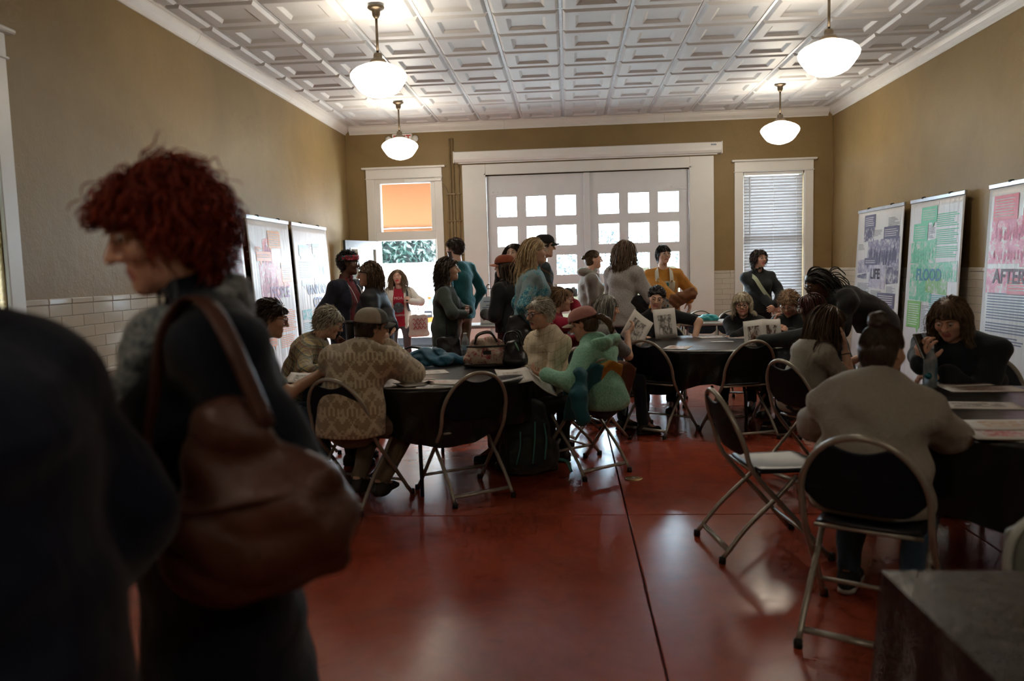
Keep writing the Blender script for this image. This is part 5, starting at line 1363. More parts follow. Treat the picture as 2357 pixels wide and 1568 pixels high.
def short(ma, L=.06, **k): return dict(dict(mat=ma, n=1300, len=L, vol=.009, grav=.12, r=.0026, m=6, up=.16, brow=ma, fb=1.2, back=.02, nape=-.01, fz=.045), **k)
def shirt(m, **k): return dict(dict(name='shirt', mat=m, e=.010, hem=.10), **k)
def jacket(m, **k): return dict(dict(name='jacket', mat=m, e=.024, hem=.12, wr=.006), **k)
def pants(m, **k): return dict(dict(mat=m), **k)
PX = at
# ------------------------------------------------------------------ people standing at the back
b, K, ad = person('P1', 'person in navy cardigan and red headband wearing a lanyard badge', (803, 606, 7.9), -128, 'deep', short(H_black, .035, up=.7, vol=.014, curl=(.005, 200)),
    [shirt(C_maroon, collar=.03, neck=.05), jacket(C_navy, opn=(.065, .085), hem=.2, e=.022)], pants(C_djean), SH_BLK, hd=(22, 6, 0))
m = MB(); m.grid(lambda u, v: (.0835*math.sin(2*PI*u), -.006+.104*math.cos(2*PI*u), .052+.052*(v-.5)+.016*math.cos(2*PI*u)), 40, 4, True, True); mb_head(m, K)
def band_mat():
    t = NT('red_patterned_headband'); v = t.node('ShaderNodeTexVoronoi', Scale=45); t.link(t.co(), v.inputs['Vector']); t.base(t.ramp(t.sep(v.outputs['Color'])[0], [(0, (.35, .02, .05)), (.35, (.05, .2, .25)), (.5, (.40, .04, .05)), (.75, (.04, .03, .04)), (.85, (.5, .15, .2))], 'CONSTANT')); return t.m
ad('headband', m.mesh('headband', band_mat())).modifiers.new('solid', 'SOLIDIFY').thickness = .006
glasses(K, ad, M_blkf)
T, N = K['T'], K['N']; fr = lambda dx, dz, dy=.15: K['N']+K['T'][:, 0]*dx+K['T'][:, 2]*dz+K['T'][:, 1]*dy
m = MB()
for sg in (-1, 1): m.tube(smooth_path([fr(sg*.06, -.01, .03), fr(sg*.075, -.08, .125), fr(sg*.04, -.2, .172), fr(0, -.29, .168)], 5), .003, 5)
ad('lanyard', m.mesh('lanyard', mat('white_lanyard', (.6, .6, .6), .6)))
m = MB(); c = fr(0, -.335, .170); m.bbox((-.045, -.002, -.04), (.045, .002, .04), .001, Matrix.Translation(c)); bg = ad('name_badge', m.mesh('name_badge', mat('badge_card', (.62, .60, .58), .5)))
m = MB(); [m.box((-.03, .0021, z-.003), (.03, .0026, z+.003), Matrix.Translation(c)) for z in (.012, -.004, -.018)]; x = bpy.data.objects.new('badge_print', m.mesh('badge_print', mat('print_grey', (.12, .12, .12), .7))); link(x, bg)
m = MB(); m.lathe([(.022, 0), (.020, .005), (.001, .006)], 16); m.v = [tuple(T @ np.array((v[0], v[2], v[1]))+fr(-.10, -.13, .135)) for v in m.v]; ad('button_pin', m.mesh('button_pin', mat('cream_pin', (.6, .5, .4), .4)))
b, K, ad = person('P2', 'person in a black quilted jacket facing the lanyard wearer', (848, 632, 7.35), 74, 'light', curly(H_br, .25, vol=.026, n=1300, curl=(.010, 85), ymax=.01, back=.04, r=.0024),
    jacket(C_puff, e=.030, collar=.06, hem=.14, wr=.004, quilt=.010), pants(C_djean), SH_BLK, hd=(14, 2, 0), R=(905, 760, 7.1))
b, K, ad = person('P3', 'person in red tee and open white jacket standing in the doorway', (915, 637, 11.3), 176, 'redlip', long_(H_lbr, .42, part=-.01, fringe=1.0),
    [shirt(C_red, hem=.12), jacket(C_white, opn=(.08, .10), hem=.16, e=.024)], pants(C_grey), SH_BLK, hd=(-4, -2, 4), L=(948, 694, 11.08), poleL=(-.9, -.3, -.5), pnL=(1, -.3, .3), fdL=(.6, .1, .55), curlL=1.0)
for i, (body, dz, sz) in enumerate((('MOA', -.16, .055), ('IN JUSTICE', -.40, .036))):
    x = ad('shirt_lettering', text_mesh(body, sz, mat('white_print', (.6, .58, .55), .7), 'CENTER')); x.matrix_local = Matrix.Translation(fr(0, dz, .170 if i == 0 else .165)) @ Matrix.Rotation(PI, 4, 'Z') @ Matrix.Rotation(PI/2-.05, 4, 'X')
m = MB(); m.lathe([(.075, 0), (.07, .003), (.001, .004)], 20); m.v = [tuple(T @ np.array((v[0], v[2], v[1]*1.0))+fr(.0, -.28, .168)) for v in m.v]; ad('shirt_print', m.mesh('shirt_print', mat('shirt_print_blue', (.06, .08, .10), .8, vary=(40, .7))))
for sg in (-1, 1):
    m = MB(); m.tube([np.array([sg*.078, .01, z]) for z in (-.035, -.06, -.085, -.10)], [.002, .005, .006, .003], 6); mb_head(m, K); ad('earring', m.mesh('earring', M_clrf))
b, K, ad = person('P4', 'person with crossed arms in an olive green cardigan', (1033, 620, 7.7), -98, 'light', curly(H_dbr, .28, vol=.022, n=1300, ymax=.01, back=.04, r=.0024),
    shirt(C_olive, e=.016, hem=.13, wr=.007), pants(C_djean), SH_BLK, hd=(4, 0, 0), R=(.10, .20, 1.02), L=(-.12, .22, 1.06), poleR=(.9, .2, -.6), poleL=(-.9, .2, -.6), fdR=(-1, .25, .1), fdL=(1, .15, .1), pnR=(0, -1, 0), pnL=(0, -1, 0))
b, K, ad = person('P5', 'person in a teal sweater with arms down, facing the open door', (1046, 572, 9.9), 48, 'light', short(H_dbr, .065, vol=.016), shirt(C_teal, e=.020, hem=.14, wr=.008), pants(C_khaki), SH_BLK, fem=0, beard=('darkbrown', (.02, .012, .008)), hd=(12, 4, 0))
b, K, ad = person('P6', 'person in rust cap, black jacket and maroon trousers, back turned', (1161, 613, 8.1), 52, 'light', long_(H_dbr, .30, part=.0, zmax=.035), jacket(C_black, hem=.04, e=.03), pants(C_marp), SH_BLK, hd=(10, 4, 0), eyes=0, R=(.12, .22, .98), L=(-.12, .24, 1.0))
M_rust = fabric('rust_cap_cloth', (.20, .045, .018)); M_rust2 = fabric('pale_rust_brim', (.38, .15, .10)); cap(K, ad, M_rust, M_rust2, 14, 2, strap=SH_BLK[0])
b, K, ad = person('P7', 'person in a dark top looking over from behind the rust cap', (1181, 583, 9.6), 168, 'pale', long_(H_dbr, .40, part=.012), shirt(C_black, hem=.1), pants(C_djean), SH_BLK, hd=(-6, 2, 0), look=(-12, 0))
b, K, ad = person('P8', 'person in an embroidered denim jacket facing right', (1233, 578, 7.4), -84, 'light', long_(H_bl, .40, vol=.018, n=1400, curl=(.005, 50), m=14, part=.01, ymax=.0, back=.05), [shirt(C_black, hem=.06), jacket(C_denim, hem=.16, e=.026, collar=.03)], pants(C_jean), SH_BLK, hd=(0, 3, 0), build=1.08)
glasses(K, ad, M_clrf, .024, .019, .0010, 1.0)
b, K, ad = person('P9', 'person in black cap and dark plaid flannel behind the denim jacket', (1254, 566, 8.7), -82, 'light', short(H_dbr, .04, zmax=.03), shirt(C_plaid3, e=.02, hem=.14), pants(C_djean), SH_BLK, fem=0, hd=(0, 6, 0), R=(.12, .30, 1.18), curlR=1.1)
cap(K, ad, C_black, C_black, 0, 4)
b, K, ad = person('P10', 'person in a taupe hooded raincoat before the double door', (1366, 597, 9.8), -86, 'rosy', dict(mat=H_br, n=900, vol=.003, to=(0, -.112, .022), up=.02, mess=.03, r=.0024, m=9, brow=H_br, bun=((0, -.122, .022), .030), cap=.004),
    [dict(name='raincoat', mat=C_taupe, e=.030, hem=.22, wr=.006, collar=.035, fl=.02, opn=(.012, .03))], pants(C_djean), SH_BLK, hd=(3, 1, 0), L=(-.06, .24, 1.0), R=(.06, .25, 1.0))
f = Field((-.22, -.26, -.22), (.22, .22, .16), .014); f.ec((-.11, -.07, 0), (.11, -.07, 0), (.075, .05), (.075, .05), (0, 1, 0), .03); f.cone((-.11, -.06, .0), (-.075, .09, -.05), .042, .03, .03); f.cone((.11, -.06, 0), (.075, .09, -.05), .042, .03, .03)
f.ell((0, .02, .09), (.085, .10, .12), None, .02, 's'); f.wrinkle(.005, 1.4, 5); V, F = f.mesh(); ad('hood', mesh_np('hood', V+(K['N']+np.array([0, -.02, .015])), F, [C_taupe]))
b, K, ad = person('P11', 'person in a grey flecked sweater and jeans, back turned', (1441, 577, 8.9), -38, 'light', long_(H_lbr, .42, vol=.014, n=1300, curl=(.006, 36), m=14), shirt(C_gsw, e=.028, hem=.14, wr=.006, slb=1.15), pants(C_jean), SH_BLK, hd=(-14, 2, 0), eyes=1, R=(.06, .24, 1.06), L=(-.06, .26, 1.04), poleR=(1, -.3, -.4), poleL=(-1, -.3, -.4), fdR=(-1, .2, 0), fdL=(1, .2, 0))
b, K, ad = person('P12', 'person in mustard sweater and cream printed overalls', (1527, 586, 9.7), -174, 'light', dict(mat=H_black, n=900, len=.10, vol=.007, grav=.5, r=.0028, m=9, brow=H_black, bun=((0, -.085, .095), .032), cap=.005, fz=.030, part=.0),
    shirt(C_must, e=.024, hem=.02, wr=.005, slb=1.12), pants(C_over, e=.018, lb=1.1), SH_RED, hd=(18, -2, 0), L=(1586, 690, 9.55), R=(1552, 688, 9.35), poleL=(-.5, -.9, 0), fdL=(-.1, .15, -1), pnL=(1, .3, 0), fdR=(-.9, .4, .1), pnR=(0, -.6, -.8), curlR=.9, build=1.1)
glasses(K, ad, M_clrf, .025, .021, .001, 1.0)
f = Field(K['P']-np.array([.3, .3, .2]), K['P']+np.array([.3, .35, .5]), .012); torso(f, K, PEOPLE['P12'][2], .046, .04)
f.plane(K['W']+np.array([0, .06, 0]), (0, -1, 0)); f.plane(K['W']+np.array([0, 0, .17]), (0, 0, 1)); f.plane(K['W']+np.array([.115, 0, 0]), (1, 0, -.1)); f.plane(K['W']-np.array([.115, 0, 0]), (-1, 0, -.1)); V, F = f.mesh(); bib = ad('overall_bib', mesh_np('overall_bib', V, F, [C_over]))
for sg in (-1, 1):
    band([fr(sg*.085, -.15, .200), fr(sg*.085, -.07, .155), fr(sg*.08, .0, .06), fr(sg*.06, -.05, -.13)], K['C'], .024, .004, 'overall_strap', C_over, ad)
    m = MB(); m.lathe([(.012, 0), (.010, .005), (.001, .006)], 12); m.v = [tuple(np.array((v[0], v[2], v[1]))+fr(sg*.085, -.135, .215)) for v in m.v]; x = bpy.data.objects.new('buckle', m.mesh('buckle', mat('brass_buckle', (.4, .25, .08), .3, 1))); link(x, bib)
b, K, ad = person('P13', 'person in a black jacket with hands clasped, standing against the window blinds', (1748, 596, 10.6), -162, 'rosy', curly(H_dbr, .16, vol=.026, n=900, curl=(.010, 110), lmin=.6), jacket(C_black2, e=.026, collar=.045, hem=.06), pants(C_black), SH_BLK, hd=(20, -2, 0), R=(1776, 704, 10.42), L=(1786, 700, 10.40), fdR=(-.7, .25, -.5), fdL=(.7, .3, -.5), pnR=(0, -1, 0), pnL=(0, -1, 0), poleR=(.9, -.4, -.2), poleL=(-.9, -.4, -.2), curlR=.7, curlL=.7, build=1.08)
glasses(K, ad, M_clrf, .026, .022, .001, 1.0)
band([fr(.12, -.03, .02), fr(.085, -.08, .15), fr(.04, -.17, .205), fr(-.03, -.27, .205), fr(-.12, -.36, .15)], K['C'], .024, .003, 'sling_strap', mat('pale_sage_webbing', (.40, .44, .30), .8), ad)
b, K, ad = person('P14', 'person in a black jacket bending low over the middle table', (1880, 652, 7.25), 112, 'brown', dict(mat=H_black, n=170, len=.30, vol=.010, r=.0062, m=12, curl=(.003, 60), back=.16, grav=.40, up=.04, brow=H_black, cap=.008, taper=.7, mess=.04, gy=-.35, thick=1),
    jacket(C_black, e=.034, collar=.05, hem=.10, wr=.008), pants(C_djean), SH_BLK, fem=0, lean=66, poke=.25, hd=(0, 32, 0), L=(1868, 770, 7.1), R=(1900, 775, 7.45), footR=(.12, -.12, .085), footL=(-.12, .10, .085), build=1.05)
glasses(K, ad, M_blkf, .026, .021, .0018, 1.0)
# ------------------------------------------------------------------ people at the left front table
b, K, ad = person('S1', 'person in a sage grey tee and glasses at the left edge of the left table', (622, 733, 5.0), -88, 'tan', short(H_dbr, .055, vol=.014, back=.06), shirt(C_sage, e=.014, sl=(.72, 0), hem=.1, wr=.006), pants(C_jean), SH_BLK, sit=1, fem=0, lean=14, hd=(0, 14, 0), R=(733, 862, 4.95), L=(700, 866, 5.25), poleR=(.7, -.5, -.8), fdR=(-.15, 1, .05), pnR=(0, 0, -1), fdL=(.2, 1, 0), pnL=(0, 0, -1), build=1.06, fine=.0065)
glasses(K, ad, M_blkf, .025, .018, .0018, .7)
b, K, ad = person('S2', 'person in a multicoloured plaid shirt looking down at the left table', (758, 742, 5.95), -108, 'light', short(H_gry2, .09, vol=.014, grav=.22, n=1000, curl=(.004, 60)), shirt(C_plaid, e=.020, collar=.025, wr=.007, slb=1.1), pants(C_djean), SH_BLK, sit=1, lean=28, hd=(18, 26, 0), R=(775, 852, 5.55), L=(790, 850, 5.8), fdR=(-.5, .9, 0), fdL=(.4, .9, 0), pnR=(0, 0, -1), pnL=(0, 0, -1), build=1.1, fine=.0065)
glasses(K, ad, M_blkf, .025, .018, .0014, .7)
b, K, ad = person('S3', 'person in a pale mesh cap and tan patterned fleece, seen from behind', (856, 752, 4.98), -34, 'tan', short(H_dbr, .03, n=700, zmax=.03), dict(name='fleece_jacket', mat=C_fleece, e=.040, hem=.16, wr=.006, collar=.05, slb=1.15), pants(C_khaki), SH_WHT, sit=1, fem=0, lean=20, hd=(-32, 6, 6), eyes=0, R=(893, 803, 5.16), poleR=(.8, .6, -.9), fdR=(-.25, .15, 1), pnR=(-1, -.1, 0), L=(-.18, .42, .78), footR=(.12, .10, .13), footL=(-.06, .12, .13), build=1.06, fine=.0065)
M_cream = fabric('cream_cap_mesh', (.42, .38, .30)); M_capg = fabric('grey_green_cap', (.10, .11, .10)); cap(K, ad, M_capg, M_capg, 0, 2, strap=M_cream, mesh_back=M_cream)
b, K, ad = person('S4', 'person in glasses and a cream windowpane shirt, seated upright', (1243, 722, 6.0), 122, 'rosy', short(H_gry2, .07, vol=.014, back=.05, n=700), shirt(C_plaid2, e=.018, collar=.028, wr=.007, slb=1.1), pants(C_khaki), SH_BLK, sit=1, fem=0, lean=2, hd=(0, 6, 0), R=(.10, .30, .66), L=(-.08, .32, .66), sl=.80, belly=.05, build=1.08, fine=.0065, ht=1.58)
glasses(K, ad, M_blkf, .026, .020, .0018, .7); mustache(K, ad, H_gry2)
b, K, ad = person('S5', 'person in a pink cap and mint hoodie holding an open booklet', (1343, 745, 5.6), 62, 'rosy', dict(mat=H_br, n=700, vol=.003, to=(0, -.108, .012), up=.02, mess=.03, r=.0026, m=9, brow=H_br, cap=.003, zmax=.03),
    shirt(C_mint, e=.022, hem=.08, wr=.007, slb=1.1), pants(C_black), SH_BLK, sit=1, lean=16, hd=(10, 20, 0), R=(1262, 874, 5.62), L=(1258, 866, 5.4), fdL=(-.1, 1, .2), fdR=(.1, 1, .2), pnL=(.5, 0, 1), pnR=(-.5, 0, 1), curlR=.9, curlL=.9, build=.96, fine=.0065, ht=1.50, sl=.76, poke=.30)
M_pink = fabric('dusty_pink_cap', (.46, .22, .19)); cap(K, ad, M_pink, fabric('cream_brim', (.50, .42, .34)), 0, 3, strap=SH_BLK[0])
m = MB(); V_ = []
f = Field((-.1, -.34, -.22), (.1, -.06, .06), .008); f.chain([np.array(p) for p in ((0, -.105, .015), (0, -.15, .0), (0, -.185, -.05), (0, -.19, -.11), (.005, -.17, -.16))], [.016, .021, .024, .020, .008], .02); f.noise(.004, 90, 2); V, F = f.mesh(); ad('ponytail', mesh_np('ponytail', to_head(K, V), F, [H_br]))
f = Field((-.22, -.28, -.2), (.22, .2, .16), .014); f.ec((-.10, -.09, -.02), (.10, -.09, -.02), (.08, .045), (.08, .045), (0, 1, -.5), .03); f.cone((-.11, -.07, 0), (-.07, .09, -.04), .04, .03, .03); f.cone((.11, -.07, 0), (.07, .09, -.04), .04, .03, .03); f.ell((0, .02, .09), (.085, .10, .12), None, .02, 's'); f.wrinkle(.006, 1.3, 8); V, F = f.mesh(); ad('hood', mesh_np('hood', V @ K['T'].T+K['N'], F, [C_mint]))
b, K, ad = person('S6', 'person with red glasses and crimson jacket resting chin on hand', (1291, 690, 7.4), -88, 'light', short(H_gin, .10, vol=.018, grav=.14), shirt(C_crim, e=.022, collar=.03, slb=1.1), pants(C_black), SH_BLK, sit=1, seat=.50, lean=8, hd=(0, 2, 0), R=(1322, 700, 7.45), poleR=(.6, .6, -1), fdR=(-.3, -.5, .8), pnR=(-.3, -1, 0), curlR=1.0, L=(-.12, .36, .80))
glasses(K, ad, M_redf, .026, .020, .0022, .7)
m = MB(); wv = K['WR']; ax_ = unit(K['WR']-K['ER']); m.tube([wv-ax_*.02+.034*(math.cos(a)*unit(np.cross(ax_, (0, 0, 1)))+math.sin(a)*np.cross(ax_, unit(np.cross(ax_, (0, 0, 1))))) for a in np.linspace(0, 2*PI, 14)[:-1]], .008, 6, closed=True); ad('wristwatch', m.mesh('wristwatch', SH_BLK[0]))
# ------------------------------------------------------------------ people round the middle table
b, K, ad = person('S7', 'person in a flecked grey tee reading a slanted sheet', (1398, 709, 6.75), -58, 'light', long_(H_gry, .28, vol=.012, ymax=.02), shirt(C_gtee, e=.016, sl=(.8, 0), hem=.1, slb=1.1), pants(C_djean), SH_BLK, sit=1, lean=14, hd=(-12, 12, 0), R=(1444, 768, 6.78), L=(1455, 790, 7.05), fdR=(-.1, .7, .5), fdL=(.1, .9, .3), pnR=(-.6, -.4, .3), pnL=(.6, -.2, .6), curlR=.9, curlL=.8)
b, K, ad = person('S8', 'person in a black tee smiling over a printed sheet at the middle table', (1511, 686, 8.15), 172, 'light', dict(mat=H_black, n=1100, vol=.022, to=(0, -.10, .0), up=.22, mess=.10, r=.0028, m=9, brow=H_dbr, part=.02, cap=.010, line=-.014), shirt(C_black, e=.014, sl=(.8, 0), hem=.1, slb=1.1), pants(C_djean), SH_RED, sit=1, lean=16, side=8, hd=(8, 12, -8), smile=1, R=(1527, 788, 7.9), L=(1596, 790, 7.95), poleR=(.5, .2, -1), poleL=(-1, .1, .2), fdR=(-.15, .2, 1), pnR=(-.2, -1, 0), curlR=.7, fdL=(.5, .8, -.2), pnL=(0, 0, -1), build=1.06)
b, K, ad = person('S9', 'person in dark glasses and black top, arms folded on the table', (1709, 701, 8.1), 168, 'rosy', curly(H_pbl, .15, vol=.024, n=1400, curl=(.008, 75), fz=.045, fxw=.062, ymax=.03, r=.0024), shirt(C_black, e=.020, hem=.1, slb=1.1), pants(C_black), SH_BLK, sit=1, lean=16, hd=(8, 6, 4), smile=1, R=(1725, 772, 7.86), L=(1690, 776, 7.80), poleR=(1, -.1, -.6), poleL=(-1, -.1, -.6), fdR=(-1, .1, 0), fdL=(1, .1, 0), pnR=(0, 0, -1), pnL=(0, 0, -1), build=1.04, ht=1.50, sl=.82)
glasses(K, ad, M_blkf, .027, .021, .0022, .7)
b, K, ad = person('S10', 'seated person in a black jacket raising one hand to the face', (1816, 700, 7.65), 158, 'rosy', short(H_gin, .06, vol=.018, up=.4, curl=(.006, 90)), shirt(C_black2, e=.022, collar=.03), pants(C_black), SH_BLK, sit=1, lean=12, hd=(6, 24, 0), smile=1, R=(1781, 752, 7.52), poleR=(1, .5, -1), fdR=(-.12, -.10, 1), pnR=(-1, -.3, 0), L=(-.1, .38, .79), curlR=.7, sl=.82)
glasses(K, ad, M_clrf, .026, .020, .0014, .7)
b, K, ad = person('S11', 'person in a black jacket holding a booklet open', (1866, 708, 6.7), 80, 'brown', long_(H_aub, .20, vol=.016, lmin=.85), jacket(C_black2, e=.030, collar=.04, slb=1.1), pants(C_djean), SH_VAN, sit=1, lean=20, hd=(0, 14, 0), R=(1790, 780, 7.0), L=(1735, 790, 6.85), fdR=(-.3, .9, .2), fdL=(.2, .9, .3), pnR=(-.8, 0, .5), pnL=(.8, 0, .5), curlR=.9, curlL=.9, build=1.04, sl=.82)
# ------------------------------------------------------------------ people at the right table
b, K, ad = person('S12', 'person in a grey tee hiding the face in one hand', (1908, 742, 5.38), -60, 'light', long_(H_br, .34, vol=.014, ymax=.04), shirt(C_ggrn, e=.012, sl=(.62, 0), hem=.02), pants(C_djean), SH_VAN, sit=1, lean=22, hd=(0, 16, 0), R=(1946, 812, 5.24), L=(-.05, .42, .78), poleR=(.3, .9, -1), fdR=(.02, -.10, 1), pnR=(-.55, -1, .1), curlR=.2, fdL=(.8, .5, 0), pnL=(0, 0, -1), fine=.0065, sl=.78, ht=1.54, build=.98)
m = MB(); ax_ = unit(K['WR']-K['ER']); u_ = unit(np.cross(ax_, (0, 1, 0))); m.tube([K['WR']-ax_*.012+.0305*(math.cos(a)*u_+math.sin(a)*np.cross(ax_, u_)) for a in np.linspace(0, 2*PI, 16)[:-1]], .003, 6, closed=True); ad('hair_tie', m.mesh('hair_tie', SH_BLK[0]))
b, K, ad = person('S13', 'person in a grey sweatshirt sitting with back to the viewer', (2032, 808, 3.32), -10, 'tan', dict(mat=H_dbr, n=1300, vol=.006, to=(0, -.05, .118), up=.03, mess=.05, r=.0024, m=9, brow=H_dbr, bun=((0, -.05, .128), .044), cap=.007),
    shirt(C_sweat, e=.028, hem=.14, wr=.010, slb=1.3, neck=.06), pants(C_jean), SH_VAN, sit=1, lean=12, hd=(-22, 8, 0), eyes=0, R=(.08, .40, .80), L=(-.14, .42, .80), poleR=(1, -.5, -.6), poleL=(-1, -.2, -.8), footR=(.13, .12, .09), footL=(-.13, .22, .09), build=1.26, armb=1.12, sw=1.08, fine=.0065, sl=.82)
b, K, ad = person('S14', 'person in a dark hoodie looking at a phone', (2186, 733, 4.75), 155, 'rosy', long_(H_lbr, .25, vol=.020, curl=(.005, 60), m=13, fz=.05), shirt(C_dnav, e=.026, hem=.1, wr=.007, slb=1.15), pants(C_djean), SH_BLK, sit=1, fem=0, lean=18, hd=(8, 26, 0), R=(2116, 850, 4.42), poleR=(.9, -.2, -.8), fdR=(-.2, .3, .95), pnR=(-.2, -1, 0), curlR=.9, L=(-.06, .40, .79), fdL=(.9, .3, 0), pnL=(0, -.3, -1), curlL=.8, build=1.18, fine=.0065)
# ------------------------------------------------------------------ two people passing close by
b, K, ad = person('F1', 'person in a navy coat and grey scarf passing close by, head bowed', (374, 533, 1.55), 96, 'rosy', dict(mat=H_red, n=1800, len=.115, vol=.032, curl=(.010, 100), up=.32, r=.0024, m=14, brow=H_red, grav=.18, mess=.16, lmin=.5, cap=.016, fz=.050),
    dict(name='coat', mat=C_coat, e=.030, hem=.45, wr=.010, collar=.05, fl=.05, slb=1.25), pants(C_djean), SH_BLK, hd=(0, 17, 0), lean=1, poke=.24, build=.99, R=(.09, .07, .95), L=(-.09, .07, .95), poleR=(.6, -.8, -.2), poleL=(-.6, -.8, -.2), hands=0, fine=.006)
KF1 = K
f = Field((-.24, -.24, -.2), (.24, .26, .2), .010)
for q in range(3): f.chain([np.array((.082*math.cos(a)*(1+.05*q), .088*math.sin(a)+.01, -.03+.022*q-.03*math.sin(a)+.010*math.sin(3*a+q))) for a in np.linspace(0, 2*PI, 15)], [.024]*15, .015)
f.chain([np.array((-.03, .11, -.03)), np.array((-.04, .15, -.14)), np.array((-.05, .15, -.2))], [.035, .04, .03], .02); f.wrinkle(.006, 2.2, 4); V, F = f.mesh()
ad('scarf', mesh_np('scarf', V @ K['T'].T+K['N']-K['T'][:, 2]*.012, F, [heather('grey_speckled_scarf', (.03, .045, .06), (.26, .28, .28), 60, (1, 1, 1))]))
b, K, ad = person('F2', 'person in a navy jacket cut by the left edge of the picture', (-345, 490, 1.0), 14, 'light', short(H_dbr, .07), jacket(C_fg, e=.034, collar=.05, hem=.40, fl=.05, wr=.010, slb=1.0), pants(C_black, lb=1.1), SH_BLK, fem=0, eyes=0, R=(.24, .10, .86), poleR=(1, -.6, -.1), build=1.55)
# ------------------------------------------------------------------ chairs for the people who sit where no chair was measured
def seat_for(key, label, back=.05):
    body, K, o, tol, loc, Rz = PEOPLE[key]; f = Rz[:, 1]; c = loc-f*back
    chair(c[0], c[1], math.degrees(math.atan2(Rz[1, 0], Rz[0, 0])), label)
for k, lb in (('S1', 'folding chair under the person in the sage tee'), ('S2', 'folding chair under the person in the plaid shirt'), ('S4', 'folding chair under the person in the windowpane shirt'), ('S7', 'folding chair under the flecked grey tee wearer'), ('S8', 'folding chair under the person in the black tee'),
              ('S9', 'folding chair under the person with folded arms'), ('S10', 'folding chair under the person raising a hand to the face'), ('S11', 'folding chair under the booklet reader at the middle table'), ('S14', 'folding chair under the phone user')):
    seat_for(k, lb)
def wpt(key, name, d=(0, 0, 0)):
    body, K, o, tol, loc, Rz = PEOPLE[key]; return loc+Rz @ (K[name]+np.asarray(d, float))
def hand_at(key, sd, r=.09):
    body, K, o, tol, loc, Rz = PEOPLE[key]; fd = o.get('fd'+sd); fd = unit(K['W'+sd]-K['E'+sd]) if fd is None else unit(fd); return loc+Rz @ (K['W'+sd]+fd*r)
# ------------------------------------------------------------------ display banners
def banner_cloth():
    t = NT('white_banner_film'); t.set(Roughness=.33); t.base((.60, .60, .61)); w = t.noise(t.co('Object', (6, 1, .25)), 3, 2); t.bump(w.outputs['Fac'], .35, .03); return t.m
M_ban = banner_cloth(); M_rail = mat('silver_banner_rail', (.5, .52, .56), .3, .7)
def halftone(name, c, lo=.0, seed=0, paper=(.60, .60, .61), sc=9, thr=(.44, .58)):
    t = NT(name); t.set(Roughness=.4); v = t.co('Object', (1, 1, .55)); mp = t.node('ShaderNodeMapping'); mp.inputs['Location'].default_value = (seed, seed*.7, seed*1.3); t.link(v, mp.inputs['Vector'])
    a = t.noise(mp.outputs[0], sc, 6, .68, .4); b_ = t.noise(mp.outputs[0], sc*3.2, 4, .7)
    f = t.math('MULTIPLY_ADD', b_.outputs['Fac'], .35, t.math('MULTIPLY', a.outputs['Fac'], .7)); t.base(t.ramp(f, [(thr[0], tuple(x*.75 for x in c)), ((thr[0]+thr[1])/2, c), (thr[1], tuple(x*.45+y*.55 for x, y in zip(c, paper))), (min(.95, thr[1]+.05), paper)])); return t.m
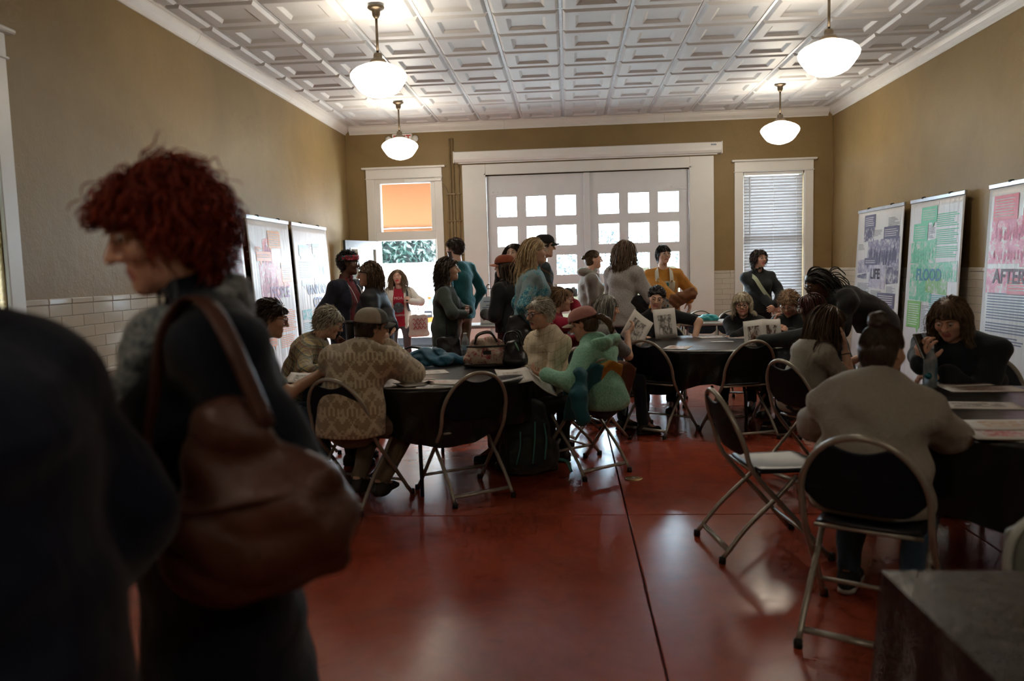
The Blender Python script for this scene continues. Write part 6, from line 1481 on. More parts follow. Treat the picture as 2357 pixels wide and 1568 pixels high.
def banner(name, e0, e1, inward, label, title, tcol, ink, art, lines, title_z, tsize, tx=.5, bub=(), seed=1, zt=2.05):
    """e0, e1: wall-side positions of the left and right top corners as read; art: [(x0,x1,z0,z1,colour,seed)] in shares of width and metres"""
    a = Vector((e0[0], e0[1], 0)); b_ = Vector((e1[0], e1[1], 0)); w = (b_-a).length; ang = math.atan2(b_.y-a.y, b_.x-a.x)
    r = empty(name, a, ang, label, 'banner', 'display banners along the walls')
    up = lambda z: 2.0-(1.96-z)*.72
    art = [(a_, b__, up(c_), up(d_), e_, g_) for a_, b__, c_, d_, e_, g_ in art]; bub = [(a_, b__, up(c_), up(d_), e_, g_) for a_, b__, c_, d_, e_, g_ in bub]; lines = [(a_, b__, up(c_), up(d_), e_, g_*.8) for a_, b__, c_, d_, e_, g_ in lines]
    title_z, tsize = (1.215, .172)
    top_back = .10      # the sheet leans back towards the wall
    def P(x, z, d=0): return (x, top_back*(z/zt)-.10-d, z)
    m = MB(); n = 22
    m.grid(lambda u, v: (u*w, P(0, .08+(zt-.08)*v)[1]+.001*math.sin(9*PI*u)*math.sin(PI*v), .08+(zt-.08)*v), n, 24); m.build('sheet', M_ban, r, solid=.002)
    MB().bbox((-.005, -.012, zt-.012), (w+.005, .014, zt+.028), .004).build('top_rail', M_rail, r)
    MB().bbox((-.01, -.16, 0), (w+.01, -.04, .085), .015).build('base_housing', M_rail, r)
    MB().tube([(w/2, -.05, .08), (w/2, .022, zt)], .010, 8).build('support_pole', M_rail, r)
    for k in (.25, .75): MB().bbox((w*k-.02, -.016, zt+.02), (w*k+.02, .016, zt+.04), .004).build('clip', M_cap, r)
    tilt = math.atan2(top_back, zt)
    def flat(mm, nm, ma, d, par=r):
        o = mm.build(nm, ma, par) if isinstance(mm, MB) else obj(nm, mm, par)
        o.matrix_local = Matrix.Translation((0, -.10-d, 0)) @ Matrix.Rotation(PI/2-tilt, 4, 'X') @ Matrix.Identity(4); return o
    for i, (x0, x1, z0, z1, c, sd) in enumerate(art):
        q = MB(); q.prism([(x0*w, z0), (x1*w, z0+.02*((sd % 3)-1)), (x1*w, z1), (x0*w, z1-.03*((sd % 2)))], 0, .001)
        flat(q, 'printed_picture', halftone('%s_picture_%d' % (name+title[:3], i), c, seed=sd), .0020+.0002*i)
    # crowd of printed figures standing in the pictures
    fg_ = MB(); rq = np.random.default_rng(seed+50)
    for (x0, x1, z0, z1, c, sd) in art[:2]:
        k = int(max(2, (x1-x0)*w/.055)); hh = (z1-z0)
        for q_ in range(k):
            cx = (x0+.04+(x1-x0-.08)*(q_+.5)/k)*w+rq.normal()*.01; fh = hh*rq.uniform(.35, .62); zb = z0+hh*rq.uniform(.03, .25); bw = fh*.15
            fg_.prism([(cx-bw*.7, zb), (cx+bw*.7, zb), (cx+bw, zb+fh*.55), (cx+bw*.8, zb+fh*.8), (cx+bw*.3, zb+fh*.84), (cx+bw*.42, zb+fh*.93), (cx, zb+fh), (cx-bw*.42, zb+fh*.93), (cx-bw*.3, zb+fh*.84), (cx-bw*.8, zb+fh*.8), (cx-bw, zb+fh*.55)], 0, .0004)
    ac = art[1][4]; flat(fg_, 'printed_figures', mat('figure_ink_%d_%d_%d' % tuple(int(v*255) for v in ac), tuple(v*.8 for v in ac), .5, vary=(30, .5)), .0036)['kind'] = 'stuff'
    for i, (x0, x1, z0, z1, c, tl) in enumerate(bub):
        q = MB(); pt = [(x0*w, z0), (x0*w+(x1-x0)*w*tl, z0), (x0*w+(x1-x0)*w*(tl+.06), z0-.05), (x0*w+(x1-x0)*w*(tl+.15), z0), (x1*w, z0), (x1*w, z1), (x0*w, z1)]; q.prism(pt, 0, .001)
        bo = flat(q, 'speech_panel', mat('ink_%d_%d_%d' % tuple(int(v*255) for v in c), c, .4), .0042)
        q = MB(); k = z1-.035
        while k > z0+.025: q.box((x0*w+.03, k-.004, 0), (x1*w-.03-.05*rng.random(), k+.004, .0006)); k -= .024
        o = q.build('panel_text', mat('pale_print', (.6, .6, .6), .5), bo); o.location = (0, 0, .0011)
    for i, (x0, x1, z0, z1, c, st) in enumerate(lines):
        q = MB(); k = z1
        while k > z0: q.box((x0*w, k-st*.22, 0), (x1*w-.10*w*rng.random()**2, k+st*.22, .0006)); k -= st
        flat(q, 'small_print', mat('text_%d_%d_%d' % tuple(int(v*255) for v in c), c, .5), .0040)
    zz = title_z
    for ln in title.split('\n'):
        tm = text_mesh(ln, tsize, tcol, 'CENTER', .0004, .004); o = flat(tm, 'title_lettering', None, .0060); FM = Matrix.Translation((0, -.10-.0060, 0)) @ Matrix.Rotation(PI/2-tilt, 4, 'X')
        wid = max(v.co.x for v in tm.vertices)-min(v.co.x for v in tm.vertices)
        sx = min(1.0, .86*w/wid) if wid > .86*w else 1.0
        o.matrix_local = FM @ Matrix.Translation((tx*w, zz, 0)) @ Matrix.Diagonal((sx, 1, 1, 1)); zz -= tsize*.95
    return r
XRB, XLB = XR-.09, XL+.09
def ink(r, g, b_): return rgb(r, g, b_)
i_navy = mat('title_navy', rgb(38, 40, 62), .5); i_blue = mat('title_blue', rgb(40, 110, 140), .5); i_maro = mat('title_maroon', rgb(110, 30, 70), .5); i_mau = mat('title_mauve', rgb(132, 84, 140), .5); i_stl = mat('title_steel', rgb(104, 120, 160), .5); i_wine = mat('title_wine', rgb(70, 14, 40), .5)
pur = rgb(78, 72, 104); grn = rgb(86, 178, 138); grn2 = rgb(110, 168, 84); pnk = rgb(206, 92, 130); red = rgb(190, 40, 62); org = rgb(226, 140, 92); tea = rgb(70, 158, 168); bor = rgb(128, 28, 62); gtx = rgb(120, 122, 128)
# right wall, far to near (read left to right = far to near)
banner('display_banner', (XRB, 10.62), (XRB, 9.22), -1, 'tall banner titled LIFE with violet photographs on the right wall', 'LIFE', i_navy, pur,
       [(.28, .95, 1.05, 1.55, rgb(120, 114, 146), 3), (.17, .40, 1.50, 1.84, pur, 4), (.06, .34, .95, 1.22, rgb(150, 145, 172), 5), (.34, .70, .72, 1.10, rgb(170, 165, 188), 6), (.72, .96, .78, 1.06, pur, 8), (.06, .28, .88, .96, pur, 9)],
       [(.70, .93, 1.72, 1.86, gtx, .02), (.38, .58, 1.58, 1.68, gtx, .02), (.05, .20, 1.36, 1.46, gtx, .02), (.08, .36, .62, .78, gtx, .02), (.74, .94, .62, .74, gtx, .02), (.40, .66, .56, .66, gtx, .02)], .93, .20, .48,
       [(.17, .42, 1.74, 1.96, pur, .7), (.62, .93, 1.52, 1.72, pur, .8), (.22, .50, 1.10, 1.22, pur, .2), (.56, .92, .40, .64, pur, .8)], 2)
banner('display_banner', (XRB, 9.05), (XRB, 7.86), -1, 'tall banner titled FLOOD printed in green on the right wall', 'FLOOD', i_blue, grn,
       [(.07, .56, 1.12, 1.46, grn, 3), (.08, .95, .86, 1.14, grn, 7), (.08, .52, .58, .90, grn, 9), (.40, .80, .70, .90, grn2, 12)],
       [(.54, .93, 1.62, 1.80, grn, .025), (.54, .94, 1.38, 1.58, grn, .025), (.54, .94, 1.20, 1.34, grn, .025), (.37, .52, 1.46, 1.66, gtx, .02), (.50, .94, .30, .66, tea, .024), (.36, .50, .12, .5, gtx, .02)], .93, .20, .45,
       [(.24, .54, 1.70, 1.93, grn, .72), (.10, .38, 1.44, 1.70, grn, .1), (.07, .34, .16, .56, grn2, .75)], 5)
banner('display_banner', (XRB, 7.42), (XRB, 6.10), -1, 'tall banner titled AFTERMATH printed in pink at the right edge', 'AFTERMATH', i_wine, pnk,
       [(.06, .52, 1.34, 1.66, pnk, 3), (.04, .60, 1.10, 1.38, pnk, 4), (.42, .98, 1.06, 1.56, pnk, 5), (.04, .50, .74, 1.04, pnk, 8)],
       [(.07, .62, .42, .74, ink(90, 92, 120), .03), (.07, .62, .26, .38, ink(90, 92, 120), .03), (.07, .55, .12, .22, ink(90, 92, 120), .03)], 1.0, .24, .49,
       [(.07, .36, 1.62, 1.92, red, .1), (.42, .80, 1.54, 1.74, red, .15), (.30, .68, .74, .94, red, .75), (.66, .96, .26, .50, red, .15)], 7)
# left wall, near to far
banner('display_banner', (XLB, 6.35), (XLB, 7.66), 1, 'tall banner ending in ARDS printed in crimson behind the navy coat', 'SHIPYARDS', i_wine, bor,
       [(.05, .60, 1.08, 1.60, bor, 3), (.45, .96, .98, 1.34, bor, 4), (.50, .98, .42, .80, bor, 6), (.05, .5, .5, .9, bor, 7)], [(.62, .84, 1.48, 1.62, pnk, .024), (.40, .58, 1.36, 1.44, gtx, .02)], .82, .24, .5,
       [(.60, .95, 1.34, 1.56, bor, .15)], 9)
banner('display_banner', (XLB, 7.80), (XLB, 9.00), 1, 'tall banner titled PEOPLE printed in orange on the left wall', 'PEOPLE', i_mau, org,
       [(.30, .50, 1.30, 1.78, rgb(214, 96, 90), 3), (.18, .62, .82, 1.40, rgb(196, 110, 140), 4), (.56, .90, 1.0, 1.34, rgb(206, 120, 110), 5)], [(.12, .28, 1.54, 1.62, org, .02), (.58, .96, .34, .66, org, .026), (.52, .90, .10, .28, org, .026)], .82, .20, .62,
       [(.44, .74, 1.62, 1.88, ink(206, 138, 64), .1), (.14, .48, 1.42, 1.56, org, .2), (.70, .96, 1.10, 1.40, org, .1), (.20, .42, .16, .28, org, .7)], 11)
banner('display_banner', (XLB, 9.10), (XLB, 10.44), 1, 'tall banner titled VANPORT CITY printed in teal beside the open door', 'VANPORT\nCITY', i_stl, tea,
       [(.62, .92, 1.14, 1.62, tea, 3), (.50, .92, .88, 1.16, rgb(130, 178, 196), 4), (.08, .34, .46, .62, tea, 6)], [(.36, .50, 1.52, 1.72, gtx, .022), (.10, .50, 1.16, 1.42, ink(120, 150, 180), .026), (.5, .66, 1.36, 1.48, gtx, .02), (.08, .60, .12, .40, ink(110, 150, 160), .026)], .74, .19, .55,
       [(.14, .40, 1.52, 1.70, tea, .1), (.52, .80, 1.56, 1.74, tea, .12), (.14, .40, 1.02, 1.12, ink(140, 170, 190), .2)], 13)
# easel standing in front of the AFTERMATH banner at the right edge
ea = empty('wooden_easel', tuple(at(2352, 900, 5.6)[:2])+(0,), 0, 'brown wooden easel at the right edge beside the AFTERMATH banner', 'easel')
M_wood = mat('easel_wood', (.20, .09, .035), .5, vary=(20, .3)); ea.location.x += .40
for s in (-1, 1): MB().tube([(s*.28, -.12, 0), (s*.05, .05, 1.45)], .016, 6).build('front_leg', M_wood, ea)
MB().tube([(0, .45, 0), (0, .06, 1.42)], .015, 6).build('rear_leg', M_wood, ea)
MB().bbox((-.32, -.10, .62), (.32, -.03, .66), .005).build('tray', M_wood, ea)
# ------------------------------------------------------------------ papers
def print_mat(name, c, seed, sc=26): return halftone(name, c, seed=seed, paper=(.62, .60, .56), sc=sc, thr=(.42, .54))
M_paper = mat('white_paper', (.66, .64, .60), .7, vary=(3, .03))
def sheet(x, y, z, deg, w, l, label, c=(.2, .18, .17), seed=1, curl=0.0, group='printed sheets on the tables', art=(.18, .82, .25, .85)):
    r = empty('printed_sheet', (x, y, z), math.radians(deg), label, 'paper', group)
    m = MB(); m.grid(lambda u, v: ((u-.5)*w, (v-.5)*l, curl*(2*u-1)**2*.02), 8, 4); m.build('page', M_paper, r, solid=.0012)
    m = MB(); a = art; m.grid(lambda u, v: ((a[0]+u*(a[1]-a[0])-.5)*w, (a[2]+v*(a[3]-a[2])-.5)*l, .0011+curl*(2*(a[0]+u*(a[1]-a[0]))-1)**2*.02), 6, 2); m.build('printed_picture', print_mat('sheet_art_%d' % seed, c, seed), r)
    return r
ZT = .7335
def sheet_px(px, py, *a, **k): q = atz(px, py, ZT); return sheet(q[0], q[1], ZT+k.pop('dz', .001), *a, **k)
sheet_px(985, 858, 20, .28, .21, 'printed sheet lying beside the tan fleece elbow', seed=1); sheet_px(1012, 880, -8, .30, .21, 'printed sheet at the near edge of the left table', (.45, .18, .12), 2); sheet_px(965, 882, 35, .28, .21, 'blank grey sheet under the fleece elbow', (.5, .5, .5), 3)
sheet_px(1640, 776, 10, .28, .21, 'printed sheet at the back of the middle table', (.3, .12, .08), 4); sheet_px(1715, 777, -12, .30, .21, 'printed sheet in front of the folded arms', (.4, .1, .08), 5); sheet_px(1560, 800, 70, .28, .21, 'orange printed sheet at the near edge of the middle table', (.4, .14, .05), 6)
sheet_px(1690, 775, 30, .26, .20, 'dark printed leaflet between the folded arms and the booklet', (.12, .04, .03), 14)
sheet_px(2262, 896, -4, .38, .20, 'printed sheet furthest from the viewer on the right table', (.35, .22, .2), 7); sheet_px(2252, 934, -10, .36, .20, 'printed sheet in the middle of the right table', (.25, .22, .2), 8); sheet_px(2340, 980, -3, .42, .22, 'printed sheet at the near edge of the right table', (.5, .3, .12), 9, dz=.004)
sheet_px(2330, 1000, -5, .34, .20, 'red printed sheet under the nearest page on the right table', (.5, .06, .08), 10); sheet_px(2210, 884, 4, .30, .16, 'colourful magazine behind the water bottle', (.35, .08, .06), 11)
nc = sheet_px(1662, 787, -3, .20, .07, 'white name card on the shiny middle table', (.25, .25, .25), 12, art=(.2, .8, .35, .65), dz=.002)
# sheets and booklets held in hands: pages leaning between the hands
def held(px, py, Y, w, h, tilt, turn, label, seed, c=(.14, .13, .12), name='printed_sheet', roll=0, fold=None):
    q = at(px, py, Y); r = empty(name, tuple(q), 0, label, 'booklet' if fold else 'paper', 'sheets held by readers')
    r.rotation_euler = (math.radians(tilt), math.radians(roll), math.radians(turn))
    for k, ang in (enumerate(fold) if fold else [(0, 0)]):
        sg = (-1 if k == 0 else 1); sub = MB()
        x0, x1 = (0, sg*w) if fold else (-w/2, w/2); A = Matrix.Rotation(math.radians(ang)*sg, 4, 'Z')
        sub.grid(lambda u, v: tuple(A @ Vector((x0+(x1-x0)*u, .012*math.sin(PI*u), (v-.5)*h))), 8, 4); sub.build('page', M_paper, r, solid=.0012)
        art = MB(); dd = -.0012
        art.grid(lambda u, v: tuple(A @ Vector((x0+(x1-x0)*(.2+.6*u), .012*math.sin(PI*(.2+.6*u))+dd*1.6, (v-.5)*h*.66-.01))), 6, 4); art.build('printed_picture', print_mat('held_art_%d' % (seed+k), c, seed+k, 30), r)
    return r
held(1531, 745, 7.72, .215, .29, -8, 4, 'printed drawing held upright by the person in the black tee', 21, roll=-4)
held(1466, 757, 6.92, .215, .29, -22, 12, 'printed drawing held slanted by the person in the flecked tee', 23, roll=38)
held(1757, 766, 6.86, .17, .24, -14, 6, 'open booklet held up over the middle table', 25, (.10, .06, .05), 'open_booklet', 0, (38, 10))
bk = held(1218, 860, 5.35, .22, .24, -74, 14, 'open cream booklet held over the edge of the left table', 27, (.45, .40, .32), 'open_booklet', 0, (2, 36))
held(700, 866, 5.05, .21, .27, -84, 10, 'sheet of paper in the hands of the sage tee wearer', 29)
# ------------------------------------------------------------------ bottles and bags on the left table
def pet_mat():
    t = NT('clear_bottle_plastic'); t.base((.50, .58, .64)); t.set(Roughness=.12); tr = t.node('ShaderNodeBsdfTransparent'); mx = t.node('ShaderNodeMixShader'); mx.inputs[0].default_value = .38
    tr.inputs['Color'].default_value = (.85, .92, .97, 1); t.link(tr.outputs[0], mx.inputs[1]); t.link(t.b.outputs[0], mx.inputs[2]); t.link(mx.outputs[0], t.out.inputs['Surface']); return t.m
M_pet = pet_mat()
def water(q, h, r_, label, brand=False):
    r = empty('water_bottle', tuple(q), 0, label, 'bottle')
    MB().lathe([(r_*.9, 0), (r_, .01), (r_, h*.55), (r_*.95, h*.60), (r_, h*.65), (r_*.95, h*.72), (r_*.55, h*.86), (r_*.42, h*.90), (r_*.42, h*.94)], 24).build('bottle_body', M_pet, r)
    MB().lathe([(r_*.92, .004), (r_*.95, h*.5), (.001, h*.5)], 24).build('water', thin_glass('water_%s' % brand, (.70, .82, .88), .2), r)
    MB().lathe([(r_*.46, h*.93), (r_*.46, h), (r_*.42, h*1.005), (.001, h*1.005)], 20).build('cap', mat('white_cap', (.55, .57, .6), .4), r)
    if brand:
        for kk in range(9): MB().box((-.008+.004*(kk % 3 == 1), -.0006, -.0036), (.008-.004*(kk % 4 == 2), .0006, .0036)).build('label_mark', mat('label_blue', (.02, .16, .30), .4), r).matrix_local = Matrix.Translation((.020, -r_*.86, h*.20+.0105*kk)) @ Matrix.Rotation(math.radians(33), 4, 'Z')
        m = MB(); m.lathe([(.018, 0), (.001, .0004)], 18); o = m.build('label_disc', mat('label_teal', (.02, .20, .26), .4), r); o.matrix_local = Matrix.Translation((-.022, -r_*.82, h*.30)) @ Matrix.Rotation(math.radians(-35), 4, 'Z') @ Matrix.Rotation(PI/2, 4, 'X')
    else: MB().lathe([(r_*1.012, h*.30), (r_*1.012, h*.52)], 24, cap=False).build('label_sleeve', mat('pale_blue_label', (.25, .40, .52), .4), r)
    return r
q = atz(2140, 893, ZT+.001); water(q, .235, .037, 'tall clear water bottle standing on the right table', True)
q = atz(1072, 822, ZT+.001); water(q, .20, .032, 'small water bottle behind the floral tote bag')
def floral():
    t = NT('floral_bag_cloth'); t.set(Roughness=.8); co = t.co(); v = t.node('ShaderNodeTexVoronoi', Scale=26); t.link(co, v.inputs['Vector']); n = t.noise(co, 20, 4, .6, 1.5)
    c = t.ramp(n.outputs['Fac'], [(.36, (.28, .03, .05)), (.43, (.38, .18, .16)), (.48, (.42, .34, .27)), (.60, (.46, .38, .30)), (.68, (.30, .08, .10))]); t.base(t.mix(t.math('LESS_THAN', v.outputs['Distance'], .14), c, (.22, .03, .07))); return t.m
def bag(name, q, deg, w, d, h, mt, label, cat, taper=.75, trim=None, seed=3, slump=0):
    r = empty(name, tuple(q), math.radians(deg), label, cat)
    f = Field((-w/2-.08, -d/2-.08, -.01), (w/2+.08, d/2+.08, h+.06), .011); f.ec((-w/2+d*.5, 0, d*.30), (w/2-d*.5, 0, d*.30), (d*.5, d*.33), (d*.5, d*.33), (0, 1, 0), .0)
    f.ec((0, 0, d*.3), (slump, 0, h-.03), (w*.5, d*.5), (w*.5*taper, d*.22), (1, 0, 0), .05); f.wrinkle(.006, 1.6, seed); f.plane((0, 0, .002), (0, 0, -1)); V, F = f.mesh()
    obj('bag_body', mesh_np('bag_body', V, F, [mt]), r); return r
q = atz(1118, 846, ZT+.002); q[1] += .10; fb = bag('floral_tote_bag', q, 8, .34, .20, .20, floral(), 'pink and cream floral tote bag on the left table', 'bag')
M_brn = mat('dark_brown_trim', (.022, .014, .012), .5)
MB().tube(smooth_path([(-.15, -.075, .155), (0, -.09, .152), (.15, -.075, .155)], 6), .008, 6).build('zip_trim', M_brn, fb); MB().bbox((-.03, -.104, .095), (.03, -.096, .125), .003).build('brand_patch', M_brn, fb)
MB().tube(smooth_path([(-.17, -.06, .018), (-.02, -.108, .014), (.16, -.07, .018)], 6), .014, 6).build('base_trim', M_brn, fb)
for s in (-1, 1): MB().tube(smooth_path([(-.09, s*.04, .17), (-.06, s*.05, .235), (.03, s*.06, .25), (.08, s*.04, .18)], 6), .008, 6).build('handle', M_brn, fb)
M_lea = mat('black_bag_leather', (.012, .013, .018), .32, bump=(90, .2))
q = atz(1183, 846, ZT+.002); q[1] += .10; pb = bag('black_handbag', q, -10, .20, .15, .19, M_lea, 'black leather handbag beside the floral tote', 'bag', .6, seed=6)
for s in (-1, 1): MB().tube(smooth_path([(-.06, s*.03, .15), (-.05, s*.04, .24), (.03, s*.05, .25), (.06, s*.03, .15)], 6), .007, 6).build('handle', M_lea, pb)
MB().tube([(.05, -.07, .12), (.02, -.06, .18)], .006, 6).build('green_pen', mat('green_pen', (.2, .5, .35), .3), pb)
q = atz(1000, 842, ZT+.002); q[1] += .08; jk = empty('folded_jacket', tuple(q), math.radians(-6), 'crumpled teal blue jacket lying on the left table', 'jacket')
f = Field((-.30, -.2, -.02), (.32, .2, .2), .010); f.ec((-.16, .02, .05), (.10, .0, .04), (.11, .055), (.12, .045), (0, 1, 0), .03); f.ell((-.05, .03, .075), (.12, .09, .05), None, .04); f.cone((.1, .02, .03), (.24, .03, .025), .045, .035, .04); f.ell((.02, -.06, .03), (.12, .07, .04), None, .03); f.wrinkle(.011, 2.2, 12); f.plane((0, 0, .001), (0, 0, -1)); V, F = f.mesh()
obj('jacket_cloth', mesh_np('jacket_cloth', V, F, [fabric('teal_blue_nylon', (.012, .09, .16), 300, .6)]), jk)
MB().tube(smooth_path([(-.22, .02, .02), (-.28, .03, .09), (-.22, .05, .13), (-.12, .04, .12)], 6), .010, 8).build('strap', M_lea, jk)
# ------------------------------------------------------------------ jacket over the chair of the pink cap reader
jc = empty('draped_jacket', (.08, 5.62, 0), math.radians(38), 'teal, yellow and brown jacket draped over a folding chair back', 'jacket')
def drape(u, v):
    a = (u-.5)*2; x = a*.27
    if v < .45: w = v/.45; z = .44+(.81-.44)*w-.05*abs(a)**2; y = -.245+(.79-z)*.36-.055-.022*math.sin(9*a+4*w)*(1-w)
    else: w = (v-.45)/.55; z = .81-.19*w-.05*a*a; y = -.245+(.79-z)*.30+.03+.04*math.sin(PI*min(1, w))
    return (x*(1+.05*math.sin(7*v)), y, z+.012*math.sin(11*a))
cols = [fabric('jacket_teal', (.015, .12, .155), 300, .6), fabric('jacket_yellow', (.42, .20, .025), 300, .7), fabric('jacket_brown', (.13, .045, .02), 300, .7)]
for nm, mi_, sel in (('teal_panel', 0, lambda u, v: u < .42 or v < .16), ('yellow_panel', 1, lambda u, v: .42 <= u < .74 and v >= .16), ('brown_panel', 2, lambda u, v: u >= .74 and v >= .16)):
    m = MB(); nu, nv = 40, 30
    for j in range(nv):
        for i in range(nu):
            if sel((i+.5)/nu, (j+.5)/nv): m.add([drape(i/nu, j/nv), drape((i+1)/nu, j/nv), drape((i+1)/nu, (j+1)/nv), drape(i/nu, (j+1)/nv)], [(0, 1, 2, 3)], True)
    me = m.mesh(nm, cols[mi_]); bm = bmesh.new(); bm.from_mesh(me); bmesh.ops.remove_doubles(bm, verts=bm.verts, dist=1e-5); bm.to_mesh(me); bm.free()
    o = obj(nm, me, jc); md = o.modifiers.new('solid', 'SOLIDIFY'); md.thickness = .012; md.offset = -1
f = Field((-.45, -.5, .3), (.05, .1, .85), .013); f.chain([np.array(p) for p in ((-.24, -.28, .74), (-.29, -.33, .60), (-.27, -.34, .46))], [.05, .055, .05], .03); f.wrinkle(.008, 1.8, 4); V, F = f.mesh(); obj('sleeve', mesh_np('sleeve', V, F, [cols[0]]), jc)
# ------------------------------------------------------------------ backpack on the floor
bp = empty('backpack', (-.30, 5.46, 0), math.radians(20), 'dark green backpack with teal zips leaning on the floor by the table', 'backpack')
M_bp = fabric('dark_grey_green_nylon', (.022, .028, .026), 300, .6); M_bpz = mat('teal_zip', (.05, .22, .20), .5)
f = Field((-.28, -.2, -.01), (.28, .24, .62), .013); f.ec((0, .02, .12), (.0, .07, .46), (.205, .12), (.15, .09), (1, 0, 0), .04); f.ec((0, -.06, .13), (0, -.03, .34), (.17, .08), (.13, .06), (1, 0, 0), .04); f.ell((-.17, .0, .14), (.05, .08, .11), None, .03); f.ell((.17, .0, .14), (.05, .08, .11), None, .03); f.wrinkle(.007, 1.6, 9); f.plane((0, 0, .002), (0, 0, -1)); V, F = f.mesh(); obj('pack_body', mesh_np('pack_body', V, F, [M_bp]), bp)
for i, p in enumerate(([(-.13, -.135, .12), (-.10, -.135, .24), (-.09, -.105, .34)], [(-.02, -.155, .12), (.0, -.145, .26), (.02, -.105, .40)], [(.07, -.15, .14), (.09, -.13, .27), (.09, -.09, .38)])): MB().tube(smooth_path(p, 5), .006, 6).build('zip', M_bpz, bp)
MB().tube(smooth_path([(-.04, .10, .52), (-.03, .10, .60), (.03, .10, .60), (.04, .10, .52)], 6), .012, 8).build('haul_loop', M_bp, bp)
for s in (-1, 1): MB().tube(smooth_path([(s*.07, .16, .50), (s*.10, .22, .36), (s*.12, .18, .14)], 6), .022, 8, flat=.4).build('shoulder_strap', M_bp, bp)
MB().tube(smooth_path([(.2, .0, .10), (.26, -.06, .09), (.28, -.10, .02)], 5), .012, 6, flat=.4).build('hip_strap', M_bpz, bp)
# ------------------------------------------------------------------ walking frame with wheels under the crimson jacket
b_, K, o_, tol, loc, Rz = PEOPLE['S6']; wk = empty('wheeled_walker', (loc[0], loc[1], 0), math.atan2(Rz[1, 0], Rz[0, 0]), 'red wheeled walker seat under the person in crimson', 'walker')
M_rw = mat('red_walker_tube', (.30, .012, .015), .3, .3)
for s in (-1, 1):
    MB().tube(smooth_path([(s*.24, .28, .10), (s*.24, .14, .45), (s*.24, -.10, .80), (s*.24, -.24, .86)], 6), .013, 8).build('side_frame', M_rw, wk); MB().tube(smooth_path([(s*.24, -.28, .10), (s*.24, -.06, .44), (s*.24, .02, .46)], 6), .012, 8).build('rear_leg', M_rw, wk)
    MB().tube([(s*.24, -.22, .87), (s*.24, -.36, .86)], .017, 8).build('hand_grip', M_cap, wk)
    for y in (.28, -.28):
        m = MB(); m.tube([(0, .092*math.cos(a), .092*math.sin(a)) for a in np.linspace(0, 2*PI, 25)[:-1]], .013, 8, closed=True); w_ = m.build('wheel', M_cap, wk, (s*.24, y, .105))
        m = MB(); [m.tube([(0, 0, 0), (0, .085*math.cos(a), .085*math.sin(a))], .006, 5) for a in (.3, 2.4, 4.5)]; m.build('spokes', M_cap, w_)
MB().bbox((-.22, -.14, .44), (.22, .14, .475), .015).build('seat', M_cap, wk); MB().tube(smooth_path([(-.24, -.20, .84), (-.12, -.30, .85), (.12, -.30, .85), (.24, -.20, .84)], 6), .016, 8).build('back_bar', M_cap, wk)
# ------------------------------------------------------------------ bags people carry
def strap(root, pts, w, t, mt, name='strap'):
    m = MB(); m.tube(smooth_path(pts, 6), w, 8, flat=t); return m.build(name, mt, root)
def rel(key, d): body, K, o, tol, loc, Rz = PEOPLE[key]; return loc+Rz @ np.asarray(d, float)
def worn_bag(key, name, c, deg, w, d, h, mt, label, pts, sw=.012, seed=4, taper=.7):
    body, K, o, tol, loc, Rz = PEOPLE[key]; q = rel(key, c); r = bag(name, q, deg+math.degrees(math.atan2(Rz[1, 0], Rz[0, 0])), w, d, h, mt, label, 'bag', taper, seed=seed)
    Mi = Matrix(r.matrix_basis) if False else (Matrix.Translation(r.location) @ r.rotation_euler.to_matrix().to_4x4()).inverted()
    strap(r, [Mi @ Vector(rel(key, p)) for p in pts], sw, .3, mt); return r
K4 = PEOPLE['P4'][1]; hp = K4['P'][2]
worn_bag('P4', 'crossbody_bag', (.24, .06, hp-.30), 95, .30, .14, .30, M_lea, 'black crossbody bag at the hip of the olive cardigan', [(.24, .05, hp-.03), (.235, .05, hp+.12), (.215, .045, hp+.32), (K4['SR'][0]+.02, .03, K4['SR'][2]+.055), (K4['SR'][0]*.7, -.0, K4['SR'][2]+.075), (K4['SR'][0]*.5, -.06, K4['SR'][2]+.03)])
K8 = PEOPLE['P8'][1]; hp = K8['P'][2]
worn_bag('P8', 'shoulder_purse', (.25, -.12, hp-.13), 96, .30, .13, .25, M_lea, 'black leather shoulder purse behind the denim jacket', [(.25, -.03, hp+.10), (.235, -.01, hp+.25), (K8['SR'][0]+.02, .02, K8['SR'][2]+.075), (.235, -.12, hp+.26), (.25, -.20, hp+.10)], .009, 7)
M_tote = fabric('cream_canvas_tote', (.52, .46, .40), 240)
K3 = PEOPLE['P3'][1]; hp = K3['P'][2]
tb = worn_bag('P3', 'canvas_tote_bag', (-.27, .08, hp-.28), 20, .30, .08, .34, M_tote, 'cream canvas tote bag with red lettering in the doorway', [(-.24, .12, hp+.05), (-.22, .15, hp+.22), (K3['SL'][0]-.01, .06, K3['SL'][2]+.08), (-.25, .02, hp+.22), (-.28, .04, hp+.05)], .012, 3, .95)
for i in range(3): MB().tube([(.10-.20*u, .064-.012*abs(u-.5), .25-.055*i+.020*math.sin(22*u+i*2)) for u in np.linspace(0, 1, 40)], .005, 5).build('red_script', mat('red_print', (.35, .02, .05), .6), tb)
m = MB(); pk = worn_bag('P3', 'backpack_strap', (0, -.22, K3['N'][2]-.42), 0, .26, .13, .36, M_lea, 'black backpack worn by the person in the doorway', [(-.10, -.17, K3['N'][2]-.10), (-.12, -.02, K3['N'][2]+.0), (-.125, .13, K3['N'][2]-.09), (-.13, .15, K3['N'][2]-.25), (-.16, .0, K3['N'][2]-.40)], .022, 9); pk.name = 'small_backpack'
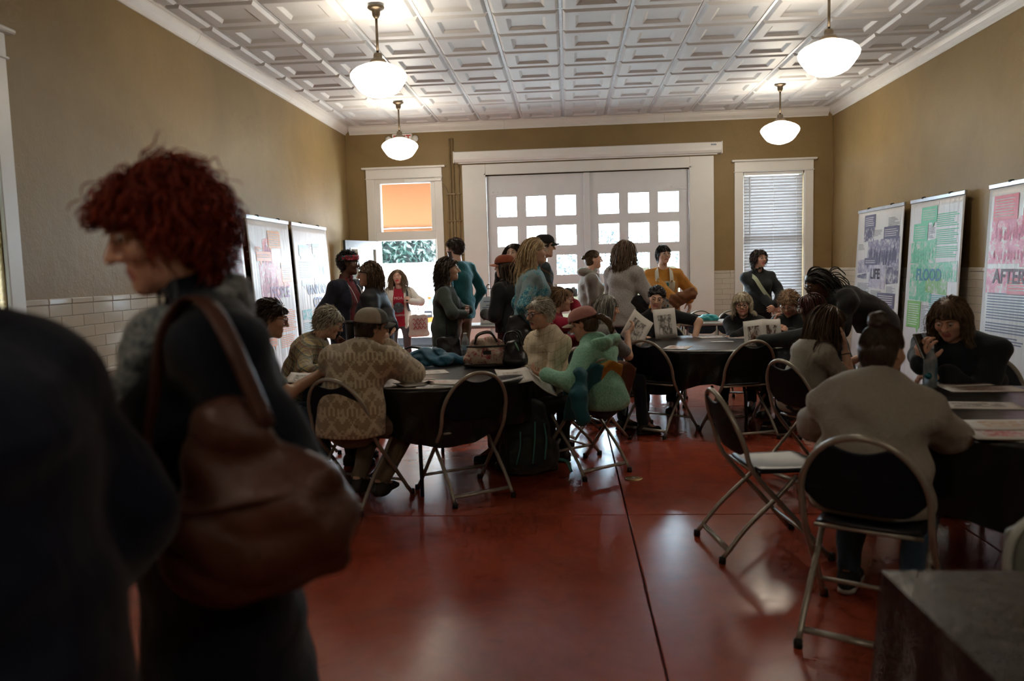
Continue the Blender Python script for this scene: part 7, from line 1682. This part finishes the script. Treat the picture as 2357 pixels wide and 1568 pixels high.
# jacket folded over the arms of the grey sweater, paper bag of the overalls wearer
q = at(1480, 705, 8.75); a_ = empty('carried_jacket', tuple(q), 0, 'black jacket carried over the arm of the grey flecked sweater', 'jacket')
f = Field((-.22, -.2, -.35), (.22, .2, .2), .012); f.ec((-.08, 0, .05), (.05, 0, -.20), (.09, .06), (.07, .05), (1, 0, 0), .03); f.cone((.0, .02, .06), (.08, .04, -.25), .06, .03, .03); f.wrinkle(.009, 1.8, 3); V, F = f.mesh(); obj('jacket_cloth', mesh_np('jacket_cloth', V, F, [C_black]), a_)
q = hand_at('P12', 'R'); a_ = empty('carried_brown_jacket', (q[0]+.02, q[1]-.02, q[2]), 0, 'tan brown garment bundled under the overalls bib', 'jacket')
f = Field((-.25, -.15, -.2), (.25, .15, .2), .012); f.ec((-.12, 0, -.03), (.10, -.02, .05), (.07, .05), (.07, .05), (0, 0, 1), .03); f.cone((-.02, 0, 0), (-.10, -.02, -.12), .06, .03, .03); f.wrinkle(.009, 2.0, 6); V, F = f.mesh(); obj('jacket_cloth', mesh_np('jacket_cloth', V, F, [fabric('tan_brown_cloth', (.19, .08, .035), 260)]), a_)
# tumbler, drink cup, phone
q = hand_at('P2', 'R'); tu = empty('insulated_tumbler', tuple(at(806, 762, 7.2)), 0, 'black and steel tumbler beside the black quilted jacket', 'tumbler')
MB().lathe([(.034, -.09), (.040, -.08), (.042, .06), (.042, .075), (.001, .078)], 22).build('cup_body', mat('black_tumbler', (.015, .016, .018), .3), tu); MB().lathe([(.0345, -.115), (.036, -.09), (.0405, -.078)], 22).build('steel_base', mat('brushed_steel', (.5, .48, .45), .25, 1), tu); MB().lathe([(.044, .07), (.044, .09), (.03, .096), (.001, .096)], 22).build('lid', M_cap, tu)
q = hand_at('P9', 'R'); cu = empty('drink_cup', tuple(q-np.array([0, 0, .06])), 0, 'dark drink in a clear cup held by the black cap wearer', 'cup')
MB().lathe([(.028, 0), (.037, .11), (.035, .11), (.027, .004)], 20, cap=False).build('cup_wall', M_pet, cu); MB().lathe([(.001, .004), (.027, .004), (.034, .085), (.001, .085)], 20).build('drink', mat('dark_cola', (.04, .008, .006), .1), cu)
q = hand_at('S14', 'R', .115); ph = empty('smartphone', tuple(q), math.radians(40), 'dark smartphone in the hand of the dark hoodie wearer', 'phone'); ph.rotation_euler = (math.radians(-25), 0, math.radians(35))
MB().bbox((-.037, -.005, -.075), (.037, .005, .075), .004).build('phone_body', mat('phone_black', (.01, .01, .012), .25), ph); MB().box((-.033, .0051, -.07), (.033, .0056, .07)).build('screen', mat('phone_screen', (.02, .025, .03), .1), ph); MB().bbox((.008, -.008, .04), (.030, -.005, .066), .002).build('camera_bump', M_cap, ph)
# brown leather shoulder bag of the red-haired passer-by
M_tan = mat('brown_bag_leather', (.060, .019, .011), .5, vary=(6, .25), bump=(14, .5, .02))
hb = empty('leather_shoulder_bag', tuple(at(576, 1125, 1.36)), math.radians(20), 'large brown leather shoulder bag on the passer-by in navy coat', 'bag')
f = Field((-.26, -.16, -.26), (.26, .18, .34), .011); f.ec((-.06, 0, -.10), (.09, 0, -.07), (.10, .075), (.09, .075), (0, 0, 1), .03); f.ec((0.0, 0, -.10), (-.04, 0, .14), (.165, .075), (.05, .03), (1, 0, 0), .05); f.ell((.10, 0, -.06), (.08, .07, .10), None, .04); f.wrinkle(.011, 1.5, 15); V, F = f.mesh(); obj('bag_body', mesh_np('bag_body', V, F, [M_tan]), hb)
Mi = (Matrix.Translation(hb.location) @ hb.rotation_euler.to_matrix().to_4x4()).inverted()
SLf = wpt('F1', 'SL'); strap(hb, [Mi @ Vector(p) for p in (at(618, 985, 1.36), at(538, 800, 1.34), at(483, 705, 1.36), at(433, 690, 1.42), at(378, 760, 1.40), at(358, 900, 1.38), at(350, 1050, 1.40), at(418, 1180, 1.44))], .020, .22, M_tan)
MB().tube(smooth_path([(-.13, -.055, -.02), (0, -.085, .0), (.13, -.06, .0)], 6), .005, 6).build('seam', M_tan, hb)
# things on the back tables
q = atz(1652, 733, .741); tl = empty('folded_bag', (1.72, 9.95, .742), .1, 'folded teal carrier bag on the pale back table', 'bag')
f = Field((-.22, -.16, -.01), (.22, .16, .14), .011); f.ec((-.10, 0, .03), (.10, 0, .03), (.10, .03), (.10, .03), (0, 1, 0), .02); f.ell((.02, .0, .06), (.10, .08, .025), None, .02); f.wrinkle(.008, 2.4, 3); f.plane((0, 0, .001), (0, 0, -1)); V, F = f.mesh(); obj('bag_cloth', mesh_np('bag_cloth', V, F, [fabric('bright_teal_nylon', (.03, .30, .31), 300, .5)]), tl)
for k in range(3): sheet(1.58+.05*k, 9.93, .7415+.003*k, 6*k, .30, .22, ['lowest sheet of paper beneath the teal carrier bag', 'middle sheet of paper beneath the teal carrier bag', 'top sheet of paper beneath the teal carrier bag'][k], (.5, .5, .5), 40+k)
sg = empty('sign_holder', (-1.02, 10.28, .742), math.radians(8), 'sign-up notice in an acrylic stand on the back left table', 'sign')
MB().box((-.13, -.003, .0), (.13, .003, .36), Matrix.Rotation(-.15, 4, 'X')).build('notice', M_paper, sg)
m = MB()
for k, wd in ((.30, .16), (.25, .1), (.22, .2), (.19, .2), (.16, .18), (.13, .2), (.10, .15)): m.box((-wd/2, -.0045, k-.006), (wd/2, -.0035, k+.006), Matrix.Rotation(-.15, 4, 'X'))
m.build('notice_text', mat('notice_print', (.2, .22, .3), .6), sg); MB().bbox((-.14, -.05, 0), (.14, .06, .008), .003).build('foot', thin_glass('acrylic', (.9, .92, .95), .3), sg)
wb_ = empty('wire_rack', (-.92, 10.48, .742), 0, 'small black wire rack behind the sign-up notice', 'rack')
for k in range(5): MB().tube([(-.16, 0, .02+.11*k), (.16, 0, .02+.11*k)], .005, 6).build('rail', M_cap, wb_)
for s in (-1, 1): MB().tube(smooth_path([(s*.16, 0, 0), (s*.16, 0, .46), (s*.12, 0, .52)], 4), .007, 6).build('upright', M_cap, wb_)
